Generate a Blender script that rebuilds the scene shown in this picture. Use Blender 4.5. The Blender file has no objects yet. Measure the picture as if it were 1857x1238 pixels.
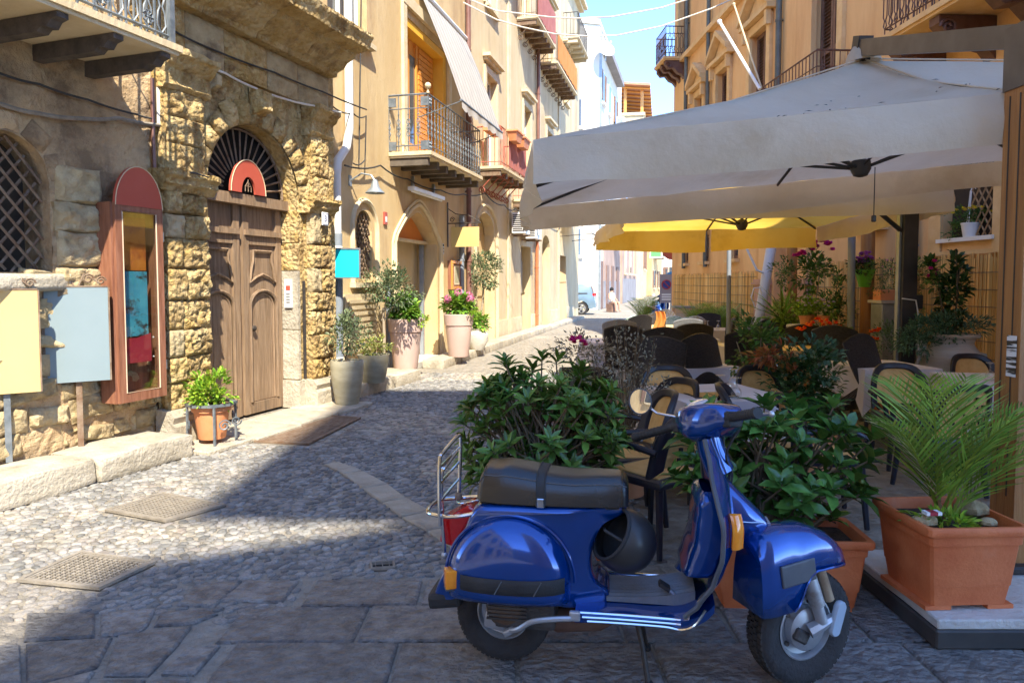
import bpy, bmesh, math, random
from mathutils import Vector, Matrix, noise
R = math.radians
rnd = random.Random(7)
scene = bpy.context.scene
COL = scene.collection

# ------------------------------------------------------------------ camera
F_PX, CAM_H, PITCH = 1280.0, 1.6, R(3)
HORIZON = 512.0
C_V = HORIZON + F_PX * math.tan(PITCH)
cam_d = bpy.data.cameras.new('camera')
cam_d.sensor_width = 36.0
cam_d.lens = 36.0 * F_PX / 1857.0
cam_d.shift_y = -(619.0 - C_V) / 1857.0
cam_d.clip_start, cam_d.clip_end = 0.05, 2000
cam = bpy.data.objects.new('camera', cam_d)
COL.objects.link(cam)
cam.location = (0, 0, CAM_H)
cam.rotation_euler = (R(90) - PITCH, 0, 0)
scene.camera = cam

# ------------------------------------------------------------------ sky and sun
LIGHT = Vector((-0.22, 0.84, -1.0)).normalized()      # the way sunlight travels
world = bpy.data.worlds.new('World')
scene.world = world
world.use_nodes = True
wn = world.node_tree
sky = wn.nodes.new('ShaderNodeTexSky')
sky.sky_type = 'NISHITA'
sky.sun_disc = False
sky.sun_elevation = math.asin(-LIGHT.z)
sky.sun_rotation = math.atan2(-LIGHT.x, -LIGHT.y)
sky.altitude = 3000
sky.air_density = 0.75
sky.dust_density = 0.0
sky.ozone_density = 5.5
wn.nodes['Background'].inputs['Strength'].default_value = 0.15
wn.links.new(sky.outputs['Color'], wn.nodes['Background'].inputs['Color'])
sun_d = bpy.data.lights.new('sun', 'SUN')
sun_d.energy = 2.0
sun_d.angle = R(0.5)
sun_d.color = (1.0, 0.92, 0.76)
sun = bpy.data.objects.new('sun', sun_d)
COL.objects.link(sun)
sun.rotation_euler = LIGHT.to_track_quat('-Z', 'Y').to_euler()
vs = scene.view_settings
vs.view_transform = 'Standard'
vs.look = 'None'
vs.gamma = 1.0
vs.exposure = 2.58
vs.use_curve_mapping = False
scene.cycles.max_bounces = 8
scene.cycles.diffuse_bounces = 5
scene.cycles.transparent_max_bounces = 12

# ------------------------------------------------------------------ pixel of the photograph -> place in the street
def ray(u, v):
    a = (u - 928.5) / F_PX; b = (C_V - v) / F_PX
    return Vector((a, math.cos(PITCH) + math.sin(PITCH) * b, -math.sin(PITCH) + math.cos(PITCH) * b))
def G(u, v, z=0.0):
    r = ray(u, v); return Vector((0, 0, CAM_H)) + r * ((z - CAM_H) / r.z)
def D(u, v, Y):
    r = ray(u, v); return Vector((0, 0, CAM_H)) + r * (Y / r.y)

# ------------------------------------------------------------------ materials
def lin(c):
    return tuple(((x / 255.0 + 0.055) / 1.055) ** 2.4 if x > 10 else x / 255.0 / 12.92 for x in c)
def _n(nt, t, **k):
    n = nt.nodes.new(t)
    for a, b in k.items():
        setattr(n, a, b)
    return n
def mat(name, c1, c2=None, c3=None, sc=6.0, rough=0.75, bump=0.0, bsc=40.0, metal=0.0, stretch=(1, 1, 1), rand=0.0,
        coat=0.0, trans=0.0, spec=0.5, c3lo=0.55, c3hi=0.7, c3sc=1.3, detail=6.0, vor=0.0, vsc=10.0, emit=None, wave=None, lo=0.35, hi=0.65, c3stretch=None, island=0.0, hue=0.0):
    m = bpy.data.materials.new(name); m.use_nodes = True
    nt = m.node_tree; L = nt.links.new
    b = nt.nodes['Principled BSDF']
    c2 = c2 or c1
    tc = _n(nt, 'ShaderNodeTexCoord'); oi = _n(nt, 'ShaderNodeObjectInfo')
    ad = _n(nt, 'ShaderNodeVectorMath', operation='MULTIPLY_ADD')
    cb = _n(nt, 'ShaderNodeCombineXYZ')
    for i in range(3): L(oi.outputs['Random'], cb.inputs[i])
    L(cb.outputs[0], ad.inputs[0]); ad.inputs[1].default_value = (13.7, 7.1, 19.3); L(tc.outputs['Object'], ad.inputs[2])
    mp = _n(nt, 'ShaderNodeMapping'); mp.inputs['Scale'].default_value = stretch
    L(ad.outputs[0], mp.inputs['Vector'])
    nz = _n(nt, 'ShaderNodeTexNoise'); nz.inputs['Scale'].default_value = sc; nz.inputs['Detail'].default_value = detail
    nz.inputs['Roughness'].default_value = 0.6
    L(mp.outputs[0], nz.inputs['Vector'])
    rp = _n(nt, 'ShaderNodeValToRGB')
    rp.color_ramp.elements[0].position = lo; rp.color_ramp.elements[1].position = hi
    rp.color_ramp.elements[0].color = (*c1, 1); rp.color_ramp.elements[1].color = (*c2, 1)
    L(nz.outputs['Fac'], rp.inputs['Fac'])
    col = rp.outputs['Color']
    if c3:
        n3 = _n(nt, 'ShaderNodeTexNoise'); n3.inputs['Scale'].default_value = c3sc; n3.inputs['Detail'].default_value = 8.0; n3.inputs['Roughness'].default_value = 0.65
        if c3stretch:
            mp3 = _n(nt, 'ShaderNodeMapping'); mp3.inputs['Scale'].default_value = c3stretch; L(ad.outputs[0], mp3.inputs['Vector']); L(mp3.outputs[0], n3.inputs['Vector'])
        else:
            L(mp.outputs[0], n3.inputs['Vector'])
        mr = _n(nt, 'ShaderNodeMapRange'); mr.inputs['From Min'].default_value = c3lo; mr.inputs['From Max'].default_value = c3hi
        L(n3.outputs['Fac'], mr.inputs['Value'])
        mx = _n(nt, 'ShaderNodeMix', data_type='RGBA'); L(mr.outputs[0], mx.inputs['Factor'])
        L(col, mx.inputs['A']); mx.inputs['B'].default_value = (*c3, 1); col = mx.outputs['Result']
    if rand:
        hs = _n(nt, 'ShaderNodeHueSaturation'); mr2 = _n(nt, 'ShaderNodeMapRange')
        mr2.inputs['To Min'].default_value = 1 - rand; mr2.inputs['To Max'].default_value = 1 + rand
        L(oi.outputs['Random'], mr2.inputs['Value']); L(mr2.outputs[0], hs.inputs['Value']); L(col, hs.inputs['Color']); col = hs.outputs['Color']
    if island:
        ge = _n(nt, 'ShaderNodeNewGeometry'); hs = _n(nt, 'ShaderNodeHueSaturation'); mr2 = _n(nt, 'ShaderNodeMapRange')
        mr2.inputs['To Min'].default_value = 1 - island; mr2.inputs['To Max'].default_value = 1 + island
        L(ge.outputs['Random Per Island'], mr2.inputs['Value']); L(mr2.outputs[0], hs.inputs['Value']); L(col, hs.inputs['Color']); col = hs.outputs['Color']
        if hue:
            wn2 = _n(nt, 'ShaderNodeTexWhiteNoise', noise_dimensions='1D'); L(ge.outputs['Random Per Island'], wn2.inputs['W'])
            mr3 = _n(nt, 'ShaderNodeMapRange'); mr3.inputs['To Min'].default_value = 0.5 - hue; mr3.inputs['To Max'].default_value = 0.5 + hue
            L(wn2.outputs['Value'], mr3.inputs['Value']); L(mr3.outputs[0], hs.inputs['Hue'])
    L(col, b.inputs['Base Color'])
    b.inputs['Roughness'].default_value = rough; b.inputs['Metallic'].default_value = metal
    b.inputs['Specular IOR Level'].default_value = spec
    if coat:
        b.inputs['Coat Weight'].default_value = coat; b.inputs['Coat Roughness'].default_value = 0.05
    h = None
    if bump:
        nb = _n(nt, 'ShaderNodeTexNoise'); nb.inputs['Scale'].default_value = bsc; nb.inputs['Detail'].default_value = 8.0; nb.inputs['Roughness'].default_value = 0.62
        L(mp.outputs[0], nb.inputs['Vector']); h = nb.outputs['Fac']
        if vor:
            v = _n(nt, 'ShaderNodeTexVoronoi'); v.inputs['Scale'].default_value = vsc; L(mp.outputs[0], v.inputs['Vector'])
            ma = _n(nt, 'ShaderNodeMath', operation='MULTIPLY_ADD'); L(v.outputs['Distance'], ma.inputs[0]); ma.inputs[1].default_value = -vor; L(h, ma.inputs[2]); h = ma.outputs[0]
        if wave:
            w = _n(nt, 'ShaderNodeTexWave'); w.inputs['Scale'].default_value = wave[0]; w.inputs['Distortion'].default_value = wave[1]; w.bands_direction = wave[2]
            L(ad.outputs[0], w.inputs['Vector'])
            ma = _n(nt, 'ShaderNodeMath', operation='MULTIPLY_ADD'); L(w.outputs['Fac'], ma.inputs[0]); ma.inputs[1].default_value = wave[3]; L(h, ma.inputs[2]); h = ma.outputs[0]
        bp = _n(nt, 'ShaderNodeBump'); bp.inputs['Strength'].default_value = min(bump, 1.0); bp.inputs['Distance'].default_value = 0.02 * max(bump, 1.0)
        L(h, bp.inputs['Height']); L(bp.outputs[0], b.inputs['Normal'])
    if emit:
        b.inputs['Emission Color'].default_value = (*c1, 1); b.inputs['Emission Strength'].default_value = emit
    if trans:
        out = nt.nodes['Material Output']
        tr = _n(nt, 'ShaderNodeBsdfTranslucent'); L(col, tr.inputs['Color'])
        ms = _n(nt, 'ShaderNodeMixShader'); ms.inputs['Fac'].default_value = trans
        L(b.outputs[0], ms.inputs[1]); L(tr.outputs[0], ms.inputs[2]); L(ms.outputs[0], out.inputs['Surface'])
    return m
def glass(name, tint=(1, 1, 1), alpha=0.12, rough=0.03):
    m = bpy.data.materials.new(name); m.use_nodes = True; nt = m.node_tree
    out = nt.nodes['Material Output']; nt.nodes.remove(nt.nodes['Principled BSDF'])
    t = _n(nt, 'ShaderNodeBsdfTransparent'); t.inputs[0].default_value = (*tint, 1)
    g = _n(nt, 'ShaderNodeBsdfGlossy'); g.inputs['Roughness'].default_value = rough
    lw = _n(nt, 'ShaderNodeLayerWeight'); lw.inputs['Blend'].default_value = 0.2
    mr = _n(nt, 'ShaderNodeMapRange'); mr.inputs['To Min'].default_value = alpha; mr.inputs['To Max'].default_value = 0.6
    nt.links.new(lw.outputs['Facing'], mr.inputs['Value'])
    ms = _n(nt, 'ShaderNodeMixShader'); nt.links.new(mr.outputs[0], ms.inputs['Fac'])
    nt.links.new(t.outputs[0], ms.inputs[1]); nt.links.new(g.outputs[0], ms.inputs[2]); nt.links.new(ms.outputs[0], out.inputs['Surface'])
    return m

# ------------------------------------------------------------------ mesh collecting
class MB:
    def __init__(s): s.v = []; s.f = []
    def add(s, vs, fs):
        n = len(s.v); s.v.extend(vs); s.f.extend([tuple(i + n for i in f) for f in fs]); return s
    def box(s, x0, x1, y0, y1, z0, z1, M=None):
        vs = [Vector((x, y, z)) for z in (z0, z1) for y in (y0, y1) for x in (x0, x1)]
        if M: vs = [M @ p for p in vs]
        return s.add(vs, [(0, 2, 3, 1), (4, 5, 7, 6), (0, 1, 5, 4), (2, 6, 7, 3), (0, 4, 6, 2), (1, 3, 7, 5)])
    def tube(s, pts, r, n=6, close=False, cap=True):
        pts = [Vector(p) for p in pts]; k = len(pts); base = len(s.v); up = None
        rr = r if isinstance(r, (list, tuple)) else [r] * k
        for i, p in enumerate(pts):
            if close: t = pts[(i + 1) % k] - pts[i - 1]
            else: t = pts[min(i + 1, k - 1)] - pts[max(i - 1, 0)]
            if t.length < 1e-9: t = Vector((0, 0, 1))
            t.normalize()
            if up is None:
                up = Vector((0, 0, 1)) if abs(t.z) < 0.9 else Vector((1, 0, 0))
            a = t.cross(up)
            if a.length < 1e-6: a = t.orthogonal()
            a.normalize(); b = a.cross(t); up = b
            for j in range(n):
                w = 2 * math.pi * j / n
                s.v.append(p + (a * math.cos(w) + b * math.sin(w)) * rr[i])
        for i in range(k if close else k - 1):
            for j in range(n):
                q = (i + 1) % k
                s.f.append((base + i * n + j, base + i * n + (j + 1) % n, base + q * n + (j + 1) % n, base + q * n + j))
        if cap and not close:
            s.f.append(tuple(base + j for j in range(n))[::-1]); s.f.append(tuple(base + (k - 1) * n + j for j in range(n)))
        return s
    def lathe(s, prof, n=20, c=(0, 0, 0), a0=0, a1=2 * math.pi, M=None):
        base = len(s.v); full = abs(a1 - a0 - 2 * math.pi) < 1e-6; m = n if full else n + 1
        for r, z in prof:
            for j in range(m):
                w = a0 + (a1 - a0) * j / n
                p = Vector((c[0] + r * math.cos(w), c[1] + r * math.sin(w), c[2] + z)); s.v.append(M @ p if M else p)
        for i in range(len(prof) - 1):
            for j in range(n):
                q = (j + 1) % m
                s.f.append((base + i * m + j, base + i * m + q, base + (i + 1) * m + q, base + (i + 1) * m + j))
        return s
    def grid(s, fn, nu, nv, closeu=False):
        base = len(s.v)
        for i in range(nu + (0 if closeu else 1)):
            for j in range(nv + 1): s.v.append(Vector(fn(i / nu, j / nv)))
        w = nv + 1; k = nu if closeu else nu + 1
        for i in range(nu):
            for j in range(nv):
                q = (i + 1) % k
                s.f.append((base + i * w + j, base + q * w + j, base + q * w + j + 1, base + i * w + j + 1))
        return s
    def prism(s, poly, d, M=None):
        n = len(poly)
        vs = [Vector((p[0], 0, p[1])) for p in poly] + [Vector((p[0], d, p[1])) for p in poly]   # outline in x,z pushed along y
        if M: vs = [M @ p for p in vs]
        return s.add(vs, [tuple(range(n)), tuple(range(2 * n - 1, n - 1, -1))] + [(i, i + n, (i + 1) % n + n, (i + 1) % n) for i in range(n)])
    def ball(s, c, r, nu=10, nv=6, sq=(1, 1, 1)):
        c = Vector(c)
        return s.lathe([(max(r * math.sin(math.pi * i / nv), 1e-4), -r * math.cos(math.pi * i / nv)) for i in range(nv + 1)], nu,
                       M=Matrix.Translation(c) @ Matrix.Diagonal((sq[0], sq[1], sq[2], 1)))
    def mesh(s, name, m=None, smooth=False, ang=40):
        me = bpy.data.meshes.new(name); me.from_pydata([tuple(p) for p in s.v], [], s.f)
        if m: me.materials.append(m)
        if smooth:
            me.polygons.foreach_set('use_smooth', [True] * len(me.polygons))
            if ang < 180: me.set_sharp_from_angle(angle=R(ang))
        me.update(); return me
    def build(s, name, m, parent=None, smooth=False, ang=40, loc=None, fix=True):
        me = s.mesh(name, m, False)
        if fix:
            bm = bmesh.new(); bm.from_mesh(me); bmesh.ops.recalc_face_normals(bm, faces=bm.faces); bm.to_mesh(me); bm.free()
        if smooth:
            me.polygons.foreach_set('use_smooth', [True] * len(me.polygons))
            if ang < 180: me.set_sharp_from_angle(angle=R(ang))
        return link(name, me, parent, loc)
def link(name, me, parent=None, loc=None, M=None):
    o = bpy.data.objects.new(name, me); COL.objects.link(o)
    if parent: o.parent = parent
    if M is not None: o.matrix_local = M
    elif loc is not None: o.location = loc
    return o
def tag(o, label=None, cat=None, group=None, kind=None):
    for k, v in (('label', label), ('category', cat), ('group', group), ('kind', kind)):
        if v: o[k] = v
    return o
def thing(name, label, cat, loc=(0, 0, 0), rz=0.0, group=None, sc=1.0):
    o = bpy.data.objects.new(name, None); COL.objects.link(o); o.empty_display_size = 0.1
    o.location = loc; o.rotation_euler = (0, 0, rz); o.scale = (sc, sc, sc)
    return tag(o, label, cat, group)
def kids(o): return [c for c in bpy.data.objects if c.parent == o]
def copy_thing(root, loc=None, rz=None, label=None, sc=None):
    r = root.copy(); COL.objects.link(r)
    if loc is not None: r.location = loc
    if rz is not None: r.rotation_euler = (0, 0, rz)
    if sc: r.scale = (sc, sc, sc)
    if label: r['label'] = label
    for ch in KIDS(root):
        c = ch.copy(); COL.objects.link(c); c.parent = r
        for g in KIDS(ch):
            d = g.copy(); COL.objects.link(d); d.parent = c
    return r
def KIDS(o): return list(o.children)
def TM(x, y, z): return Matrix.Translation((x, y, z))
def RZ(a): return Matrix.Rotation(a, 4, 'Z')
def RX(a): return Matrix.Rotation(a, 4, 'X')
def RY(a): return Matrix.Rotation(a, 4, 'Y')

def beveled(name, m, sx, sy, sz, b=0.01, seg=1, rough=0.0, sub=0, seed=0, nsc=3.0, smooth=False):
    """mesh: a box centred on its base with worn edges and, if asked, an uneven surface"""
    bm = bmesh.new(); bmesh.ops.create_cube(bm, size=1.0)
    for v in bm.verts: v.co = Vector((v.co.x * sx, v.co.y * sy, (v.co.z + 0.5) * sz))
    if b: bmesh.ops.bevel(bm, geom=bm.edges[:], offset=b, segments=seg, affect='EDGES', profile=0.6)
    if sub: bmesh.ops.subdivide_edges(bm, edges=bm.edges[:], cuts=sub, use_grid_fill=True)
    if rough:
        o = Vector((seed * 3.1, seed * 1.7, seed * 0.9))
        for v in bm.verts:
            v.co += Vector((noise.noise(v.co * nsc + o), noise.noise(v.co * nsc + o + Vector((9, 0, 0))), noise.noise(v.co * nsc + o + Vector((0, 9, 0))))) * rough
    me = bpy.data.meshes.new(name); bm.to_mesh(me); bm.free()
    if smooth:
        me.polygons.foreach_set('use_smooth', [True] * len(me.polygons)); me.set_sharp_from_angle(angle=R(50))
    me.materials.append(m); return me

def wall_mesh(s0, s1, z0, z1, openings, sg, step=0.25, depth=0.3, bump=None):
    """wall face in (s, out, z); openings: (sa, sb, za, zspring, rise) with an arched (or flat, rise 0) head"""
    mb = MB()
    cuts = {s0, s1}
    for (a, b, za, zs, ri, *_) in openings:
        n = 16 if ri else 1
        for i in range(n + 1): cuts.add(a + (b - a) * i / n)
    base = sorted(cuts); cs = [base[0]]
    for c in base[1:]:
        k = max(1, int(math.ceil((c - cs[-1]) / step))); p = cs[-1]
        for i in range(1, k + 1): cs.append(p + (c - p) * i / k)
    def head(o, s):
        a, b, za, zs, ri = o[:5]
        if not ri: return zs
        x = (s - (a + b) / 2) / ((b - a) / 2); x = max(-1, min(1, x))
        if len(o) > 5 and o[5] == 'p':
            return zs + ri * (1 - abs(x) ** 1.55)
        return zs + ri * math.sqrt(max(0, 1 - x * x))
    def P(s, z, y=0.0):
        if bump and y == 0.0: y = bump(s, z)
        return Vector((s, y * sg, z))
    for a, b in zip(cs[:-1], cs[1:]):
        mid = (a + b) / 2; hs = sorted([o for o in openings if o[0] < mid < o[1]], key=lambda o: o[2])
        spans = []; lo = (z0, z0)
        for o in hs:
            spans.append((lo, (o[2], o[2]))); lo = (head(o, a), head(o, b))
        spans.append((lo, (z1, z1)))
        for (la, lb), (ha, hb) in spans:
            if max(ha - la, hb - lb) < 1e-4: continue
            k = max(1, int(math.ceil(max(ha - la, hb - lb) / step)))
            for i in range(k):
                t0, t1 = i / k, (i + 1) / k
                mb.add([P(a, la + (ha - la) * t0), P(b, lb + (hb - lb) * t0), P(b, lb + (hb - lb) * t1), P(a, la + (ha - la) * t1)], [(0, 1, 2, 3)])
        for o in hs:
            dp = o[6] if len(o) > 6 else depth
            mb.add([P(a, head(o, a)), P(b, head(o, b)), P(b, head(o, b), -dp), P(a, head(o, a), -dp)], [(0, 1, 2, 3)])
            if o[2] > z0 + 1e-3:
                mb.add([P(a, o[2]), P(b, o[2]), P(b, o[2], -dp), P(a, o[2], -dp)], [(3, 2, 1, 0)])
    for o in openings:
        dp = o[6] if len(o) > 6 else depth
        for s in (o[0], o[1]):
            z2 = head(o, s); k = 6
            for i in range(k):
                za, zb = o[2] + (z2 - o[2]) * i / k, o[2] + (z2 - o[2]) * (i + 1) / k
                mb.add([P(s, za), P(s, zb), P(s, zb, -dp), P(s, za, -dp)], [(0, 1, 2, 3)])
    return mb
def weld(me, d=1e-4):
    bm = bmesh.new(); bm.from_mesh(me); bmesh.ops.remove_doubles(bm, verts=bm.verts, dist=d); bmesh.ops.recalc_face_normals(bm, faces=bm.faces); bm.to_mesh(me); bm.free()

class Wall:
    """a building front: x along the front (away from the camera), out = towards the street, z up"""
    def __init__(s, a, m, side, name, label, cat='building'):
        s.a, s.m, s.sg = a, m, (-1 if side == 'L' else 1)
        s.th = math.atan2(1, m)
        s.root = thing(name, label, cat, (a, 0, 0), s.th)
    def at(s, u, v, out=0.0):
        n = math.hypot(1, s.m); a2 = s.a + (out if s.sg < 0 else -out) * n
        r = ray(u, v); t = a2 / (r.x - s.m * r.y); p = r * t + Vector((0, 0, CAM_H))
        return (p.x - s.a) * math.cos(s.th) + p.y * math.sin(s.th), p.z
    def P(s, a, out, z): return Vector((a, out * s.sg, z))
    def W(s, a, out, z):
        return s.root_matrix() @ s.P(a, out, z)
    def root_matrix(s): return TM(s.a, 0, 0) @ RZ(s.th)
    def box(s, mb, a0, a1, o0, o1, z0, z1):
        y = sorted((o0 * s.sg, o1 * s.sg)); return mb.box(a0, a1, y[0], y[1], z0, z1)
    def part(s, name, m, boxes, parent=None, **k):
        mb = MB()
        for b in boxes: s.box(mb, *b)
        return mb.build(name, m, parent or s.root, **k)
    def tube(s, name, m, pts, r, parent=None, n=6, **k):
        return MB().tube([s.P(*p) for p in pts], r, n, **k).build(name, m, parent or s.root, smooth=True)

# ------------------------------------------------------------------ the materials of the place
M_gold = mat('golden_stone', (0.464, 0.301, 0.096), (0.619, 0.464, 0.231), (0.241, 0.146, 0.058), sc=5, rough=0.95, bump=2.6, bsc=26, rand=0.10, c3lo=0.50, c3hi=0.68, c3sc=3.2, vor=0.9, vsc=18)
M_grey_stone = mat('weathered_stone', (0.36, 0.27, 0.14), (0.54, 0.43, 0.25), (0.19, 0.14, 0.09), sc=5, rough=0.95, bump=1.5, bsc=20, rand=0.14, c3sc=2.0, vor=0.6, vsc=16)
M_oldplaster = mat('peeling_plaster', (0.482, 0.324, 0.170), (0.666, 0.486, 0.279), (0.241, 0.162, 0.091), sc=3.2, rough=0.95, bump=2.2, bsc=18, c3lo=0.46, c3hi=0.60, c3sc=1.6)
M_rubble_mortar = mat('rubble_mortar', (0.24, 0.19, 0.13), (0.36, 0.29, 0.21), sc=7, rough=1, bump=1.5, bsc=25)
M_cream = mat('cream_plaster', (0.528, 0.370, 0.176), (0.616, 0.466, 0.255), (0.387, 0.255, 0.132), sc=2.2, rough=0.9, bump=0.5, bsc=30, stretch=(1, 1, 0.3), c3lo=0.50, c3hi=0.72, c3sc=1.3, lo=.3, hi=.7)
M_cream2 = mat('pale_plaster', (0.546, 0.422, 0.238), (0.634, 0.519, 0.326), (0.405, 0.299, 0.176), sc=2.2, rough=0.9, bump=0.5, bsc=30, stretch=(1, 1, 0.3), c3lo=0.50, c3hi=0.72, lo=.3, hi=.7)
M_trim = mat('pale_stone_trim', (0.581, 0.466, 0.282), (0.669, 0.563, 0.378), sc=4, rough=0.85, bump=0.3, bsc=30, rand=0.05)
M_orange = mat('ochre_plaster', (0.70, 0.41, 0.17), (0.82, 0.53, 0.25), (0.58, 0.31, 0.13), sc=2.0, rough=0.9, bump=0.4, bsc=25, stretch=(1, 1, 0.2), c3lo=0.5, c3hi=0.72, lo=.3, hi=.7)
M_ochtrim = mat('ochre_stone_trim', (0.66, 0.42, 0.18), (0.76, 0.53, 0.26), sc=4, rough=0.85, bump=0.4, bsc=30, rand=0.05)
M_pinkwall = mat('rose_plaster', (0.46, 0.26, 0.17), (0.55, 0.34, 0.24), sc=2, rough=0.9, bump=0.3, bsc=25)
M_white = mat('white_plaster', (0.619, 0.582, 0.499), (0.686, 0.648, 0.569), (0.502, 0.451, 0.358), sc=0.7, rough=0.9, bump=0.2, bsc=20, stretch=(1, 1, 0.3), c3lo=0.6, c3hi=0.85)
M_brownwall = mat('brown_plaster', (0.33, 0.22, 0.16), (0.42, 0.29, 0.22), sc=1, rough=0.9, bump=0.3, bsc=20)
M_greywall = mat('grey_dado', (0.22, 0.20, 0.20), (0.30, 0.28, 0.27), sc=1, rough=0.9)
M_street = mat('street_mortar', (0.27, 0.24, 0.19), (0.40, 0.35, 0.28), (0.46, 0.40, 0.32), sc=9, rough=0.9, bump=1.5, bsc=60, vor=1.6, vsc=13, c3sc=0.7)
M_ground = mat('bare_ground', (0.20, 0.18, 0.15), (0.28, 0.25, 0.21), sc=3, rough=1)
M_slab = mat('basalt_slab', (0.17, 0.16, 0.155), (0.38, 0.36, 0.335), (0.40, 0.33, 0.25), sc=13, rough=0.42, bump=4.5, bsc=30, vor=.5, vsc=26, rand=0.22, stretch=(0.9, 1.2, 1), c3lo=0.58, c3hi=0.75, c3sc=1.6)
M_pebble = mat('river_pebble', (0.17, 0.16, 0.15), (0.33, 0.30, 0.26), (0.40, 0.30, 0.20), sc=2.5, rough=0.6, bump=0.5, bsc=60, rand=0.35, c3lo=0.55, c3hi=0.75, c3sc=1.2)
M_pebbles = mat('river_pebbles', (0.15, 0.146, 0.138), (0.28, 0.265, 0.24), (0.42, 0.34, 0.24), sc=4, rough=0.6, bump=0.5, bsc=60, island=0.40, hue=0.02, c3lo=0.52, c3hi=0.72, c3sc=0.8)
M_palestone = mat('pale_kerb_stone', (0.391, 0.340, 0.255), (0.527, 0.468, 0.365), (0.272, 0.230, 0.170), sc=5, rough=0.9, bump=1.2, bsc=26, rand=0.10, c3lo=0.56, c3hi=0.72, c3sc=2.0)
M_whitestone = mat('white_band_stone', (0.468, 0.442, 0.391), (0.578, 0.552, 0.493), sc=6, rough=0.7, bump=0.8, bsc=30, rand=0.1)
M_iron = mat('dark_iron', (0.035, 0.033, 0.032), (0.075, 0.06, 0.05), sc=12, rough=0.55, metal=0.4, bump=0.2, bsc=60)
M_rust = mat('rusty_iron', (0.16, 0.09, 0.05), (0.26, 0.19, 0.13), (0.09, 0.07, 0.06), sc=10, rough=0.8, bump=0.4, bsc=50)
M_greyiron = mat('grey_painted_iron', (0.10, 0.12, 0.135), (0.19, 0.21, 0.225), (0.20, 0.13, 0.085), sc=10, rough=0.5, metal=0.2, c3lo=0.62, c3hi=0.72, c3sc=6)
M_castiron = mat('cast_iron_cover', (0.26, 0.225, 0.18), (0.40, 0.35, 0.28), sc=9, rough=0.6, metal=0.3, bump=0.4, bsc=60)
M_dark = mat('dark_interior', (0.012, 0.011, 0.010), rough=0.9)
M_dim = mat('dim_interior', (0.035, 0.027, 0.02), (0.06, 0.045, 0.03), sc=2, rough=0.9)
M_oldwood = mat('grey_brown_door_wood', (0.20, 0.125, 0.07), (0.32, 0.215, 0.13), (0.142, 0.098, 0.063), sc=5, rough=0.75, bump=0.5, bsc=18, stretch=(6, 6, 0.5), rand=0.07)
M_casewood = mat('red_brown_case_wood', (0.20, 0.075, 0.04), (0.32, 0.14, 0.08), sc=5, rough=0.55, bump=0.3, bsc=16, stretch=(6, 6, 0.6))
M_orangewood = mat('varnished_orange_wood', (0.62, 0.24, 0.04), (0.72, 0.33, 0.07), sc=4, rough=0.4, bump=0.15, bsc=18, stretch=(6, 6, 0.5))
M_yellowwood = mat('yellow_painted_wood', (0.78, 0.42, 0.04), (0.82, 0.48, 0.06), sc=4, rough=0.45)
M_postwood = mat('brown_post_wood', (0.28, 0.115, 0.03), (0.40, 0.18, 0.05), (0.24, 0.10, 0.03), sc=4, rough=0.5, bump=0.3, bsc=14, stretch=(5, 5, 0.35))
M_louvre = mat('brown_shutter_wood', (0.16, 0.085, 0.055), (0.23, 0.13, 0.085), sc=6, rough=0.7, rand=0.08)
M_glass = glass('clear_glass', (0.95, 0.97, 0.96), 0.06)
M_pane = mat('window_pane', (0.05, 0.06, 0.07), (0.09, 0.10, 0.11), sc=1, rough=0.05, spec=0.8)
M_terra = mat('terracotta_plastic', (0.56, 0.13, 0.035), (0.67, 0.19, 0.06), (0.54, 0.26, 0.16), sc=5, rough=0.6, bump=0.25, bsc=60, c3lo=0.62, c3hi=0.88, c3sc=3.5, c3stretch=(1, 1, .4))
M_terra2 = mat('orange_terracotta', (0.66, 0.25, 0.10), (0.74, 0.32, 0.15), sc=4, rough=0.7, bump=0.15, bsc=50)
M_mauve = mat('mauve_plastic_pot', (0.50, 0.36, 0.31), (0.55, 0.40, 0.345), sc=2, rough=0.6)
M_olivepot = mat('olive_glazed_pot', (0.30, 0.27, 0.18), (0.42, 0.38, 0.27), (0.36, 0.38, 0.36), sc=3, rough=0.6, bump=0.2, bsc=30, stretch=(1, 1, 3))
M_jar = mat('banded_earthenware', (0.44, 0.36, 0.28), (0.58, 0.52, 0.45), (0.50, 0.52, 0.54), sc=3, rough=0.6, bump=0.4, bsc=10, stretch=(0.3, 0.3, 8), c3lo=0.45, c3hi=0.65, c3stretch=(0.5, 0.5, 3))
M_soil = mat('potting_soil', (0.045, 0.03, 0.02), (0.09, 0.065, 0.045), sc=20, rough=1, bump=1.5, bsc=60)
M_gravelw = mat('white_gravel', (0.55, 0.54, 0.52), (0.75, 0.74, 0.72), sc=40, rough=0.9, bump=2, bsc=60)
M_cable = mat('black_cable', (0.03, 0.03, 0.03), (0.06, 0.055, 0.05), sc=10, rough=0.7)
M_cablew = mat('pale_cable', (0.62, 0.57, 0.48), (0.70, 0.66, 0.57), sc=5, rough=0.7)
M_pipewhite = mat('white_painted_pipe', (0.72, 0.70, 0.64), (0.80, 0.78, 0.72), (0.56, 0.52, 0.45), sc=3, rough=0.5, c3lo=0.6, c3hi=0.8, stretch=(1, 1, 0.3))
M_pipegrey = mat('grey_blue_pipe', (0.19, 0.22, 0.26), (0.26, 0.29, 0.33), sc=4, rough=0.5)
M_pipebrown = mat('brown_pipe', (0.16, 0.07, 0.055), (0.22, 0.11, 0.08), sc=4, rough=0.5)
M_pipecopper = mat('copper_red_pipe', (0.42, 0.13, 0.05), (0.50, 0.18, 0.08), sc=4, rough=0.5)
M_whitepaint = mat('white_paint', (0.78, 0.78, 0.76), (0.82, 0.82, 0.80), sc=3, rough=0.45)
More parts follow.
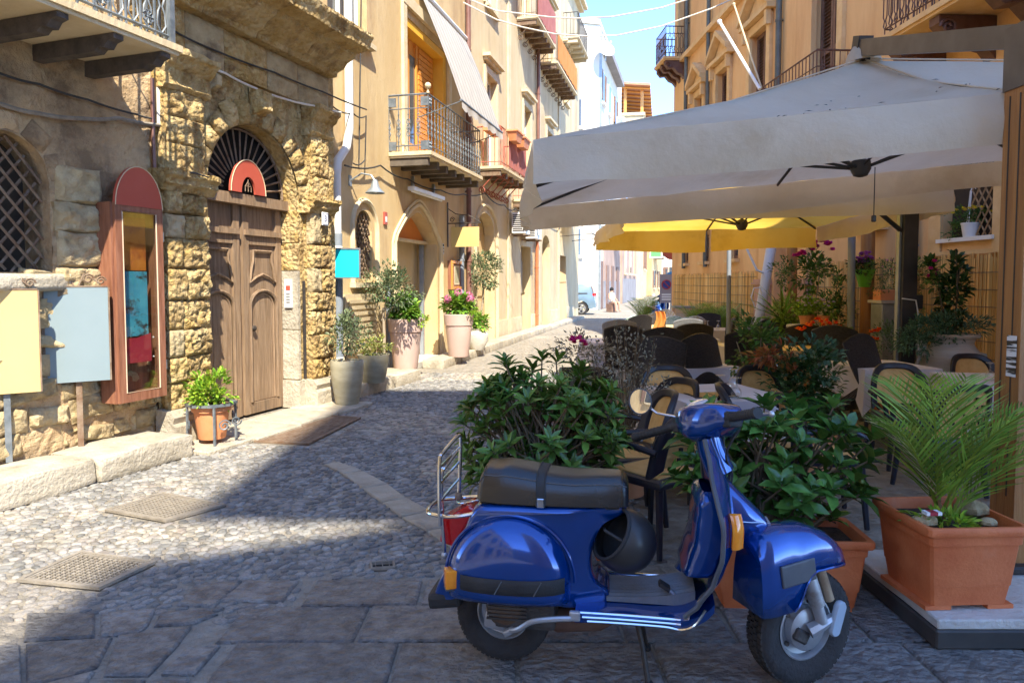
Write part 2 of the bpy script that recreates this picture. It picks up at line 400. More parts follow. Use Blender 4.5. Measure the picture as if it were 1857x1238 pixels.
M_red = mat('faded_red_board', (0.42, 0.075, 0.045), (0.47, 0.095, 0.06), sc=2, rough=0.55)

# ------------------------------------------------------------------ the ground
def sheet(name, x0, x1, y0, y1, z, m):
    return tag(MB().add([Vector((x0, y0, z)), Vector((x1, y0, z)), Vector((x1, y1, z)), Vector((x0, y1, z))], [(0, 1, 2, 3)]).build(name, m), kind='structure')
sheet('ground', -400, 400, -300, 900, -0.06, M_ground)
STREET = sheet('street', -9, 30, -12, 150, -0.016, M_street)

# basalt slabs of the foreground, each a stone of its own
def slab_mesh(poly, inset=0.012, h=0.016, seed=0):
    c = sum((Vector((p[0], p[1], 0)) for p in poly), Vector()) / len(poly)
    mb = MB(); n = len(poly)
    def shr(d, z):
        out = []
        for p in poly:
            v = Vector((p[0], p[1], 0)) - c; l = v.length; v = v * max(0.1, (l - d) / l)
            out.append(Vector((v.x, v.y, z)))
        return out
    a, b, t = shr(inset, -0.02), shr(inset, -0.008), shr(inset + 0.014, 0.0)
    mb.add(a + b + t, [(i, (i + 1) % n, n + (i + 1) % n, n + i) for i in range(n)] + [(n + i, n + (i + 1) % n, 2 * n + (i + 1) % n, 2 * n + i) for i in range(n)] + [tuple(2 * n + i for i in range(n))])
    return mb, c
slab_polys = []
zpx = lambda pts: [G(x / 2.2646, 780 + y / 2.2646) for x, y in pts]
for q in ([(1010, 605), (1235, 610), (1160, 703), (885, 695)], [(800, 622), (1002, 607), (880, 722), (715, 712)],
          [(650, 738), (865, 722), (905, 745), (800, 790), (620, 800)], [(410, 742), (645, 722), (612, 800), (560, 835), (402, 842)], [(105, 742), (402, 738), (395, 842), (85, 862)],
          [(480, 832), (795, 792), (745, 868), (610, 1005), (415, 1005)], [(100, 866), (472, 836), (408, 965), (270, 1022), (95, 1045)],
          [(770, 880), (915, 872), (800, 1000), (650, 1000)], [(620, 1012), (790, 1005), (720, 1130), (520, 1130)], [(410, 1012), (610, 1010), (505, 1130), (300, 1130)],
          [(95, 1052), (400, 975), (290, 1130), (90, 1140)], [(-60, 880), (85, 870), (90, 1040), (-60, 1040)], [(-60, 1046), (90, 1046), (85, 1150), (-60, 1150)]):
    slab_polys.append([(p.x, p.y) for p in zpx(q)])
rows = [3.74, 3.43, 3.08, 2.70, 2.30]
starts = [-1.06, -1.34, -1.24, -1.2]
for k in range(4):
    y1, y0 = rows[k], rows[k + 1]; x = starts[k]; first = True
    while x < 3.0:
        w = rnd.uniform(0.5, 0.78)
        sk = 0.16 if first else rnd.uniform(-0.02, 0.03)
        j = lambda: rnd.uniform(-0.008, 0.008)
        slab_polys.append([(x, y0 + j()), (x + w, y0 + j()), (x + w + j(), y1 + j()), (x + j(), y1 + j())])
        x += w; first = False
for q in slab_polys:
    mb, c = slab_mesh(q)
    mb.build('paving_slab', M_slab, STREET, loc=(c.x, c.y, rnd.uniform(-0.003, 0.003)))

# white curved band of stones
bp = [G(u, v) for u, v in ((600, 838), (640, 855), (680, 880), (715, 905), (755, 930), (800, 955), (845, 985))]
bw = [0.07, 0.09, 0.11, 0.10, 0.12, 0.11, 0.10]
for i in range(len(bp) - 1):
    a, b = bp[i], bp[i + 1]; t = (b - a).normalized(); n = Vector((-t.y, t.x, 0))
    q = [(a - n * bw[i]), (b - n * bw[i + 1]), (b + n * bw[i + 1]), (a + n * bw[i])]
    mb, c = slab_mesh([(p.x, p.y) for p in q], inset=0.01)
    mb.build('band_stone', M_palestone, STREET, loc=(c.x, c.y, 0.001))

# covers and gratings lie in the cobbles: keep pebbles off them
GR1 = [G(190, 925), G(295, 893), G(410, 915), G(300, 945)]
GR2 = [G(30, 1052), G(145, 1000), G(285, 1018), G(180, 1067)]
MATQ = [G(460, 800), G(590, 752), G(655, 757), G(560, 805)]
PLATE = [G(670, 1020), G(715, 1017), G(717, 1029), G(673, 1032)]
def inside(q, x, y, grow=1.0):
    c = sum((Vector((p[0], p[1], 0)) for p in q), Vector()) / len(q)
    p = Vector((x, y, 0)); p = c + (p - c) / grow
    sgn = None
    for i in range(len(q)):
        a, b = q[i], q[(i + 1) % len(q)]
        d = (b[0] - a[0]) * (p.y - a[1]) - (b[1] - a[1]) * (p.x - a[0])
        if abs(d) < 1e-9: continue
        if sgn is None: sgn = d > 0
        elif (d > 0) != sgn: return False
    return True
bandq = []
for i in range(len(bp) - 1):
    t = (bp[i + 1] - bp[i]).normalized(); n = Vector((-t.y, t.x, 0)) * bw[i]
    bandq.append([bp[i] - n, bp[i + 1] - n, bp[i + 1] + n, bp[i] + n])
holes = [GR1, GR2, MATQ, PLATE] + bandq
pmesh = []
def pebble_shape(seed):
    r = random.Random(seed); mb = MB(); n = 7
    k = [r.uniform(0.85, 1.12) for _ in range(n)]
    for rr, z in ((1.05, -0.5), (0.97, 0.35), (0.66, 0.85)):
        for j in range(n):
            w = 2 * math.pi * j / n; mb.v.append(Vector((rr * k[j] * math.cos(w), rr * k[j] * math.sin(w), z)))
    mb.v.append(Vector((0, 0, 1.0)))
    for i in range(2):
        for j in range(n): mb.f.append((i * n + j, i * n + (j + 1) % n, (i + 1) * n + (j + 1) % n, (i + 1) * n + j))
    for j in range(n): mb.f.append((2 * n + j, 2 * n + (j + 1) % n, 3 * n))
    return mb
pshapes = [pebble_shape(i) for i in range(6)]
pmeshes = [p.mesh('pebble', M_pebble, True, 180) for p in pshapes]
peb = []
yy = 3.3
while yy < 12.5:
    k = 1.0 + max(0, yy - 6) * 0.05
    dx, dy = 0.068 * k, 0.047 * k
    xl = max(-0.05 - 0.75 * yy, -5.6 + 0.349 * yy if yy < 9.9 else -4.9 + 0.25 * yy)
    x = xl + rnd.random() * dx
    while x < (0.9 if yy > 4.0 else 0.6):
        px, py = x + rnd.uniform(-.32, .32) * dx, yy + rnd.uniform(-.35, .35) * dy
        if not (py < 3.78 and px > -1.12) and not any(inside(q, px, py, 1.10) for q in holes) and not any(inside(q, px, py, 1.03) for q in slab_polys[:13]):
            s = k * rnd.uniform(0.75, 1.18)
            peb.append((px, py, s * 0.034 * rnd.uniform(0.8, 1.2), s * 0.0228 * rnd.uniform(0.8, 1.15), rnd.gauss(0.25, 0.45)))
        x += dx
    yy += dy
peb.sort(key=lambda p: p[1] * 1.0 + abs(p[0] + 1) * 0.25)
for i, (x, y, a, b, r) in enumerate(peb[:300]):
    link('pebble', pmeshes[i % 6], STREET, M=TM(x, y, -0.012) @ RZ(r) @ Matrix.Diagonal((a, b, 0.010, 1)))
mb = MB()
for i, (x, y, a, b, r) in enumerate(peb[300:]):
    ca, sa = math.cos(r), math.sin(r); ps = pshapes[i % 6]
    mb.add([Vector((x + p.x * a * ca - p.y * b * sa, y + p.x * a * sa + p.y * b * ca, -0.012 + p.z * 0.0095)) for p in ps.v], ps.f)
tag(mb.build('pebble_paving', M_pebbles, STREET, smooth=True, ang=180, fix=False), kind='stuff')

def grating(name, q, label, cat, m, nu, nv, style):
    c = sum(q, Vector()) / 4
    t = thing(name, label, cat, (c.x, c.y, 0))
    q = [p - c for p in q]
    def B(a, b, z=0.0):
        p = (q[0] * (1 - a) + q[1] * a) * (1 - b) + (q[3] * (1 - a) + q[2] * a) * b
        return Vector((p.x, p.y, z))
    def bar(mb, a0, b0, a1, b1, z0, z1):
        mb.add([B(a0, b0, z0), B(a1, b0, z0), B(a1, b1, z0), B(a0, b1, z0), B(a0, b0, z1), B(a1, b0, z1), B(a1, b1, z1), B(a0, b1, z1)],
               [(3, 2, 1, 0), (4, 5, 6, 7), (0, 1, 5, 4), (1, 2, 6, 5), (2, 3, 7, 6), (3, 0, 4, 7)])
    mb = MB(); bar(mb, 0, 0, 1, 1, -0.014, -0.008); mb.build('pit', M_dark if style != 'slats' else M_rust, t)
    mb = MB(); e = 0.045
    bar(mb, 0, 0, 1, e, -0.014, 0.008); bar(mb, 0, 1 - e, 1, 1, -0.014, 0.008); bar(mb, 0, e, e, 1 - e, -0.014, 0.008); bar(mb, 1 - e, e, 1, 1 - e, -0.014, 0.008)
    mb.build('frame', m, t)
    if style == 'slats':
        for i in range(nu):
            mb = MB(); a0 = e + (1 - 2 * e) * (i + 0.08) / nu; a1 = e + (1 - 2 * e) * (i + 0.86) / nu
            bar(mb, e, a0, 1 - e, a1, -0.009, 0.003); mb.build('slat', m, t)
    else:
        e2 = 0.085
        mb = MB(); bar(mb, e + .012, e + .012, 1 - e - .012, e2, -0.012, 0.005); bar(mb, e + .012, 1 - e2, 1 - e - .012, 1 - e - .012, -0.012, 0.005)
        bar(mb, e + .012, e2, e2, 1 - e2, -0.012, 0.005); bar(mb, 1 - e2, e2, 1 - e - .012, 1 - e2, -0.012, 0.005); mb.build('rim', m, t)
        w = (1 - 2 * e2)
        if style == 'half':          # tread blocks, and a solid inspection lid on the far side
            for i in range(nu):
                for j in range(nv):
                    a, b = e2 + w * (i + 0.12) / nu, e2 + w * (j + 0.15) / nv
                    mb = MB(); bar(mb, a, b, a + w * 0.62 / nu, b + w * 0.62 / nv, -0.003, 0.004); mb.build('tread_block', m, t)
        else:
            for i in range(nu):
                mb = MB(); a = e2 + w * (i + 0.5) / nu; bar(mb, a - 0.009, e2, a + 0.009, 1 - e2, -0.002, 0.0035); mb.build('bar', m, t)
            for i in range(nv):
                mb = MB(); a = e2 + w * (i + 0.5) / nv; bar(mb, e2, a - 0.010, 1 - e2, a + 0.010, -0.003, 0.0025); mb.build('crossbar', m, t)
    return t
grating('drain_grate', GR1, 'square cast iron drain grate nearer the raised stone ledge', 'drain grate', M_castiron, 15, 12, 'grid')
grating('drain_grate', GR2, 'square cast iron cover half in sun, nearest the bottom left corner', 'drain cover', M_castiron, 11, 13, 'half')
grating('threshold_grate', MATQ, 'brown slatted metal plate in the paving before the wooden door', 'floor grate', M_rust, 15, 1, 'slats')
grating('valve_plate', PLATE, 'tiny iron cover plate in the shaded cobbles beside the slabs', 'cover plate', M_castiron, 3, 2, 'grid')

# ------------------------------------------------------------------ left: old stone house with the portal
W1 = Wall(-5.85, 0.349, 'L', 'stone_townhouse', 'old townhouse with eroded golden stone portal and heavy cornice at left')
def nz(s, z, k, seed=0.0): return noise.noise(Vector((s * k + seed, z * k, seed * 1.3)))
def b_left(s, z):
    return 0.035 * nz(s, z, 2.2, 3) + 0.02 * nz(s, z, 6, 5) + 0.014 * nz(s, z, 15, 8) - (0.03 if z < 1.55 + 0.2 * nz(s, z, 1.5, 9) else 0)
def b_port(s, z): return 0.018 * nz(s, z, 3, 13) + 0.012 * nz(s, z, 9, 15)
o = wall_mesh(4.3, 7.26, 0, 6.6, [(5.5, 6.2, 1.68, 2.42, 0.35)], -1, 0.07, 0.3, b_left).build('wall', M_oldplaster, W1.root); weld(o.data)
o = wall_mesh(7.26, 10.35, 0, 4.9, [(7.95, 9.5, 0, 2.62, 0.775, 'r', 0.24)], -1, 0.07, 0.24, b_port).build('portal_wall', M_gold, W1.root); weld(o.data)
W1.part('upper_wall', M_cream, [(7.262, 10.3, -0.5, -0.04, 4.905, 9.0)])
W1.part('house_body', M_oldplaster, [(4.3, 10.33, -5.0, -0.5, 0.0, 8.9)])
W1.part('end_wall', M_gold, [(10.22, 10.345, -0.5, -0.03, 0.0, 4.88)])

def rough_stone(w, h, d, seed, amp=0.03, n=6, k=6.0, rnd_edge=0.25):
    mb = MB(); so = Vector((seed * 2.3, seed * 5.1, seed))
    def f(a, b):
        x, z = (a - 0.5) * w, (b - 0.5) * h
        e = (1 - abs(2 * a - 1) ** 5) * (1 - abs(2 * b - 1) ** 5)
        out = d * (rnd_edge + (1 - rnd_edge) * min(1, e * 1.6)) + amp * (noise.noise(Vector((x * k, z * k, 0)) + so) + 0.6 * noise.noise(Vector((x * k * 2.7, z * k * 2.7, 4)) + so)) * min(1, e * 2 + 0.15)
        sh = 0.12 * amp / 0.03 * 0.1
        x += sh * noise.noise(Vector((z * 5, 1, 0)) + so); z += sh * noise.noise(Vector((x * 5, 7, 0)) + so)
        return (x, -out, z)
    mb.grid(f, n, n)
    m = n + 1; ring = [i * m for i in range(m)] + [n * m + j for j in range(1, m)] + [i * m + n for i in range(n - 1, -1, -1)] + [j for j in range(n - 1, 0, -1)]
    base = len(mb.v)
    for i in ring: p = mb.v[i]; mb.v.append(Vector((p.x, 0.03, p.z)))
    q = len(ring)
    for i in range(q): mb.f.append((ring[i], ring[(i + 1) % q], base + (i + 1) % q, base + i))
    return mb
def place_stone(name, wl, s, z, w, h, d, m, amp=0.03, n=6, k=6.0, out=0.0, ed=0.25):
    mb = rough_stone(w, h, d, rnd.random() * 40, amp, n, k, ed)
    return mb.build(name, m, wl.root, smooth=True, ang=60, loc=(s, -out, z))
# rubble courses low on the wall
z = 0.2
while z < 1.5:
    h = rnd.uniform(0.14, 0.32); s = 4.9 + rnd.uniform(0, 0.2)
    while s < 7.15:
        w = min(rnd.uniform(0.13, 0.55), 7.26 - s); hh = h * rnd.uniform(0.62, 1.05)
        if w > 0.1: place_stone('stone', W1, s + w / 2, z + h / 2 + rnd.uniform(-.035, .035), w * rnd.uniform(.88, 1.0), hh * 0.97, rnd.uniform(0.0, 0.045), M_grey_stone, 0.045, 9, 8, -0.015, 0.1).rotation_euler.y = rnd.uniform(-.12, .12)
        s += w
    z += h
# quoins of the pier beside the lattice window
for i, (za, zb) in enumerate(((1.48, 1.72), (1.73, 2.02), (2.03, 2.27), (2.28, 2.58))):
    place_stone('stone', W1, 6.43 + 0.02 * (i % 2), (za + zb) / 2, 0.42, zb - za, 0.06, M_grey_stone, 0.04, 12, 11, 0.0, 0.5)
for a in range(5):                                              # rough head of the window arch
    w = math.pi * (a + 0.5) / 5
    mb = rough_stone(0.21, 0.17, 0.035, a + 3.3, 0.02, 4)
    mb.build('stone', M_oldplaster, W1.root, smooth=True, ang=60).matrix_local = TM(5.85 + 0.44 * math.cos(w), 0.0, 2.42 + 0.44 * math.sin(w)) @ RY(-w + math.pi / 2)
place_stone('sill', W1, 5.9, 1.60, 0.85, 0.14, 0.09, M_palestone, 0.015, 6, 6, 0, 0.6)
# lattice window
win = W1.part('window', M_dim, [(5.48, 6.22, -0.34, -0.30, 1.66, 2.85)])
for i in range(-5, 8):
    for sgn in (1, -1):
        pts = []
        for t in range(25):
            s = 5.5 + 0.7 * t / 24; zz = 2.2 + i * 0.155 + sgn * (s - 5.85) * 1.15
            hd = 2.42 + math.sqrt(max(0, 0.35 ** 2 - (s - 5.85) ** 2))
            if 1.68 < zz < hd: pts.append(W1.P(s, -0.10 - 0.012 * sgn, zz))
        if len(pts) > 1: MB().tube([pts[0], pts[-1]], 0.013, 4).build('lattice_strip', M_rust, win)
# pilasters
def pilaster(s0, s1, tag_rough):
    W1.part('pilaster', M_gold, [(s0 + 0.02, s1 - 0.02, -0.02, 0.09, 0.0, 3.5)])
    z = 0.34; i = 0
    while z < 2.46:
        h = rnd.uniform(0.22, 0.32)
        if z + h > 2.36: h = 2.5 - z
        if i % 2 == 0 or tag_rough:
            c = s0 + (s1 - s0) * rnd.uniform(0.34, 0.46)
            for a, b, am in ((s0, c, 0.02), (c, s1, 0.042)):
                place_stone('stone', W1, (a + b) / 2, z + h / 2, (b - a) * 0.985, h * 0.965, rnd.uniform(0.05, 0.08), M_gold if am > 0.03 or rnd.random() < 0.6 else M_grey_stone, am * 0.95, 14, 18, 0.085, 0.6)
        else:
            place_stone('stone', W1, (s0 + s1) / 2, z + h / 2, (s1 - s0) * 0.99, h * 0.975, 0.07, M_gold, 0.034, 15, 17, 0.085, 0.6)
        z += h; i += 1
    a, b = s0 + 0.05, s1 - 0.03; z = 2.68
    for h in (0.28, 0.26, 0.26):
        place_stone('stone', W1, (a + b) / 2, z + h / 2, b - a, h * 0.985, 0.05, M_gold, 0.028, 14, 17, 0.085, 0.65); z += h
def moulding(name, s0, s1, prof, m, amp=0.012, parent=None, step=0.06):
    """a stone moulding: profile of (out, z) swept along the wall, worn unevenly"""
    n = max(2, int((s1 - s0) / step)); k = len(prof); sd = rnd.random() * 30
    mb = MB()
    for i in range(n + 1):
        s = s0 + (s1 - s0) * i / n
        for j, (o_, z_) in enumerate(prof):
            e = amp * noise.noise(Vector((s * 6, z_ * 9 + sd, o_ * 9))) + amp * 0.8 * noise.noise(Vector((s * 17, z_ * 20 + sd, o_ * 9)))
            mb.v.append(W1.P(s, o_ + (e if o_ > 0 else 0), z_ + e * 0.5))
    for i in range(n):
        for j in range(k):
            q = (j + 1) % k; mb.f.append((i * k + j, (i + 1) * k + j, (i + 1) * k + q, i * k + q))
    mb.f.append(tuple(range(k))); mb.f.append(tuple(n * k + j for j in range(k)))
    return mb.build(name, m, parent or W1.root, smooth=True, ang=35)
pilaster(7.28, 7.85, True)
pilaster(9.62, 10.07, False)
for s0, s1 in ((7.22, 7.90), (9.56, 10.12)):
    moulding('pilaster_base', s0, s1, [(0, 0), (0.24, 0), (0.24, 0.20), (0.21, 0.23), (0.23, 0.29), (0.18, 0.35), (0, 0.36)], M_palestone, 0.008)
    moulding('impost', s0 - 0.02, s1, [(0, 2.48), (0.15, 2.48), (0.18, 2.53), (0.22, 2.55), (0.22, 2.60), (0.26, 2.63), (0.26, 2.68), (0, 2.69)], M_gold, 0.018)
    moulding('capital', s0 + 0.06, s1 - 0.02, [(0, 3.47), (0.14, 3.47), (0.17, 3.51), (0.15, 3.55), (0.16, 3.66), (0.22, 3.70), (0.24, 3.75), (0.29, 3.78), (0.29, 3.84), (0, 3.85)], M_gold, 0.014)
# arch ring
for i in range(13):
    w0, w1 = math.pi * i / 13 + 0.008, math.pi * (i + 1) / 13 - 0.008
    mb = MB(); sd = rnd.random() * 30; r0, r1 = 0.785, rnd.uniform(1.0, 1.07)
    def fz(a, b):
        w = w0 + (w1 - w0) * a; r = r0 + (r1 - r0) * b; e = (1 - abs(2 * a - 1) ** 4) * (1 - abs(2 * b - 1) ** 4)
        out = 0.03 + 0.05 * min(1, e * 2) + 0.03 * noise.noise(Vector((w * 6, r * 9, sd))) * min(1, e * 2)
        return W1.P(8.725 + r * math.cos(w), out, 2.62 + r * math.sin(w))
    mb.grid(fz, 5, 5); mb.build('voussoir', M_gold, W1.root, smooth=True, ang=60)
mb = rough_stone(0.20, 0.30, 0.16, 2.2, 0.02, 6); mb.build('keystone', M_gold, W1.root, smooth=True, loc=(8.725, -0.05, 3.66))
# frieze stones and cornice
s = 7.02
for w in (0.62, 0.55, 0.70, 0.58, 0.66):
    place_stone('frieze_stone', W1, s + w / 2, 4.08, w * 0.985, 0.46, 0.10, M_gold if rnd.random() < 0.4 else M_grey_stone, 0.010, 7, 5, 0.0, 0.7); s += w
s = 6.9
for w in (0.85, 0.80, 0.82, 0.78):
    moulding('cornice_stone', s, s + w - 0.008, [(0, 4.30), (0.20, 4.31), (0.22, 4.37), (0.30, 4.40), (0.36, 4.47), (0.48, 4.53), (0.50, 4.58), (0.70, 4.61), (0.72, 4.70), (0.76, 4.75), (0.76, 4.79), (0, 4.86)], M_gold, 0.014, step=0.05); s += w
mb = rough_stone(0.13, 0.2, 0.12, 9, 0.02, 4); mb.build('corbel', M_grey_stone, W1.root, smooth=True, loc=(8.02, -0.03, 3.72))
for z0, z1, m in ((0.36, 1.0, M_palestone), (1.0, 1.75, M_palestone), (1.75, 2.1, M_gold), (2.1, 2.5, M_gold)):   # dressed jamb stones
    W1.part('jamb_stone', m, [(9.485, 9.53, -0.235, 0.012, z0 + 0.006, z1 - 0.006)])
W1.part('jamb_base', M_palestone, [(9.45, 9.56, -0.235, 0.05, 0.0, 0.35)])
# wooden door
door = W1.part('door', M_oldwood, [(7.97, 9.48, -0.30, -0.245, 0.02, 2.50)])
W1.part('lintel', M_oldwood, [(7.95, 9.5, -0.26, -0.12, 2.50, 2.62)])
cx = 8.725
for sd in (-1, 1):
    a0, a1 = (7.99, cx - 0.03) if sd < 0 else (cx + 0.03, 9.46)
    c = (a0 + a1) / 2; hw = (a1 - a0) / 2
    for k in range(3):
        w = (hw * 2 - 0.26) / 3; x0 = a0 + 0.13 + k * w
        W1.part('plank', M_oldwood, [(x0 + 0.003, x0 + w - 0.003, -0.245, -0.238, 0.16, 1.62)], door)
    W1.part('stile', M_oldwood, [(a0, a0 + 0.10, -0.245, -0.212, 0.02, 2.5)], door)
    W1.part('stile', M_oldwood, [(a1 - 0.10, a1, -0.245, -0.212, 0.02, 2.5)], door)
    W1.part('rail', M_oldwood, [(a0 + 0.102, a1 - 0.102, -0.245, -0.215, 0.02, 0.15)], door)
    W1.part('rail', M_oldwood, [(a0 + 0.02, a1 - 0.02, -0.214, -0.18, 2.16, 2.22)], door)
    W1.part('rail', M_oldwood, [(a0 + 0.102, a1 - 0.102, -0.245, -0.216, 2.05, 2.158)], door)
    hw2 = hw - 0.11
    arch = [(c - hw2, -0.214, 0.16), (c - hw2, -0.214, 1.30)] + [(c - hw2 * math.cos(math.pi * t / 12), -0.214, 1.32 + hw2 * 0.75 * math.sin(math.pi * t / 12)) for t in range(13)] + [(c + hw2, -0.214, 1.30), (c + hw2, -0.214, 0.16)]
    W1.tube('panel_moulding', M_oldwood, arch, 0.022, door)
    W1.tube('panel_moulding', M_oldwood, [(p[0] * 0.86 + c * 0.14, p[1] - 0.02, p[2] * 0.97 + 0.01) for p in arch], 0.013, door)
    up = [(c - hw2 + 0.02, -0.22, 1.98), (c - hw2 + 0.02, -0.22, 1.66)] + [(c - hw2 + 0.02 + (hw2 - 0.02) * t / 6, -0.22, 1.66 + 0.02 * t + 0.06 * math.sin(math.pi * t / 12)) for t in range(1, 7)] + [(c + (hw2 - 0.02) * t / 6, -0.22, 1.78 + 0.06 * math.cos(math.pi * t / 12) - 0.02 * t) for t in range(1, 7)] + [(c + hw2 - 0.02, -0.22, 1.98), (c - hw2 + 0.02, -0.22, 1.98)]
    up = [(c - 0.17, -0.22, 1.98), (c - 0.17, -0.22, 1.86), (c - 0.20, -0.22, 1.78), (c - hw2 + .01, -0.22, 1.60), (c - hw2 * 0.5, -0.22, 1.66), (c, -0.22, 1.70), (c + hw2 * 0.5, -0.22, 1.66), (c + hw2 - .01, -0.22, 1.60), (c + 0.20, -0.22, 1.78), (c + 0.17, -0.22, 1.86), (c + 0.17, -0.22, 1.98), (c - 0.17, -0.22, 1.98)]
    W1.tube('panel_moulding', M_oldwood, up, 0.016, door)
MB().lathe([(0.001, 0.03), (0.03, 0.02), (0.035, 0), (0.03, -0.02)], 10, M=TM(cx + 0.18, 0.20, 1.05) @ RX(R(90))).build('door_knob', M_iron, door)
# fanlight with spokes
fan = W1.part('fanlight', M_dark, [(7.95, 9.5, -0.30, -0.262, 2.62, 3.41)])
for i in range(1, 20):
    w = math.pi * i / 20
    W1.tube('spoke', M_rust, [(cx + 0.30 * math.cos(w), -0.2, 2.64 + 0.30 * math.sin(w)), (cx + 0.775 * math.cos(w), -0.2, 2.64 + 0.74 * math.sin(w))], 0.013, fan, 4)
W1.tube('rim', M_rust, [(cx + 0.755 * math.cos(math.pi * i / 20), -0.2, 2.64 + 0.735 * math.sin(math.pi * i / 20)) for i in range(21)], 0.018, fan)
# red horseshoe board in the fanlight
rb = thing('horseshoe_board', 'small faded red horseshoe shaped board fixed over the wooden door fanlight', 'sign board', W1.W(cx, -0.1, 2.63), W1.th)
pts = [(0.30 * math.cos(math.pi * i / 20), 0.39 * math.sin(math.pi * i / 20)) for i in range(21)]; pin = [(0.12 * math.cos(math.pi * i / 12), 0.20 * math.sin(math.pi * i / 12)) for i in range(12, -1, -1)]
mb = MB(); N = 21
inn = [(0.12 * math.cos(math.pi * i / 20), 0.19 * math.sin(math.pi * i / 20)) for i in range(21)]
for y in (-0.015, 0.015):
    for p in pts: mb.v.append(Vector((p[0], y, p[1])))
    for p in inn: mb.v.append(Vector((p[0], y, p[1])))
for i in range(20):
    mb.f += [(i, i + 1, N + i + 1, N + i), (2 * N + i, 3 * N + i, 3 * N + i + 1, 2 * N + i + 1), (i, 2 * N + i, 2 * N + i + 1, i + 1), (N + i, N + i + 1, 3 * N + i + 1, 3 * N + i)]
mb.f += [(0, N, 3 * N, 2 * N), (20, 2 * N + 20, 3 * N + 20, N + 20)]
mb.build('board', M_red, rb)
MB().tube([(p[0] * 0.985, -0.017, p[1] * 0.985) for p in pts], 0.006, 4).build('edge_line', M_trim, rb)
mb = MB()
for q in ([(-0.05, 0.02), (-0.05, 0.08), (0, 0.14), (0.05, 0.08), (0.05, 0.02)], [(0, 0.02), (0, 0.16)], [(-0.05, 0.08), (0.05, 0.08)]): mb.tube([(a, -0.005, b) for a, b in q], 0.006, 4)
mb.build('iron_ornament', M_rust, rb)
# house number plate
np_ = thing('house_number', 'small white enamel house number plate on the right portal pilaster', 'number plate', W1.W(9.82, 0.20, 2.42), W1.th)
link('plate', beveled('plate', M_whitepaint, 0.13, 0.02, 0.17, 0.006), np_, M=TM(0, 0, -0.085))
M_blue = mat('enamel_blue', (0.03, 0.06, 0.22), rough=0.4)
def text_mesh(txt, size, m, name='lettering', depth=0.0008, align='CENTER'):
    cu = bpy.data.curves.new('txt', 'FONT'); cu.body = txt; cu.size = size; cu.align_x = align; cu.align_y = 'CENTER'; cu.extrude = depth
    ob = bpy.data.objects.new('txt', cu); COL.objects.link(ob)
    dg = bpy.context.evaluated_depsgraph_get(); me = bpy.data.meshes.new_from_object(ob.evaluated_get(dg))
    bpy.data.objects.remove(ob); bpy.data.curves.remove(cu); me.name = name; me.materials.clear(); me.materials.append(m); return me
link('numeral', text_mesh('3', 0.11, M_blue), np_, M=TM(0, -0.0115, 0) @ RX(R(90)))
W1.part('frame_line', M_blue, [], np_) if False else None
MB().tube([(-0.052, -0.011, -0.072), (0.052, -0.011, -0.072), (0.052, -0.011, 0.072), (-0.052, -0.011, 0.072)], 0.003, 4, close=True).build('border', M_blue, np_)
# intercom on the jamb
ic = thing('intercom', 'white door intercom panel with a red label on the door jamb', 'intercom', W1.W(9.478, -0.12, 1.28), W1.th)
mb = MB(); mb.box(-0.018, 0.0, -0.055, 0.055, 0, 0.36); mb.build('panel', M_whitepaint, ic)
M_btn = mat('grey_button', (0.25, 0.25, 0.25), rough=0.4)
mb = MB(); mb.box(-0.022, -0.0185, -0.035, 0.03, 0.22, 0.28); mb.build('red_label', M_red, ic)
for k in range(4): mb = MB(); mb.box(-0.023, -0.0185, -0.03, 0.028, 0.06 + k * 0.035, 0.08 + k * 0.035); mb.build('button', M_btn, ic)
W1.tube('conduit', M_iron, [(9.585, 0.03, 0.37), (9.585, 0.03, 1.62)], 0.022)
# raised kerb ledge along the wall, three worn stones
for k, (a, b, o1) in enumerate(((4.2, 5.25, 0.52), (5.26, 6.1, 0.55), (6.11, 7.1, 0.58))):
    me = beveled('ledge_stone', M_palestone, b - a, o1, 0.21, 0.035, 2, 0.02, 3, k + 2, 5, True)
    l = tag(link('stone_ledge', me, None, M=W1.root_matrix() @ TM((a + b) / 2, -o1 / 2 - 0.0, -0.012)), ('worn pale stone ledge block at the left edge under the cream board', 'worn pale stone ledge block under the grey sign board', 'worn pale stone ledge block ending beside the terracotta pot')[k], 'ledge stone', 'stone ledge along the wall')
# threshold flags before the portal
s = 7.12
for k, w in enumerate((0.62, 0.75, 0.8, 0.72)):
    o1 = 0.72 + 0.05 * (k % 2)
    link('threshold_stone', beveled('threshold_stone', M_palestone, w * 0.985, o1, 0.05, 0.012, 1, 0.006, 2, k, 4), W1.root, M=TM(s + w / 2, -o1 / 2, -0.022 + 0.002 * k)); s += w

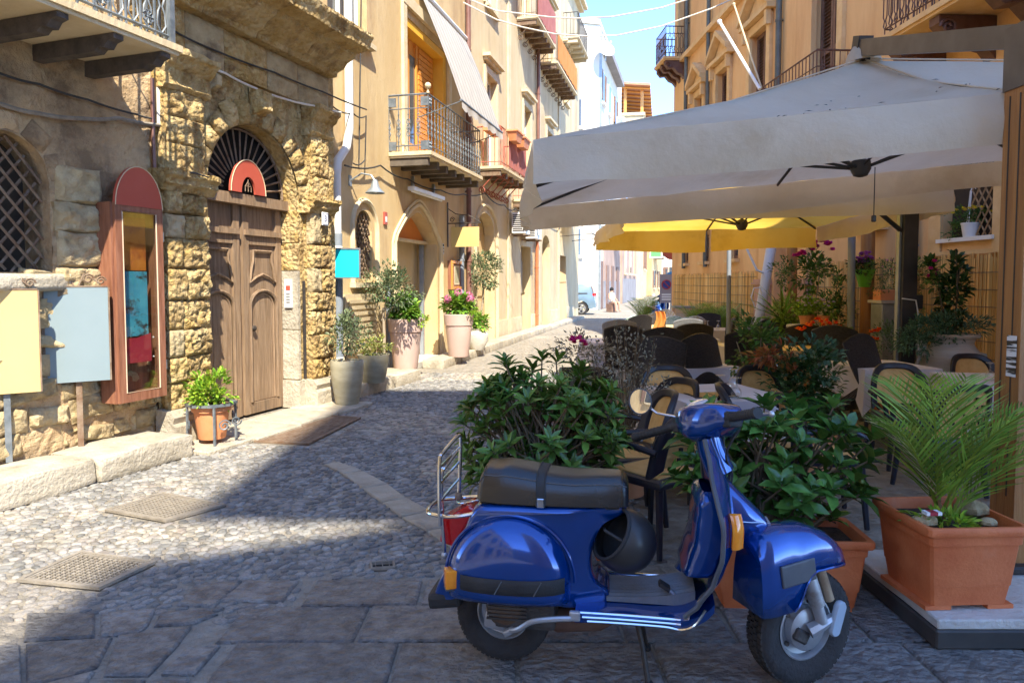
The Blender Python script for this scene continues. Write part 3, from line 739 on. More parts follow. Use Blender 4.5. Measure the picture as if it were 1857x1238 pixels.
# balcony at the top left
BZ = 3.50
bal = W1.part('balcony', M_trim, [(4.2, 6.72, 0.0, 0.88, BZ, BZ + 0.07)])
W1.part('slab_edge', M_cream2, [(4.18, 6.74, 0.86, 0.905, BZ + 0.03, BZ + 0.085), (6.715, 6.745, 0.0, 0.86, BZ + 0.03, BZ + 0.085)], bal)
for s in (6.60, 6.14, 5.68, 5.22, 4.76):
    poly = [(-0.02, BZ - 0.004), (0.86, BZ - 0.004), (0.86, BZ - 0.04), (0.80, BZ - 0.055), (0.76, BZ - 0.10), (0.70, BZ - 0.095), (0.66, BZ - 0.125), (-0.02, BZ - 0.13)]
    mb = MB(); n = len(poly)
    mb.add([W1.P(s - 0.045, a, b) for a, b in poly] + [W1.P(s + 0.045, a, b) for a, b in poly], [tuple(range(n)), tuple(range(2 * n - 1, n - 1, -1))] + [(i, (i + 1) % n, n + (i + 1) % n, n + i) for i in range(n)])
    mb.build('joist', M_iron if False else mat('weathered_joist', (0.055, 0.045, 0.04), (0.11, 0.09, 0.075), sc=8, rough=0.9, bump=0.8, bsc=20) if 'weathered_joist' not in bpy.data.materials else bpy.data.materials['weathered_joist'], bal)
for z_ in (BZ + 0.15, BZ + 0.55, BZ + 1.05):
    W1.tube('rail', M_greyiron, [(4.2, 0.83, z_), (6.68, 0.83, z_), (6.68, 0.0, z_)], 0.014, bal, 4)
bar_me = MB().tube([(0, 0, 0.08), (0, 0, 1.05)], 0.011, 5).mesh('baluster', M_greyiron, True)
mb = MB()
for sx in (-1, 1):
    mb.tube([(sx * 0.005, 0, 0.16), (sx * 0.045, 0, 0.22), (sx * 0.035, 0, 0.32), (sx * 0.012, 0, 0.37), (sx * 0.03, 0, 0.43), (sx * 0.05, 0, 0.5), (sx * 0.03, 0, 0.55)], 0.008, 4)
scr_me = mb.mesh('scroll', M_greyiron, True)
mb = MB()
for k in range(8):
    w = k * math.pi / 4; mb.tube([(0.012 * math.cos(w), 0, 0.012 * math.sin(w)), (0.045 * math.cos(w), -0.008, 0.05 * math.sin(w)), (0.05 * math.cos(w + .5), -0.004, 0.055 * math.sin(w + .5))], 0.009, 4)
mb.ball((0, 0, 0), 0.016, 6, 4); ros_me = mb.mesh('rosette', M_greyiron, True)
for i in range(18):
    s = 6.66 - i * 0.14
    link('baluster', bar_me, bal, W1.P(s, 0.83, BZ))
    link('scroll', scr_me, bal, W1.P(s - 0.07, 0.83, BZ))
    if i % 3 == 1: link('rosette', ros_me, bal, W1.P(s - 0.07, 0.83, BZ + 0.24))
    if i % 3 == 2: link('rosette', ros_me, bal, W1.P(s - 0.07, 0.83, BZ + 0.68))
for i in range(6): link('baluster', bar_me, bal, W1.P(6.68, 0.72 - i * 0.14, BZ))
W1.part('post', M_greyiron, [(6.655, 6.705, 0.80, 0.86, BZ + 0.07, BZ + 1.1)], bal)
W1.part('balcony_door', M_trim, [(5.2, 6.3, -0.02, 0.03, BZ + 0.09, BZ + 2.6)])
for k in range(2): W1.part('shutter', M_cream2, [(5.26 + k * 0.52, 5.74 + k * 0.52, 0.03, 0.06, BZ + 0.12, BZ + 2.5)])
# cables strung along the old house
def strand(name, label, wl, pts, m, r=0.008, out=0.06, sag=0.0):
    q = []
    for i, p in enumerate(pts):
        o_ = p[2] if len(p) > 2 else out
        s, z = wl.at(p[0], p[1], o_); q.append((s, o_, z))
    fine = []
    for i in range(len(q) - 1):
        for t in range(5):
            f = t / 5; fine.append([q[i][k] * (1 - f) + q[i + 1][k] * f for k in range(3)]); fine[-1][2] -= sag * 4 * f * (1 - f)
    fine.append(q[-1])
    o = MB().tube([wl.W(*p) for p in fine], r, 5).build(name, m, None, smooth=True)
    return tag(o, label, 'cable')
Z1 = lambda pts: [(x / 2.8136, y / 2.8136) + tuple(r) for x, y, *r in pts]
strand('wall_cable', 'thin dark clipped cable sloping under the balcony joists toward the portal', W1, Z1([(-200, 330), (0, 375), (200, 430), (450, 510), (700, 585), (790, 605)]), M_cable, 0.010, 0.05, 0.01)
strand('wall_cable', 'thick sagging bundle of grey cables above the lattice window', W1, Z1([(-200, 500), (0, 530), (200, 580), (420, 605), (600, 603), (830, 640)]), mat('grey_cable', (0.20, 0.17, 0.13), (0.28, 0.24, 0.19), sc=20, rough=0.8), 0.018, 0.06, 0.01)
strand('wall_cable', 'long straight dark cable with clips running under the portal cornice', W1, Z1([(870, 150, .12), (1100, 260, .12), (1400, 370, .12), (1650, 470, .14), (1870, 560, .16)]), M_cable, 0.011, 0.12, 0.01)
strand('wall_cable', 'pale double cable drooping across the portal frieze to the right capital', W1, Z1([(880, 250, .14), (1000, 310, .13), (1150, 375, .12), (1300, 450, .11), (1450, 505, .11), (1600, 540, .2), (1740, 575, .32)]), M_cablew, 0.013, 0.12, 0.008)
strand('wall_cable', 'thin cable clipped above the left portal impost', W1, Z1([(800, 865, .1), (900, 868, .2), (1000, 885, .28), (1065, 905, .28)]), M_cable, 0.008, 0.12, 0.0)
strand('service_pipe', 'thin brown conduit running down beside the red arched cabinet top', W1, Z1([(778, 400, .05), (782, 700, .05), (790, 880, .05)]), M_pipebrown, 0.020, 0.05, 0.0)
strand('service_pipe', 'pair of pale conduits beside the balcony end', W1, Z1([(805, 395, .05), (808, 640, .05)]), M_cablew, 0.022, 0.05, 0.0)

# ------------------------------------------------------------------ builders for house fronts
def spiral(r0, r1, turns, n=18, a0=0.0):
    return [(r0 + (r1 - r0) * i / n, a0 + turns * 2 * math.pi * i / n) for i in range(n + 1)]
def window(wl, s0, s1, z0, z1, depth=0.2, frame=M_whitepaint, sill=True, parent_m=None, mull=True, sillm=None, surround=None):
    w = wl.part('window', frame, [(s0, s0 + 0.06, -depth, -depth + 0.06, z0, z1), (s1 - 0.06, s1, -depth, -depth + 0.06, z0, z1), (s0 + .06, s1 - .06, -depth, -depth + 0.06, z1 - 0.07, z1), (s0 + .06, s1 - .06, -depth, -depth + 0.06, z0, z0 + 0.08)])
    wl.part('pane', M_pane, [(s0 + 0.06, s1 - 0.06, -depth + 0.01, -depth + 0.025, z0 + 0.08, z1 - 0.07)], w)
    if mull: wl.part('mullion', frame, [((s0 + s1) / 2 - 0.03, (s0 + s1) / 2 + 0.03, -depth + 0.026, -depth + 0.07, z0 + 0.08, z1 - 0.07), (s0 + .06, s1 - .06, -depth + 0.026, -depth + 0.06, z0 + (z1 - z0) * 0.62, z0 + (z1 - z0) * 0.62 + 0.04)], w)
    if sill: wl.part('sill', sillm or M_trim, [(s0 - 0.1, s1 + 0.1, 0.003, 0.12, z0 - 0.08, z0 - 0.002)], w)
    if surround:
        wl.part('surround', surround, [(s0 - 0.16, s0 - 0.002, 0.002, 0.05, z0, z1 + 0.16), (s1 + 0.002, s1 + 0.16, 0.002, 0.05, z0, z1 + 0.16), (s0, s1, 0.002, 0.05, z1 + 0.002, z1 + 0.16)], w)
        wl.part('hood', surround, [(s0 - 0.24, s1 + 0.24, 0.003, 0.20, z1 + 0.34, z1 + 0.42), (s0 - 0.18, s1 + 0.18, 0.003, 0.11, z1 + 0.27, z1 + 0.338)], w)
    return w
_bars = {}
def balcony(wl, s0, s1, z, proj, m, slabm, h=1.0, gap=0.11, style='plain', beams=0, beamm=None, scrolls=0, r=0.009, name='balcony'):
    b = wl.part(name, slabm, [(s0, s1, 0.0, proj, z, z + 0.09)])
    wl.part('slab_edge', slabm, [(s0 - 0.025, s1 + 0.025, proj + 0.001, proj + 0.03, z + 0.035, z + 0.10), (s0 - 0.025, s0 - 0.001, 0.002, proj, z + 0.035, z + 0.10)], b)
    for i in range(beams):
        s = s0 + 0.08 + (s1 - s0 - 0.16) * i / max(1, beams - 1)
        wl.part('joist', beamm or M_iron, [(s - 0.05, s + 0.05, 0.0, proj * 0.93, z - 0.13, z - 0.002)], b)
    for i in range(scrolls):
        s = s0 + 0.1 + (s1 - s0 - 0.2) * i / max(1, scrolls - 1)
        pts = [(s, proj - 0.06, z - 0.02), (s, proj * 0.6, z - 0.12), (s, 0.08, z - 0.42)]
        c = (0.10, z - 0.46)
        pts += [(s, c[0] + rr * math.cos(a), c[1] + rr * math.sin(a)) for rr, a in spiral(0.09, 0.02, 1.6, 14, R(100))]
        wl.tube('scroll_bracket', m, pts, 0.014, b, 4)
        pts = [(s, proj - 0.12 + rr * math.cos(a), z - 0.10 + rr * math.sin(a)) for rr, a in spiral(0.07, 0.015, 1.5, 12, R(60))]
        wl.tube('scroll_bracket', m, pts, 0.011, b, 4)
    zb, zt = z + 0.20, z + h
    for zz, rr in ((zb, 0.011), (zt, 0.017)) + (((z + h * 0.78, 0.010),) if style != 'plain' else ()):
        wl.tube('rail', m, [(s0, 0.0, zz), (s0, proj - 0.03, zz), (s1, proj - 0.03, zz), (s1, 0.0, zz)], rr, b, 4)
    key = (m.name, round(h, 2), style)
    if key not in _bars:
        if style == 'plain':
            mb = MB().tube([(0, 0, 0.09), (0, 0, h)], r, 4)
        elif style == 'lyre':
            mb = MB()
            for sx in (-1, 1):
                mb.tube([(0, 0, 0.2), (sx * 0.035, 0, 0.24), (sx * 0.012, 0, 0.31), (sx * 0.04, 0, 0.36), (sx * 0.04, 0, 0.62), (sx * 0.012, 0, 0.68), (sx * 0.035, 0, 0.74), (0, 0, 0.78)], 0.0085, 4)
            mb.tube([(0, 0, 0.09), (0, 0, 0.2)], 0.009, 4); mb.tube([(0, 0, 0.78), (0, 0, h)], 0.009, 4)
        else:   # curled iron: straight shaft with leaves and a knop
            mb = MB().tube([(0, 0, 0.09), (0, 0, h)], 0.009, 4)
            for zz in (0.4, 0.5, 0.6):
                for sx in (-1, 1): mb.tube([(0, 0, zz - 0.05), (sx * 0.032, 0, zz - 0.01), (sx * 0.022, 0, zz + 0.04), (0, 0, zz + 0.05)], 0.008, 4)
            mb.ball((0, 0, 0.5), 0.022, 6, 4); mb.ball((0, 0, 0.27), 0.016, 6, 4); mb.ball((0, 0, 0.73), 0.016, 6, 4)
        _bars[key] = mb.mesh('baluster', m, True)
    n = max(2, int((s1 - s0) / gap))
    for i in range(n + 1): link('baluster', _bars[key], b, wl.P(s0 + (s1 - s0) * i / n, proj - 0.03, z))
    n2 = max(2, int(proj / gap))
    for i in range(n2):
        o = link('baluster', _bars[key], b, wl.P(s0, (proj - 0.03) * i / n2, z)); o.rotation_euler = (0, 0, R(90))
        o = link('baluster', _bars[key], b, wl.P(s1, (proj - 0.03) * i / n2, z)); o.rotation_euler = (0, 0, R(90))
    return b
def drainpipe(wl, s, z0, z1, m, label, r=0.05, out=0.09, lower=None, name='drainpipe'):
    t = thing(name, label, 'drainpipe', wl.W(s, 0, 0), wl.th)
    f = lambda zz, o=out: Vector((0, o * wl.sg, zz))
    MB().tube([f(z0), f(z1)], r, 10).build('pipe', m, t, smooth=True)
    if lower: MB().tube([f(lower[0]), f(lower[1])], r * 1.12, 10).build('shoe', lower[2], t, smooth=True)
    zz = z0 + 0.5
    while zz < z1:
        mb = MB().tube([f(zz - 0.02), f(zz + 0.02)], r * 1.2, 10); y = sorted((0, out * wl.sg)); mb.box(-0.012, 0.012, y[0], y[1], zz - 0.012, zz + 0.012); mb.build('clip', m, t); zz += 1.6
    return t

# ------------------------------------------------------------------ left: cream house with the pointed door and awning
W2 = Wall(-5.21, 0.25, 'L', 'cream_townhouse', 'cream plastered house with pointed arch doorway and striped balcony awning')
H2 = 14.2
ops = [(13.04, 15.12, 0, 2.38, 0.56, 'p', 0.45), (11.43, 12.0, 1.66, 2.44, 0.31, 'r', 0.18), (13.45, 15.75, 3.86, 6.45, 0, 'r', 0.3), (10.6, 11.9, 5.4, 7.4, 0)]
o = wall_mesh(9.8, 17.2, 0, H2, ops, -1, 0.5, 0.25).build('wall', M_cream, W2.root); weld(o.data)
W2.part('house_body', M_cream, [(9.8, 17.18, -7, -0.5, 0, H2 - 0.02)])
W2.part('doorway_back', M_cream2, [(13.0, 15.2, -0.49, -0.452, 0.0, 2.45)])
M_tymp = mat('orange_tympanum', (0.62, 0.20, 0.035), (0.70, 0.25, 0.05), sc=2, rough=0.7)
W2.part('tympanum', M_tymp, [(13.0, 15.2, -0.30, -0.27, 2.44, 3.0)])
W2.part('transom', M_trim, [(13.05, 15.11, -0.29, -0.2, 2.38, 2.437)])
W2.part('doorstep', M_whitestone, [(13.05, 15.6, -0.44, 0.16, -0.01, 0.10)])
W2.part('door_side_pipe', M_pipegrey, [(14.98, 15.06, -0.35, -0.27, 0.1, 2.37)])
for k in (0, 1):      # moulded pointed surround
    e = 0.18 + 0.10 * k
    pts = [(13.08 - e, 0.02, 0.0), (13.08 - e, 0.02, 2.3)] + [(14.08 + (1.04 + e) * x, 0.02, 2.34 + (0.58 + e * 0.9) * (1 - abs(x) ** 1.55)) for x in [i / 10 - 1 for i in range(1, 20)]] + [(15.08 + e, 0.02, 2.3), (15.08 + e, 0.02, 0.0)]
    W2.tube('door_moulding', M_trim, pts, 0.035 - 0.01 * k, n=6)
# lattice window
gw = W2.part('lattice_window', M_dim, [(11.40, 12.03, -0.22, -0.18, 1.64, 2.78)])
for i in range(-6, 9):
    for sgn in (1, -1):
        pts = []
        for t in range(25):
            s = 11.43 + 0.57 * t / 24; zz = 2.2 + i * 0.14 + sgn * (s - 11.71) * 1.3
            hd = 2.44 + 0.31 * math.sqrt(max(0, 1 - ((s - 11.715) / 0.285) ** 2))
            if 1.66 < zz < hd: pts.append(W2.P(s, -0.05 - 0.01 * sgn, zz))
        if len(pts) > 1: MB().tube([pts[0], pts[-1]], 0.012, 4).build('lattice_strip', M_rust, gw)
e = 0.16
W2.tube('window_moulding', M_trim, [(11.43 - e, 0.02, 1.6), (11.43 - e, 0.02, 2.44)] + [(11.715 - (0.285 + e) * math.cos(math.pi * t / 12), 0.02, 2.44 + (0.31 + e) * math.sin(math.pi * t / 12)) for t in range(13)] + [(12.0 + e, 0.02, 2.44), (12.0 + e, 0.02, 1.6)], 0.04)
W2.part('sill', M_trim, [(11.2, 12.25, 0.003, 0.1, 1.52, 1.60)])
vent = W2.part('louvre_vent', M_cream2, [(10.9, 12.0, 0.003, 0.07, 0.45, 1.42)])
for k in range(9): W2.part('slat', M_cream2, [(10.98, 11.92, 0.0715, 0.10, 0.52 + k * 0.095, 0.575 + k * 0.095)], vent)
# french door behind the balcony
fd = W2.part('french_door', M_orangewood, [(13.47, 15.73, -0.29, -0.25, 3.87, 6.44)])
W2.part('door_frame', M_yellowwood, [(13.46, 13.60, -0.25, -0.02, 3.87, 6.44), (15.58, 15.74, -0.25, -0.02, 3.87, 6.44), (13.6, 15.58, -0.25, -0.02, 6.3, 6.44)], fd)
for a in (13.68, 14.16): W2.part('glazing', M_pane, [(a, a + 0.36, -0.249, -0.235, 4.3, 6.0)], fd); W2.part('leaf_frame', M_orangewood, [(a - 0.05, a - 0.002, -0.249, -0.20, 3.95, 6.25), (a + .362, a + .42, -0.249, -0.20, 3.95, 6.25), (a, a + .36, -0.249, -0.2, 3.95, 4.29)], fd)
for k in range(22): W2.part('slat', M_orangewood, [(14.72, 15.5, -0.249, -0.22, 4.0 + k * 0.103, 4.088 + k * 0.103)], fd)
for a, b in ((13.28, 13.44), (15.76, 15.92)): W2.part('door_trim', M_trim, [(a, b, 0.003, 0.06, 3.86, 6.6)])
W2.part('door_trim', M_trim, [(13.28, 15.92, 0.003, 0.07, 6.602, 6.8)])
window(W2, 10.6, 11.9, 5.4, 7.4, 0.22)
bal2 = balcony(W2, 12.72, 15.78, 3.74, 0.75, M_greyiron, M_trim, 1.06, 0.16, 'curl', 7, mat('brown_joist', (0.09, 0.07, 0.05), (0.14, 0.11, 0.08), sc=6, rough=0.8))
for a, o_ in ((12.72, 0.06), (12.72, 0.66), (12.79, 0.72)):
    for zz in (3.94, 4.68):
        mb = MB(); mb.box(-0.07, 0.07, -0.012, 0.012, -0.075, 0.075)
        for q in range(4): mb.ball((0.04 * math.cos(q * 1.57 + .78), -0.015, 0.04 * math.sin(q * 1.57 + .78)), 0.022, 6, 4)
        p = mb.build('corner_panel', M_greyiron, bal2, loc=W2.P(a, o_, zz))
        if a == 12.72: p.rotation_euler = (0, 0, R(90))
MB().ball((0, 0, 0.13), 0.055, 12, 8).lathe([(0.025, 0), (0.03, 0.02), (0.012, 0.05), (0.02, 0.08), (0.012, 0.1)], 8).build('finial', M_trim, bal2, smooth=True, loc=W2.P(12.72, 0.72, 4.8))
# striped awning with scalloped edge
M_awn = mat('white_awning_cloth', (0.46, 0.44, 0.41), (0.54, 0.52, 0.48), sc=3, rough=0.8, trans=0.18, wave=None)
M_awn2 = mat('grey_awning_stripe', (0.31, 0.30, 0.285), (0.36, 0.35, 0.33), sc=3, rough=0.8, trans=0.15)
aw = thing('striped_awning', 'pale grey striped sloping awning with scalloped edge over the first balcony', 'awning', W2.W(14.07, 0, 5.0), W2.th)
AL, AO, AZ0, AZ1 = 2.95, 0.84, 5.02, 7.15
N = 24
for k in range(N):
    a, b = AL * k / N, AL * (k + 1) / N
    if k % 2: b -= AL / N * 0.55; 
    elif k: a -= AL / N * 0.55
    mb = MB(); mb.grid(lambda u, v: (a + (b - a) * u, -(AO * (1 - v) + 0.03) - 0.05 * math.sin(math.pi * v), (AZ0 - 5.0) + (AZ1 - AZ0) * v - 0.05 * math.sin(math.pi * v)), 1, 8)
    mb.build('stripe', M_awn2 if k % 2 else M_awn, aw, fix=False)
mb = MB(); n = 60
for i in range(n + 1):
    x = AL * i / n; mb.v += [Vector((x, -AO - 0.04, 0.0)), Vector((x, -AO - 0.05 - 0.02 * math.sin(x * 9), -0.13 - 0.05 * abs(math.sin(x / AL * math.pi * 9)))) ]
mb.f = [(2 * i, 2 * i + 2, 2 * i + 3, 2 * i + 1) for i in range(n)]; mb.build('scalloped_valance', M_awn, aw)
MB().tube([(-0.04, -AO - 0.035, 0.01), (AL + 0.04, -AO - 0.035, 0.01)], 0.022, 8).build('front_bar', M_greyiron, aw)
for x in (0.02, AL - 0.02): MB().tube([(x, -AO - 0.02, 0.0), (x, -0.02, -0.25)], 0.012, 5).build('arm', M_greyiron, aw)
MB().tube([(0, -0.05, AZ1 - 5.0), (AL, -0.05, AZ1 - 5.0)], 0.05, 8).build('roller', M_whitepaint, aw)

# next cream house, with the stacked balconies
W3 = Wall(-5.21, 0.25, 'L', 'cream_townhouse', 'long cream house with stacked iron balconies running toward the blue car')
ops = [(17.95, 19.55, 0, 2.85, 0.52, 'r', 0.28), (22.6, 24.0, 0, 2.75, 0, 'r', 0.3), (25.9, 27.3, 0, 2.9, 0.4, 'r', 0.3), (29.3, 30.9, 0, 2.7, 0, 'r', 0.3),
       (18.7, 19.7, 4.46, 6.9, 0), (22.9, 23.9, 5.2, 7.1, 0), (26.6, 27.6, 5.2, 7.1, 0), (30.2, 31.2, 5.0, 7.0, 0), (18.7, 19.7, 8.6, 10.8, 0), (22.8, 23.8, 9.55, 11.8, 0), (26.8, 27.8, 9.25, 11.5, 0), (30.2, 31.2, 9.0, 11.0, 0)]
o = wall_mesh(17.2, 34.4, 0, H2, ops, -1, 0.6, 0.25).build('wall', M_cream2, W3.root); weld(o.data)
W3.part('house_body', M_cream2, [(17.2, 34.4, -7, -0.45, 0, H2 - 0.02), (34.1, 34.398, -0.45, -0.02, 0, H2 - 0.02)])
W3.part('eaves', M_trim, [(17.1, 34.6, 0.0, 0.35, H2, H2 + 0.14), (17.1, 34.5, 0.0, 0.2, H2 - 0.14, H2 - 0.002)])
M_greydoor = mat('grey_door', (0.30, 0.26, 0.20), (0.36, 0.31, 0.24), sc=3, rough=0.6, stretch=(5, 5, .4))
for s0, s1, z1, m in ((17.95, 19.55, 2.86, M_cream), (22.6, 24.0, 2.75, M_greydoor), (25.9, 27.3, 2.95, M_greydoor), (29.3, 30.9, 2.7, M_brownwall)):
    d = W3.part('door', m, [(s0, s1, -0.33, -0.28, 0.0, z1)])
    for a in (s0 + 0.08, (s0 + s1) / 2 + 0.03): W3.part('door_panel', m, [(a, a + (s1 - s0) / 2 - 0.12, -0.28, -0.25, 0.15, 1.1), (a, a + (s1 - s0) / 2 - 0.12, -0.28, -0.25, 1.25, 2.3)], d)
W3.part('arch_fill', M_cream, [(17.9, 19.6, -0.34, -0.30, 2.86, 3.4)])
for s0, s1 in ((17.95, 19.55),):
    W3.tube('arch_moulding', M_trim, [(s0 - .2, 0.02, 0), (s0 - .2, 0.02, 2.85)] + [((s0 + s1) / 2 - (1.0) * math.cos(math.pi * t / 14), 0.02, 2.85 + 0.72 * math.sin(math.pi * t / 14)) for t in range(15)] + [(s1 + .2, 0.02, 2.85), (s1 + .2, 0.02, 0)], 0.045)
for s0, s1, z0, z1 in ((22.9, 23.9, 5.2, 7.1), (26.6, 27.6, 5.2, 7.1), (30.2, 31.2, 5.0, 7.0), (18.7, 19.7, 8.6, 10.8), (30.2, 31.2, 9.0, 11.0)): window(W3, s0, s1, z0, z1, 0.2, surround=M_trim)
for s0, s1, z0, z1 in ((18.7, 19.7, 4.46, 6.9), (22.8, 23.8, 9.55, 11.8), (26.8, 27.8, 9.25, 11.5)): window(W3, s0, s1, z0, z1, 0.2, sill=False, surround=M_trim)
for s in (20.9, 25.05, 28.9): W3.part('lesene', M_trim, [(s, s + 0.3, 0.002, 0.05, 0.0, H2 - 0.16)])
for a, b in ((17.25, 17.74), (19.77, 20.88), (21.22, 22.58), (24.02, 25.03), (27.32, 28.88), (30.92, 32.9)): W3.part('plinth', M_trim, [(a, b, 0.002, 0.045, 0.0, 0.55)])
M_rediron = mat('red_painted_iron', (0.40, 0.10, 0.07), (0.48, 0.15, 0.10), sc=8, rough=0.6)
b3 = balcony(W3, 17.98, 20.55, 4.33, 0.62, M_rediron, M_trim, 1.05, 0.13, 'plain', 5, M_rust, 6)
b4 = balcony(W3, 22.05, 24.9, 9.35, 0.62, M_rust, M_trim, 1.05, 0.14, 'plain', 6, M_rust, 5)
b5 = balcony(W3, 25.3, 29.6, 9.0, 0.62, M_rust, M_trim, 1.05, 0.14, 'plain', 8, M_rust, 7)
b6 = balcony(W3, 30.0, 32.8, 11.4, 0.62, M_iron, M_trim, 1.05, 0.14, 'plain', 5, M_trim, 0)
b7 = balcony(W3, 19.2, 21.4, 10.9, 0.62, M_rust, M_trim, 1.05, 0.14, 'plain', 5, M_rust, 3)
b8 = balcony(W3, 21.6, 24.2, 3.95, 0.55, M_rediron, M_trim, 1.0, 0.14, 'plain', 5, M_rust, 5)
def drape(wl, s0, s1, z0, z1, out, m, label):
    mb = MB(); n = 24
    mb.grid(lambda u, v: wl.W(s0 + (s1 - s0) * u, out + 0.015 * math.sin(u * 40) * (1 - v) + 0.008 * math.sin(u * 90), z0 + (z1 - z0) * v), n, 4)
    n0 = len(mb.v); mb.grid(lambda u, v: wl.W(s0 + (s1 - s0) * u, out - 0.012 + 0.015 * math.sin(u * 40) * (1 - v), z0 + (z1 - z0) * v), n, 4)
    return tag(mb.build('balcony_cloth', m, None, smooth=True, fix=False), label, 'cloth')
M_redcloth = mat('faded_red_cloth', (0.48, 0.16, 0.13), (0.55, 0.21, 0.17), sc=3, rough=0.9, trans=0.2)
M_orcloth = mat('orange_cloth', (0.70, 0.26, 0.05), (0.76, 0.32, 0.08), sc=3, rough=0.9, trans=0.2)
drape(W3, 18.6, 20.5, 4.5, 5.3, 0.645, M_redcloth, 'faded red cloth over the low balcony with two flower boxes')
drape(W3, 22.1, 24.85, 9.5, 10.5, 0.645, M_redcloth, 'faded red cloth hung on the highest balcony rail under the white cables')
drape(W3, 25.4, 29.5, 9.2, 10.05, 0.645, M_orcloth, 'bright orange cloth on the balcony beside the white house')
for k, (u, v) in enumerate(((934, 250), (948, 262))):
    s, zz = W3.at(u, v, 0.75); t = thing('flower_box', ('terracotta flower box hooked on the red balcony rail, nearer one', 'terracotta flower box hooked on the red balcony rail, farther one')[k], 'flower box', W3.W(s, 0.75, zz), W3.th, 'flower boxes on the red balcony')
    mb = MB(); mb.add([Vector((x * kx, y * ky, z_)) for z_, kx, ky in ((-0.12, .26, .09), (0.12, .34, .13)) for y in (-1, 1) for x in (-1, 1)], [(0, 1, 3, 2), (0, 1, 5, 4), (2, 3, 7, 6), (0, 2, 6, 4), (1, 3, 7, 5)]); mb.build('trough', M_terra2, t)
    mb = MB(); mb.box(-0.36, 0.36, -0.15, 0.15, 0.10, 0.14); mb.build('rim', M_terra2, t)
s, zz = W3.at(888, 243, 0.1)
t = thing('flower_box', 'orange window box hung behind the scalloped awning edge', 'flower box', W3.W(18.3, 0.3, zz), W3.th); mb = MB(); mb.box(-0.45, 0.45, -0.12, 0.12, -0.1, 0.1); mb.build('trough', M_terra2, t); mb = MB(); mb.box(-0.48, 0.48, -0.14, 0.14, 0.1, 0.14); mb.build('rim', M_terra2, t)

drainpipe(W2, 10.55, 0.0, 3.2, M_pipewhite, 'white drainpipe with grey foot beside the golden portal', 0.065, 0.14, (0.0, 2.3, M_pipegrey))
tag(MB().tube([W2.W(10.55, 0.14, 3.15), W2.W(10.6, 0.14, 3.35), W2.W(10.95, 0.10, 3.6), W2.W(11.05, 0.10, 3.9), W2.W(11.05, 0.10, 8.0)], 0.065, 10).build('downpipe', M_pipewhite, None, smooth=True), 'cranked white downpipe rising above the portal cornice end', 'drainpipe')
drainpipe(W2, 17.0, 0.0, H2, M_pipebrown, 'dark brown drainpipe behind the yellow hanging sign', 0.06)
drainpipe(W2, 16.45, 0.0, 3.1, M_pipegrey, 'blue grey drainpipe beside the framed menu box', 0.06)
drainpipe(W3, 24.6, 0.0, 3.2, M_pipecopper, 'copper red drainpipe between two far doorways', 0.06)
drainpipe(W3, 24.75, 4.2, H2, M_pipebrown, 'plum brown drainpipe beneath the orange balcony cloth', 0.06)
drainpipe(W2, 12.45, 0.0, 1.55, M_pipegrey, 'short grey blue pipe rising behind the first mauve planter', 0.05)
for label, pts, m, r in (
    ('tangled dark cable from the portal capital down to the wall lamp', [(600, 190, .2), (640, 205, .12), (664, 210, .1), (662, 290, .1), (640, 296, .1)], M_cable, 0.011),
    ('long cable bundle drooping beneath the first balcony along the cream wall', [(625, 300, .08), (690, 300, .08), (740, 325, .08), (800, 345, .08), (840, 352, .08), (880, 350, .08)], M_cable, 0.014),
    ('thin vertical cable on the cream wall above the lamp', [(655, 0, .05), (653, 150, .05), (651, 290, .05)], M_cable, 0.012)):
    strand('wall_cable', label, W2, pts, m, r, 0.08, 0.05)
strand('wall_cable', 'sagging cable between the balconies and the air conditioners', W3, [(880, 350, .1), (915, 372, .1), (935, 378, .1), (965, 386, .1), (1000, 400, .1), (1030, 408, .1)], M_cable, 0.016, 0.1, 0.1)

# wall lamp, strip light, hanging sign, menu box, plates, air conditioners
def wl_thing(name, label, cat, wl, s, out, z): return thing(name, label, cat, wl.W(s, out, z), wl.th)
M_zinc = mat('zinc_grey', (0.30, 0.33, 0.34), (0.40, 0.43, 0.44), sc=6, rough=0.45, metal=0.5)
s, zz = W2.at(680, 338, 0.42)
t = wl_thing('wall_lamp', 'grey bell shaped lamp on a curved bracket above the lattice window', 'wall lamp', W2, s, 0.0, zz)
MB().tube([(0, -0.01, 0.1), (0, -0.2, 0.2), (0, -0.36, 0.17), (0, -0.42, 0.08)], 0.014, 6).build('arm', M_zinc, t)
MB().lathe([(0.03, 0.1), (0.05, 0.06), (0.07, -0.02), (0.15, -0.1), (0.145, -0.105), (0.06, -0.02)], 16, (0, -0.42, 0)).build('shade', M_zinc, t, smooth=True)
MB().ball((0, -0.42, -0.06), 0.045, 10, 6).build('bulb', M_whitepaint, t, smooth=True)
mb = MB(); mb.box(-0.04, 0.04, -0.02, 0.0, 0.02, 0.18); mb.build('wall_plate', M_zinc, t)
t = wl_thing('strip_light', 'long white strip light fixed above the pointed doorway', 'light fitting', W2, 13.4, 0.12, 3.28)
mb = MB(); mb.box(0, 1.7, -0.06, 0.06, 0.0, 0.07); mb.build('housing', M_whitepaint, t); MB().tube([(0.05, 0, -0.015), (1.65, 0, -0.015)], 0.02, 8).build('tube', M_whitepaint, t)
for x in (0.3, 1.4): mb = MB(); mb.box(x, x + 0.03, 0.06, 0.12, 0.0, 0.3); mb.build('bracket', M_zinc, t)
M_yboard = mat('blank_yellow_board', (0.62, 0.46, 0.16), (0.66, 0.50, 0.19), sc=2, rough=0.6)
t = wl_thing('hanging_sign', 'blank yellow sign hung from a curled iron bracket by the doorway', 'sign', W2, 15.72, 0.0, 2.36)
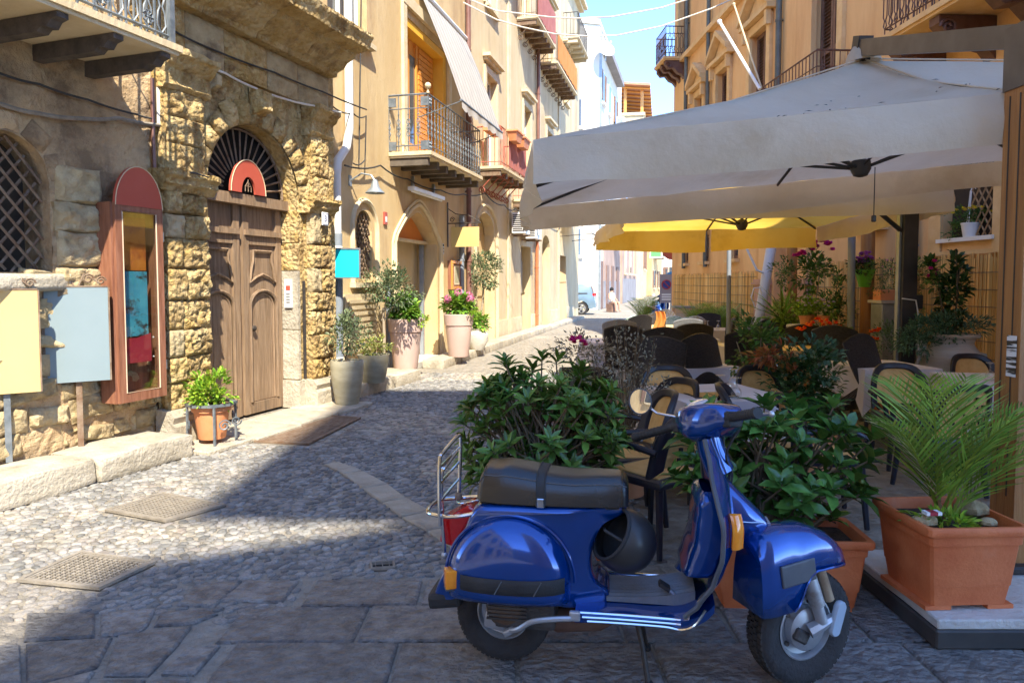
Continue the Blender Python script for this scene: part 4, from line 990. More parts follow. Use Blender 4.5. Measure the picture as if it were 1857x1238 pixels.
mb = MB(); mb.box(-0.02, 0.02, -0.72, -0.10, 0.0, 0.42); mb.build('board', M_yboard, t)
MB().tube([(0, -0.02, 0.0), (0, -0.02, 0.95)], 0.014, 5).tube([(0, -0.02, 0.5), (0, -0.76, 0.5)], 0.012, 5).build('bracket', M_iron, t)
MB().tube([(0, -0.02, 0.82), (0, -0.2, 0.7), (0, -0.5, 0.66), (0, -0.74, 0.52)], 0.009, 5).tube([(0, -0.12 - rr * math.cos(a), 0.58 + rr * math.sin(a)) for rr, a in spiral(0.06, 0.015, 1.5, 14)], 0.008, 4).tube([(0, -0.7 + rr * math.cos(a), 0.55 + rr * math.sin(a)) for rr, a in spiral(0.05, 0.012, 1.5, 14)], 0.008, 4).build('scrollwork', M_iron, t)
for y in (-0.62, -0.2): MB().tube([(0, y, 0.42), (0, y, 0.5)], 0.006, 4).build('hanger', M_iron, t)
t = wl_thing('menu_box', 'wooden framed menu box on the wall beneath the hanging yellow sign', 'menu board', W2, 15.75, 0.0, 1.45)
W2b = lambda mb, *b: mb.box(*b)
mb = MB(); mb.box(0, 0.75, -0.08, -0.002, 0, 0.62); mb.build('case', M_casewood, t)
mb = MB(); mb.box(0, 0.75, -0.11, -0.081, 0, 0.06); mb.box(0, 0.75, -0.11, -0.081, 0.56, 0.62); mb.box(0, 0.07, -0.11, -0.081, 0.06, 0.56); mb.box(0.68, 0.75, -0.11, -0.081, 0.06, 0.56); mb.build('frame', M_orangewood, t)
M_paper = mat('menu_paper', (0.60, 0.52, 0.36), (0.66, 0.58, 0.42), sc=4, rough=0.8)
mb = MB(); mb.box(0.2, 0.55, -0.085, -0.081, 0.1, 0.52); mb.build('sheet', M_paper, t)
mb = MB(); mb.box(0.24, 0.51, -0.0865, -0.0852, 0.14, 0.48); mb.build('printed_column', mat('menu_print', (0.30, 0.28, 0.18), (0.50, 0.46, 0.30), sc=30, rough=0.8, stretch=(.4, 1, 4)), t)
t = wl_thing('alarm_plate', 'little red plate high on the wall left of the pointed doorway', 'plate', W2, 12.5, 0.0, 2.58); link('plate', beveled('plate', M_red, 0.13, 0.03, 0.22, 0.008), t, M=TM(0, -0.017, 0)); mb = MB(); mb.box(-0.035, 0.035, -0.036, -0.033, 0.05, 0.14); mb.build('white_mark', M_whitepaint, t)
t = wl_thing('number_plate', 'tiny grey plate on the wall right of the pointed doorway', 'plate', W2, 15.42, 0.0, 2.2); link('plate', beveled('plate', M_zinc, 0.10, 0.02, 0.22, 0.005), t, M=TM(0, -0.012, 0)); 
for k in range(3): mb = MB(); mb.box(-0.03, 0.03, -0.026, -0.0225, 0.03 + k * 0.065, 0.07 + k * 0.065); mb.build('line', M_dark, t)
def aircon(label, wl, s, z):
    t = wl_thing('air_conditioner', label, 'air conditioner', wl, s, 0.0, z); t['group'] = 'air conditioners on the cream wall'
    link('case', beveled('case', M_whitepaint, 0.85, 0.34, 0.6, 0.02, 2), t, M=TM(0.45, -0.30, 0))
    mb = MB()
    for k in range(9): mb.box(0.016, 0.024, -0.44, -0.16, 0.06 + k * 0.055, 0.09 + k * 0.055)
    mb.build('side_grille', M_iron, t)
    MB().lathe([(0.23, 0), (0.23, 0.02), (0.19, 0.02), (0.19, 0)], 18, M=TM(0.4, -0.475, 0.3) @ RX(R(90))).build('fan_ring', M_zinc, t)
    mb = MB(); mb.box(0.1, 0.14, -0.5, 0.0, -0.05, -0.01); mb.box(0.74, 0.78, -0.5, 0.0, -0.05, -0.01); mb.build('bracket', M_rust, t)
aircon('white air conditioner on brackets below the red balcony, nearer one', W3, 20.9, 3.0)
aircon('white air conditioner on brackets below the red balcony, farther one', W3, 22.6, 2.95)
# cyan sign by the pipe
M_cyan = mat('blank_cyan_board', (0.0, 0.60, 0.72), (0.0, 0.66, 0.78), sc=1, rough=0.5)
p = D(625, 503, 9.95)
t = thing('bracket_sign', 'blank square cyan sign projecting beside the white drainpipe', 'sign', p, R(6))
link('board', beveled('board', M_cyan, 0.40, 0.03, 0.39, 0.004), t, M=TM(0, 0, 0.0))
mb = MB(); mb.box(-0.22, 0.22, -0.025, 0.025, 0.392, 0.412); mb.box(-0.22, -0.202, -0.025, 0.025, -0.012, 0.391); mb.box(0.202, 0.22, -0.025, 0.025, -0.012, 0.391); mb.box(-0.202, 0.202, -0.025, 0.025, -0.014, -0.002); mb.build('frame', M_greyiron, t)
MB().tube([(-0.1, 0.0, 0.1), (-0.3, 0.1, 0.1)], 0.014, 5).tube([(-0.1, 0.0, 0.33), (-0.3, 0.1, 0.33)], 0.014, 5).build('bracket', M_iron, t)
# kerbs along the cream houses
def kerb(a, b, wdt, h, label):
    A, B = Vector((*a, 0)), Vector((*b, 0)); d = B - A; n = max(1, round(d.length / 1.1)); ang = math.atan2(d.y, d.x)
    t = thing('kerb', label, 'kerb', A, ang)
    for i in range(n):
        w = d.length / n
        link('kerb_stone', beveled('kerb_stone', M_palestone, w - 0.012, wdt, h + 0.02, 0.02, 2, 0.012, 1, rnd.random() * 30, 5, True), t, M=TM(w * (i + .5), wdt / 2, -0.02))
kerb((-2.20, 9.55), (-1.50, 11.6), 0.62, 0.17, 'broken pale stone kerb under the first mauve planter')
kerb((-1.28, 13.1), (1.36, 24.0), 0.42, 0.15, 'long pale stone kerb along the cream houses from the second mauve planter')
kerb((1.36, 24.0), (3.35, 32.2), 0.42, 0.10, 'far low kerb leading to the blue car')
# small cloth canopy on the far wall
t = wl_thing('shop_canopy', 'small cream cloth canopy at the far end of the cream house', 'awning', W3, 29.4, 0.0, 3.55)
mb = MB(); mb.grid(lambda u, v: (3.2 * u, -0.05 - 1.25 * v, 0.75 * (1 - v) ** 0.8 - 0.06 * math.sin(math.pi * u * 3) ** 2 * v), 18, 6); mb.build('canopy', mat('cream_canvas_far', (0.62, 0.54, 0.42), (0.70, 0.62, 0.5), sc=2, rough=0.9, trans=0.25), t, smooth=True)
MB().tube([(0, -1.3, 0.0), (3.2, -1.3, 0.0)], 0.02, 6).build('front_bar', M_iron, t)
for x in (0.05, 3.15): MB().tube([(x, 0, -0.1), (x, -1.28, -0.01)], 0.015, 5).build('arm', M_iron, t)

# ------------------------------------------------------------------ far end of the street
def plain_house(name, label, quad, h, m, cat='building', roofm=None):
    """quad: four ground corners, the first edge is the side seen from the camera, the second runs along the street"""
    t = thing(name, label, cat, (quad[0][0], quad[0][1], 0))
    q = [Vector((x - quad[0][0], y - quad[0][1], 0)) for x, y in quad]
    mb = MB(); n = len(q); mb.add(q + [p + Vector((0, 0, h)) for p in q], [(i, (i + 1) % n, n + (i + 1) % n, n + i) for i in range(n)] + [tuple(range(n, 2 * n))]); mb.build('wall', m, t)
    c = sum(q, Vector()) / n
    g = [c + (p - c) * 1.02 for p in q]; g2 = [p + Vector((0, 0, h + 0.002)) for p in g]; g3 = [p + Vector((0, 0, h + 0.28)) for p in g]
    mb = MB(); mb.add(g2 + g3, [tuple(range(n))[::-1], tuple(range(n, 2 * n))] + [(i, (i + 1) % n, n + (i + 1) % n, n + i) for i in range(n)]); mb.build('parapet', roofm or m, t)
    return t, q
def on_face(t, a, b, u0, u1, z0, z1, name, m, th=0.05, parent=None, off=0.0):
    """a flat piece standing proud of the face between corners a and b (metres along, metres up)"""
    d = (b - a).normalized(); n = Vector((d.y, -d.x, 0))
    P = lambda u, z, o: a + d * u + n * o + Vector((0, 0, z))
    mb = MB(); vs = [P(u, z, o) for o in (off + 0.003, off + th) for z in (z0, z1) for u in (u0, u1)]
    mb.add(vs, [(0, 2, 3, 1), (4, 5, 7, 6), (0, 1, 5, 4), (2, 6, 7, 3), (0, 4, 6, 2), (1, 3, 7, 5)]); return mb.build(name, m, parent or t)
def face_window(t, a, b, u, z, w, h, frame=M_whitepaint, shutters=None):
    f = on_face(t, a, b, u - w / 2 - 0.08, u + w / 2 + 0.08, z - 0.08, z + h + 0.08, 'window', frame, 0.05)
    on_face(t, a, b, u - w / 2, u + w / 2, z, z + h, 'pane', M_pane, 0.065, f, 0.0)
    on_face(t, a, b, u - w / 2 - 0.15, u + w / 2 + 0.15, z - 0.2, z - 0.09, 'sill', frame, 0.18, f)
    if shutters:
        for k in (-1, 1): on_face(t, a, b, u + k * (w * 0.75 + 0.12) - w * 0.24, u + k * (w * 0.75 + 0.12) + w * 0.24, z, z + h, 'shutter', shutters, 0.1, f)
def face_balcony(t, a, b, u0, u1, z, proj, m, slabm=M_trim):
    bl = on_face(t, a, b, u0, u1, z, z + 0.14, 'balcony', slabm, proj)
    d = (b - a).normalized(); n = Vector((d.y, -d.x, 0)); P = lambda u, zz, o: a + d * u + n * o + Vector((0, 0, zz))
    MB().tube([P(u0, z + 1.1, 0.05), P(u0, z + 1.1, proj), P(u1, z + 1.1, proj), P(u1, z + 1.1, 0.05)], 0.03, 4).build('rail', m, bl)
    k = int((u1 - u0) / 0.22)
    for i in range(k + 1): u = u0 + (u1 - u0) * i / k; MB().tube([P(u, z + 0.14, proj - 0.02), P(u, z + 1.1, proj - 0.02)], 0.014, 4).build('baluster', m, bl)
    for i in range(4): MB().tube([P(u0, z + 0.14, 0.1 + proj * i / 4.5), P(u0, z + 1.1, 0.1 + proj * i / 4.5)], 0.014, 4).build('baluster', m, bl)
    for i in range(4): u = u0 + 0.1 + (u1 - u0 - 0.2) * i / 3; on_face(t, a, b, u - 0.07, u + 0.07, z - 0.2, z - 0.003, 'joist', M_rust, proj * 0.9, bl)

wh, q = plain_house('white_house', 'tall white house with a satellite dish behind the blue car', [(1.0, 40.5), (5.05, 41.5), (8.1, 53.0), (4.2, 54.0)], 16.4, M_white)
for z in (2.2, 6.0, 9.6): face_window(wh, q[0], q[1], 2.6, z + 1.0, 0.9, 1.5)
for u in (1.6, 4.6, 8.0):
    for z in (5.2, 8.8, 12.4): face_window(wh, q[1], q[2], u, z, 0.9, 1.7, M_whitepaint, M_louvre if u != 4.6 else None)
face_balcony(wh, q[1], q[2], 3.0, 6.4, 8.3, 1.0, M_iron); face_balcony(wh, q[1], q[2], 6.8, 9.8, 4.6, 1.0, M_iron)
on_face(wh, q[1], q[2], 0.0, 0.16, 0, 16.2, 'corner_pipe', M_zinc, 0.14)
on_face(wh, q[1], q[2], 1.0, 1.9, 0.0, 2.9, 'door', M_louvre, 0.06); on_face(wh, q[1], q[2], 2.2, 11.4, 1.7, 4.4, 'brown_shopfront', M_brownwall, 0.05); on_face(wh, q[1], q[2], 2.2, 11.4, 0, 1.69, 'dado', M_greywall, 0.06)
for u in (3.2, 6.0, 9.0): on_face(wh, q[1], q[2], u, u + 1.3, 0.0, 2.7, 'door', M_louvre, 0.10)
on_face(wh, q[0], q[1], 0.2, 3.4, 0.0, 1.4, 'plinth', M_trim, 0.04)
on_face(wh, q[0], q[1], 1.0, 2.6, 2.3, 3.3, 'wall_plaque', M_greywall, 0.06)
on_face(wh, q[1], q[2], 0.5, 9.0, 15.2, 15.6, 'gutter', M_greywall, 0.5)
dsh = thing('satellite_dish', 'white satellite dish on a pole at the white house roof edge', 'satellite dish', (5.35, 40.9, 16.68 - 2.2), R(200))
MB().lathe([(0.001, 0.10), (0.3, 0.07), (0.52, 0.0), (0.54, 0.0), (0.3, 0.09), (0.001, 0.12)], 18, M=TM(0, 0, 0.4) @ RX(R(-65))).build('dish', M_whitepaint, dsh, smooth=True)
MB().tube([(0, -0.05, -0.3), (0, -0.05, 0.45)], 0.03, 6).build('pole', M_zinc, dsh); MB().tube([(0, 0, 0.1), (0, 0.55, 0.55)], 0.02, 5).build('feed_arm', M_whitepaint, dsh); MB().ball((0, 0.57, 0.57), 0.06, 8, 6).build('receiver', M_whitepaint, dsh)
for o_ in list(dsh.children): pass
ac = thing('air_conditioner', 'white air conditioner high on the white house front', 'air conditioner', wh.matrix_basis @ (q[1] + (q[2] - q[1]).normalized() * 7.4 + Vector((0.45, -0.12, 11.8))), math.atan2((q[2] - q[1]).y, (q[2] - q[1]).x))
link('case', beveled('case', M_whitepaint, 1.1, 0.5, 0.9, 0.03), ac, M=TM(0, 0, 0)); mb = MB()
for k in range(10): mb.box(-0.575, -0.552, -0.2, 0.2, 0.08 + k * 0.075, 0.12 + k * 0.075)
mb.build('grille', M_zinc, ac)

br, q = plain_house('brown_house', 'brown house with a grey dado beyond the white house', [(5.6, 54.2), (8.42, 54.0), (11.6, 66.0), (8.0, 67.0)], 10.5, M_brownwall)
on_face(br, q[1], q[2], 0.1, 12, 0, 1.9, 'dado', M_greywall, 0.05)
for u in (2.2, 6.2, 10): face_window(br, q[1], q[2], u, 2.4, 1.1, 2.0, M_trim); face_window(br, q[1], q[2], u, 6.4, 1.1, 2.0, M_trim)
cr, q = plain_house('terrace_house', 'cream house with a wooden roofed terrace at its top', [(6.0, 68.0), (12.4, 67.0), (15.6, 82.0), (9.0, 84.0)], 17.2, M_cream2)
for u in (2.5, 6.5, 10.5):
    for z in (3.0, 7.4, 11.8): face_window(cr, q[1], q[2], u, z, 1.2, 2.2, M_trim, M_louvre)
face_balcony(cr, q[1], q[2], 0.6, 4.6, 11.2, 1.1, M_iron)
M_roofwood = mat('terrace_roof_wood', (0.42, 0.19, 0.10), (0.52, 0.26, 0.14), sc=2, rough=0.7)
for u in (0.15, 2.4, 4.7): MB().tube([q[0] * (1 - u / 6.5) + q[1] * (u / 6.5) + Vector((0, 0, 17.3)), q[0] * (1 - u / 6.5) + q[1] * (u / 6.5) + Vector((0, 0, 20.0))], 0.16, 6).build('post', M_orangewood, cr)
for u in (6.4,): MB().tube([q[1] + Vector((-0.2, 0.2, 17.3)), q[1] + Vector((-0.2, 0.2, 20.0))], 0.16, 6).build('post', M_orangewood, cr)
c = (q[0] + q[1] + q[2] + q[3]) / 4
g = [c + (p - c) * (1.16 if i in (1, 2) else 1.05) for i, p in enumerate(q)]
mb = MB(); mb.add([p + Vector((0, 0, 20.0 + (0.5 if i in (0, 3) else -0.4))) for i, p in enumerate(g)] + [p + Vector((0, 0, 20.2 + (0.5 if i in (0, 3) else -0.4))) for i, p in enumerate(g)], [(3, 2, 1, 0), (4, 5, 6, 7)] + [(i, (i + 1) % 4, 4 + (i + 1) % 4, 4 + i) for i in range(4)]); rf = mb.build('roof', M_roofwood, cr)
for i in range(12):
    f = (i + 0.5) / 12; a = g[0] * (1 - f) + g[3] * f; b = g[1] * (1 - f) + g[2] * f
    MB().tube([a + Vector((0, 0, 20.4)), b + Vector((0, 0, 19.5))], 0.09, 4).build('rafter', M_orangewood, rf)
en, q = plain_house('end_house', 'pale house closing the far end of the street', [(9.0, 95.0), (30.0, 92.0), (32.0, 104.0), (10.0, 106.0)], 9.5, M_white)
for u in (2, 5.5, 9, 12.5): face_window(en, q[0], q[1], u, 5.4, 1.3, 2.2, M_trim); face_window(en, q[0], q[1], u, 1.2, 1.3, 2.4, M_trim, M_louvre)
gr, q = plain_house('ochre_house', 'narrow ochre house with iron balconies near the end of the street', [(13.5, 84.5), (16.4, 83.0), (19.5, 92.0), (15.0, 93.0)], 12.0, M_cream)
for u in (2.0, 6.0):
    for z in (1.0, 5.2, 9.0): face_window(gr, q[1], q[2], u, z, 1.1, 2.0, M_trim, M_louvre)
face_balcony(gr, q[1], q[2], 1.0, 4.0, 4.6, 1.0, M_iron)
# ------------------------------------------------------------------ right: ochre palazzo
WR = Wall(5.93, -0.045, 'R', 'ochre_palazzo', 'ochre palazzo with pedimented windows and brown shutters along the right')
HR = 11.8
wins = [(8.0, 9.0, 4.95, 7.3), (11.85, 12.75, 4.30, 6.9), (14.75, 15.65, 4.3, 6.9), (17.05, 17.85, 4.3, 6.75), (18.95, 19.6, 4.3, 6.6)]
small = [(16.3, 16.8, 2.15, 2.85), (18.4, 18.9, 2.15, 2.85), (20.2, 20.7, 2.15, 2.85), (10.4, 11.0, 2.45, 3.2)]
ops = [(a, b, c_, d_, 0) for a, b, c_, d_ in wins] + [(8.2, 9.1, 2.15, 3.45, 0, 'r', 0.12)] + [(a, b, c_, d_, 0) for a, b, c_, d_ in small] + [(20.6, 21.3, 8.2, 10.3, 0), (14.75, 15.65, 9.0, 11.2, 0), (17.05, 17.85, 9.0, 11.2, 0), (13.45, 14.3, 0, 3.0, 0, 'r', 0.35)]
o = wall_mesh(3.0, 21.9, 0, HR, ops, 1, 0.8, 0.22).build('wall', M_orange, WR.root); weld(o.data)
WR.part('house_body', M_orange, [(3.0, 21.88, -9, -0.4, 0, HR - 0.03), (21.7, 21.895, -0.4, -0.02, 0, HR - 0.03), (3.0, 3.2, -0.4, -0.02, 0, HR - 0.03)])
def shutter_pair(wl, s0, s1, z0, z1, ped=True, m=M_louvre):
    w = wl.part('shutter_window', m, [(s0, s1, -0.21, -0.17, z0, z1)])
    c = (s0 + s1) / 2
    for a, b in ((s0 + 0.01, c - 0.01), (c + 0.01, s1 - 0.01)):
        wl.part('shutter_frame', m, [(a, a + 0.06, -0.169, -0.10, z0, z1), (b - 0.06, b, -0.169, -0.10, z0, z1), (a + .06, b - .06, -0.169, -0.10, z1 - 0.08, z1), (a + .06, b - .06, -0.169, -0.10, z0, z0 + 0.1), (a + .06, b - .06, -0.169, -0.10, (z0 + z1) / 2 - .04, (z0 + z1) / 2 + .04)], w)
        mb = MB(); zz = z0 + 0.14
        while zz < z1 - 0.1:
            mb.add([wl.P(a + 0.06, -0.115, zz - 0.02), wl.P(b - 0.06, -0.115, zz - 0.02), wl.P(b - 0.06, -0.165, zz + 0.035), wl.P(a + 0.06, -0.165, zz + 0.035)], [(0, 1, 2, 3)])
            zz += 0.062
        mb.build('louvres', m, w)
    e = 0.18
    wl.part('surround', M_ochtrim, [(s0 - e, s0 - .002, 0.002, 0.07, z0 - 0.1, z1 + e), (s1 + .002, s1 + e, 0.002, 0.07, z0 - 0.1, z1 + e), (s0, s1, 0.002, 0.07, z1 + .002, z1 + e)], w)
    if ped:
        zb = z1 + e + 0.02; L = s0 - 0.34; Rr = s1 + 0.34; hh = (Rr - L) * 0.34
        wl.part('pediment_base', M_ochtrim, [(L, Rr, 0.003, 0.20, zb, zb + 0.10)], w)
        for P0, P1 in (((L, zb + 0.10), (c, zb + 0.10 + hh)), ((Rr, zb + 0.10), (c, zb + 0.10 + hh))):
            th = 0.13; mb = MB(); vs = []
            for o_ in (0.003, 0.24):
                vs += [wl.P(P0[0], o_, P0[1]), wl.P(P1[0], o_, P1[1]), wl.P(P1[0], o_, P1[1] + th), wl.P(P0[0], o_, P0[1] + th)]
            mb.add(vs, [(0, 1, 2, 3), (7, 6, 5, 4), (0, 4, 5, 1), (1, 5, 6, 2), (2, 6, 7, 3), (3, 7, 4, 0)]); mb.build('pediment_cornice', M_ochtrim, w)
        mb = MB(); mb.add([wl.P(L + .1, 0.06, zb + 0.1), wl.P(Rr - .1, 0.06, zb + 0.1), wl.P(c, 0.06, zb + 0.1 + hh)], [(0, 1, 2)]); mb.build('tympanum', M_ochtrim, w)
        for s in (L + 0.1, Rr - 0.22): wl.part('console', M_ochtrim, [(s, s + 0.12, 0.07, 0.17, zb - 0.3, zb - 0.003)], w)
    else:
        wl.part('hood', M_ochtrim, [(s0 - 0.3, s1 + 0.3, 0.003, 0.22, z1 + e + 0.02, z1 + e + 0.14)], w)
for i, (a, b, c_, d_) in enumerate(wins): shutter_pair(WR, a, b, c_, d_, i > 1)
shutter_pair(WR, 20.6, 21.3, 8.2, 10.3, False); shutter_pair(WR, 14.75, 15.65, 9.0, 11.2, False); shutter_pair(WR, 17.05, 17.85, 9.0, 11.2, False)
for a, b, c_, d_ in small: window(WR, a, b, c_, d_, 0.15, M_louvre, True, None, False, M_ochtrim)
gwin = WR.part('window', M_dim, [(8.2, 9.1, -0.16, -0.121, 2.15, 3.45)])
WR.part('sill', M_whitepaint, [(8.15, 9.15, 0.003, 0.06, 2.10, 2.149)], gwin)
WR.part('window_surround', M_ochtrim, [(7.95, 8.19, 0.003, 0.03, 1.97, 3.7), (9.11, 9.35, 0.003, 0.03, 1.97, 3.7), (8.2, 9.1, 0.003, 0.03, 3.46, 3.7), (7.95, 9.35, 0.032, 0.05, 1.94, 1.99)], gwin)
M_lattwood = mat('lattice_wood', (0.36, 0.22, 0.10), (0.44, 0.28, 0.14), sc=6, rough=0.7)
for i in range(-4, 6):
    for sgn in (1, -1):
        pts = []
        for t_ in range(25):
            s = 8.2 + 0.45 * t_ / 24; zz = 2.7 + i * 0.17 + sgn * (s - 8.42) * 1.5
            if 2.15 < zz < 3.44: pts.append(WR.P(s, -0.05 - 0.008 * sgn, zz))
        if len(pts) > 1: MB().tube([pts[0], pts[-1]], 0.012, 4).build('lattice_strip', M_lattwood, gwin)
for a, b, o_, z0, z1 in ((12.55, 13.4, 0.16, 0, 1.55), (12.68, 13.3, 0.10, 1.67, 8.0), (14.4, 14.95, 0.14, 0, 1.55), (14.48, 14.88, 0.09, 1.67, 3.6)):
    WR.part('pilaster', M_pinkwall if z0 == 0 else M_orange, [(a, b, 0.003, o_, z0, z1)])
    if z0 == 0: WR.part('pilaster_cap', M_pinkwall, [(a - 0.05, b + 0.05, 0.003, o_ + 0.05, 1.553, 1.60), (a - 0.02, b + 0.02, 0.003, o_ + 0.02, 1.603, 1.667)])
WR.part('door', M_pinkwall, [(13.45, 14.3, -0.40, -0.36, 0, 3.0)])
WR.part('string_course', M_ochtrim, [(3.0, 21.9, 0.003, 0.14, 3.72, 3.86), (3.0, 21.9, 0.003, 0.09, 3.62, 3.717), (3.0, 21.9, 0.003, 0.16, 7.95, 8.08)])
mbx = wl_thing('mail_box', 'grey metal letter box on the rose coloured wall right of the thin grey pole', 'letter box', WR, 13.9, -0.35, 1.62)
link('case', beveled('case', M_zinc, 0.36, 0.10, 0.26, 0.01), mbx, M=TM(0, 0.055, 0)); mb = MB(); mb.box(-0.12, 0.12, 0.106, 0.112, 0.17, 0.20); mb.build('slot', M_dark, mbx); mb = MB(); mb.box(-0.2, 0.2, 0.0, 0.16, 0.262, 0.29); mb.build('lid', M_iron, mbx)
M_balr = mat('brown_balcony_iron', (0.10, 0.045, 0.03), (0.16, 0.08, 0.055), sc=8, rough=0.6, metal=0.2)
for (s0, s1, z, pr) in ((11.35, 13.6, 4.1, 0.65), (5.6, 9.35, 4.66, 0.72), (20.75, 21.85, 8.0, 0.6)):
    b = balcony(WR, s0, s1, z, pr, M_balr, M_ochtrim, 1.15 if s0 < 20 else 0.95, 0.12, 'lyre', 0)
    n = 5 if s1 - s0 > 2.5 else 3
    for i in range(n):
        s = s0 + 0.12 + (s1 - s0 - 0.24) * i / (n - 1)
        poly = [(0, z - 0.01), (pr * 0.95, z - 0.01), (pr * 0.95, z - 0.10), (pr * 0.78, z - 0.22), (pr * 0.55, z - 0.2), (pr * 0.35, z - 0.34), (0.1, z - 0.38), (0, z - 0.5)]
        mb = MB(); k = len(poly); mb.add([WR.P(s - 0.09, a, b_) for a, b_ in poly] + [WR.P(s + 0.09, a, b_) for a, b_ in poly], [tuple(range(k)), tuple(range(2 * k - 1, k - 1, -1))] + [(i_, (i_ + 1) % k, k + (i_ + 1) % k, k + i_) for i_ in range(k)])
        mb.build('console', M_balr, b)
        WR.tube('console_scroll', M_balr, [(s - 0.1, pr * 0.80 + rr * math.cos(a), z - 0.15 + rr * math.sin(a)) for rr, a in spiral(0.10, 0.02, 1.5, 14)], 0.02, b, 5)
M_pipegreen = mat('dark_green_pipe', (0.08, 0.09, 0.08), (0.13, 0.14, 0.12), sc=4, rough=0.5)
drainpipe(WR, 20.35, 2.0, HR, M_pipegreen, 'farthest dark drainpipe on the ochre palazzo by the tiny balcony', 0.055)
drainpipe(WR, 18.4, 2.0, HR, M_pipegreen, 'dark drainpipe on the ochre palazzo between two pediments', 0.055)
drainpipe(WR, 14.08, 3.0, HR, M_pipegreen, 'dark drainpipe on the ochre palazzo left of the brown balcony', 0.06)
drainpipe(WR, 9.6, 0.0, 3.6, M_pipegrey, 'grey drainpipe on the ochre wall behind the black parasol mast', 0.055)
# flag poles
fp = thing('flag_pole', 'thick white pole leaning out from the ochre palazzo above the parasol', 'flag pole', D(1378, 162, 12.4))
MB().tube([(0, 0, 0), D(1305, 40, 13.6) - D(1378, 162, 12.4)], 0.028, 8).build('pole', M_whitepaint, fp); MB().ball(D(1305, 40, 13.6) - D(1378, 162, 12.4), 0.05, 8, 6).build('knob', M_whitepaint, fp)
fp = thing('flag_pole', 'thin cream pole leaning out from the ochre palazzo above the parasol', 'flag pole', D(1381, 160, 12.5))
MB().tube([(0, 0, 0), D(1331, 8, 13.4) - D(1381, 160, 12.5)], 0.016, 8).build('pole', M_trim, fp); MB().ball(D(1331, 8, 13.4) - D(1381, 160, 12.5), 0.03, 8, 6).build('knob', M_trim, fp)
# two pale cables across the sky
for k, pts in enumerate(([(830, -10), (900, 20), (997, 31.5), (1042, 34), (1110, 31), (1200, 14.5), (1245, 0), (1300, -22)], [(840, 5), (900, 36), (948, 50), (1005, 62), (1061, 66), (1118, 65), (1200, 48), (1290, 16), (1330, -2), (1380, -25)])):
    P3 = [D(u, v, 15.2 + 0.8 * i / len(pts)) for i, (u, v) in enumerate(pts)]
    tag(MB().tube(P3, 0.016, 5).build('street_cable', M_cablew, None, smooth=True), ('upper pale cable sagging across the blue sky', 'lower pale cable sagging across the blue sky')[k], 'cable')
# ------------------------------------------------------------------ the houses behind the photographer, whose shade lies on the street
HB = 25.0
K = (-LIGHT.x / -LIGHT.z, LIGHT.y / -LIGHT.z)      # shadow shift per metre of height
WD, DP = 9.0, 10.5
ex, ey = -2.24 + K[0] * HB, 10.5 - K[1] * HB
nt_ = lambda x, y: (y - K[1] * (ex - x) / K[0], (ex - x) / K[0])      # lit ground point -> (y, height) where its ray leaves the street front
g0, g1, g2 = nt_(-2.24, 4.66), nt_(-0.70, 4.62), nt_(-2.24, 3.95)     # slanted notch in the unseen roof, shaped to let one sliver of sun through
t = thing('tower_house', 'tall plain palazzo behind the camera shading the street', 'building', (ex, ey, 0))
out_ = [(0, 0), (0, HB), (g0[0] - ey, HB), (g1[0] - ey, g1[1]), (g2[0] - ey, HB), (-DP, HB), (-DP, 0)]; n = len(out_); mb = MB()
mb.add([Vector((0, y, z)) for y, z in out_] + [Vector((WD, y, z)) for y, z in out_], [tuple(range(n)), tuple(range(2 * n - 1, n - 1, -1))] + [(i, (i + 1) % n, n + (i + 1) % n, n + i) for i in range(n)]); mb.build('wall', M_cream, t)
for k in range(2):
    for z in (2, 7, 12, 16):
        mb = MB(); mb.box(1.5 + k * 4, 2.6 + k * 4, 0.003, 0.08, z, z + 2.2); mb.build('window', M_louvre, t)
t, q = plain_house('street_house', 'cream house behind the camera on the left side of the street', [(-16.0, -30.0), (-7.2, -30.0), (-5.4, 2.2), (-12, 2.2)], 9.0, M_cream)
for u in (4, 9, 14, 19, 24, 29):
    for z in (1.2, 5.2): face_window(t, q[1], q[2], u, z, 1.1, 2.0, M_trim, M_louvre)
t, q = plain_house('street_house', 'far pale house closing the square behind the camera', [(18.0, -44.0), (-16.0, -44.0), (-16.0, -52.0), (18.0, -52.0)], 12.0, M_cream2)
for u in range(2, 33, 4):
    for z in (1.2, 5.2, 8.6): face_window(t, q[0], q[1], u, z, 1.2, 2.1, M_trim, M_louvre)

# ------------------------------------------------------------------ leaves and plants
def leafmat(name, c1, c2, rough=0.45, trans=0.25, isl=0.45, hue=0.03): return mat(name, c1, c2, sc=3, rough=rough, trans=trans, island=isl, hue=hue, spec=0.4)
M_laurel = leafmat('dark_glossy_leaf', (0.075, 0.155, 0.025), (0.135, 0.25, 0.042), 0.30, 0.18)
M_laurel1 = mat('dark_glossy_leaf_single', (0.075, 0.155, 0.025), (0.135, 0.25, 0.042), sc=3, rough=0.28, trans=0.18, rand=0.4)
M_rubber = leafmat('broad_glossy_leaf', (0.06, 0.15, 0.028), (0.12, 0.25, 0.05), 0.25, 0.15)
M_rubber1 = mat('broad_glossy_leaf_single', (0.06, 0.15, 0.028), (0.12, 0.25, 0.05), sc=3, rough=0.22, trans=0.15, rand=0.4)
M_basil = leafmat('bright_green_leaf', (0.22, 0.38, 0.03), (0.34, 0.50, 0.05), 0.5, 0.35)
M_hydr = leafmat('fresh_green_leaf', (0.15, 0.29, 0.03), (0.25, 0.42, 0.06), 0.5, 0.3)
M_olive = leafmat('olive_leaf', (0.10, 0.14, 0.06), (0.19, 0.24, 0.12), 0.5, 0.2)
M_sage = leafmat('silver_grey_leaf', (0.20, 0.20, 0.15), (0.34, 0.33, 0.27), 0.7, 0.2)
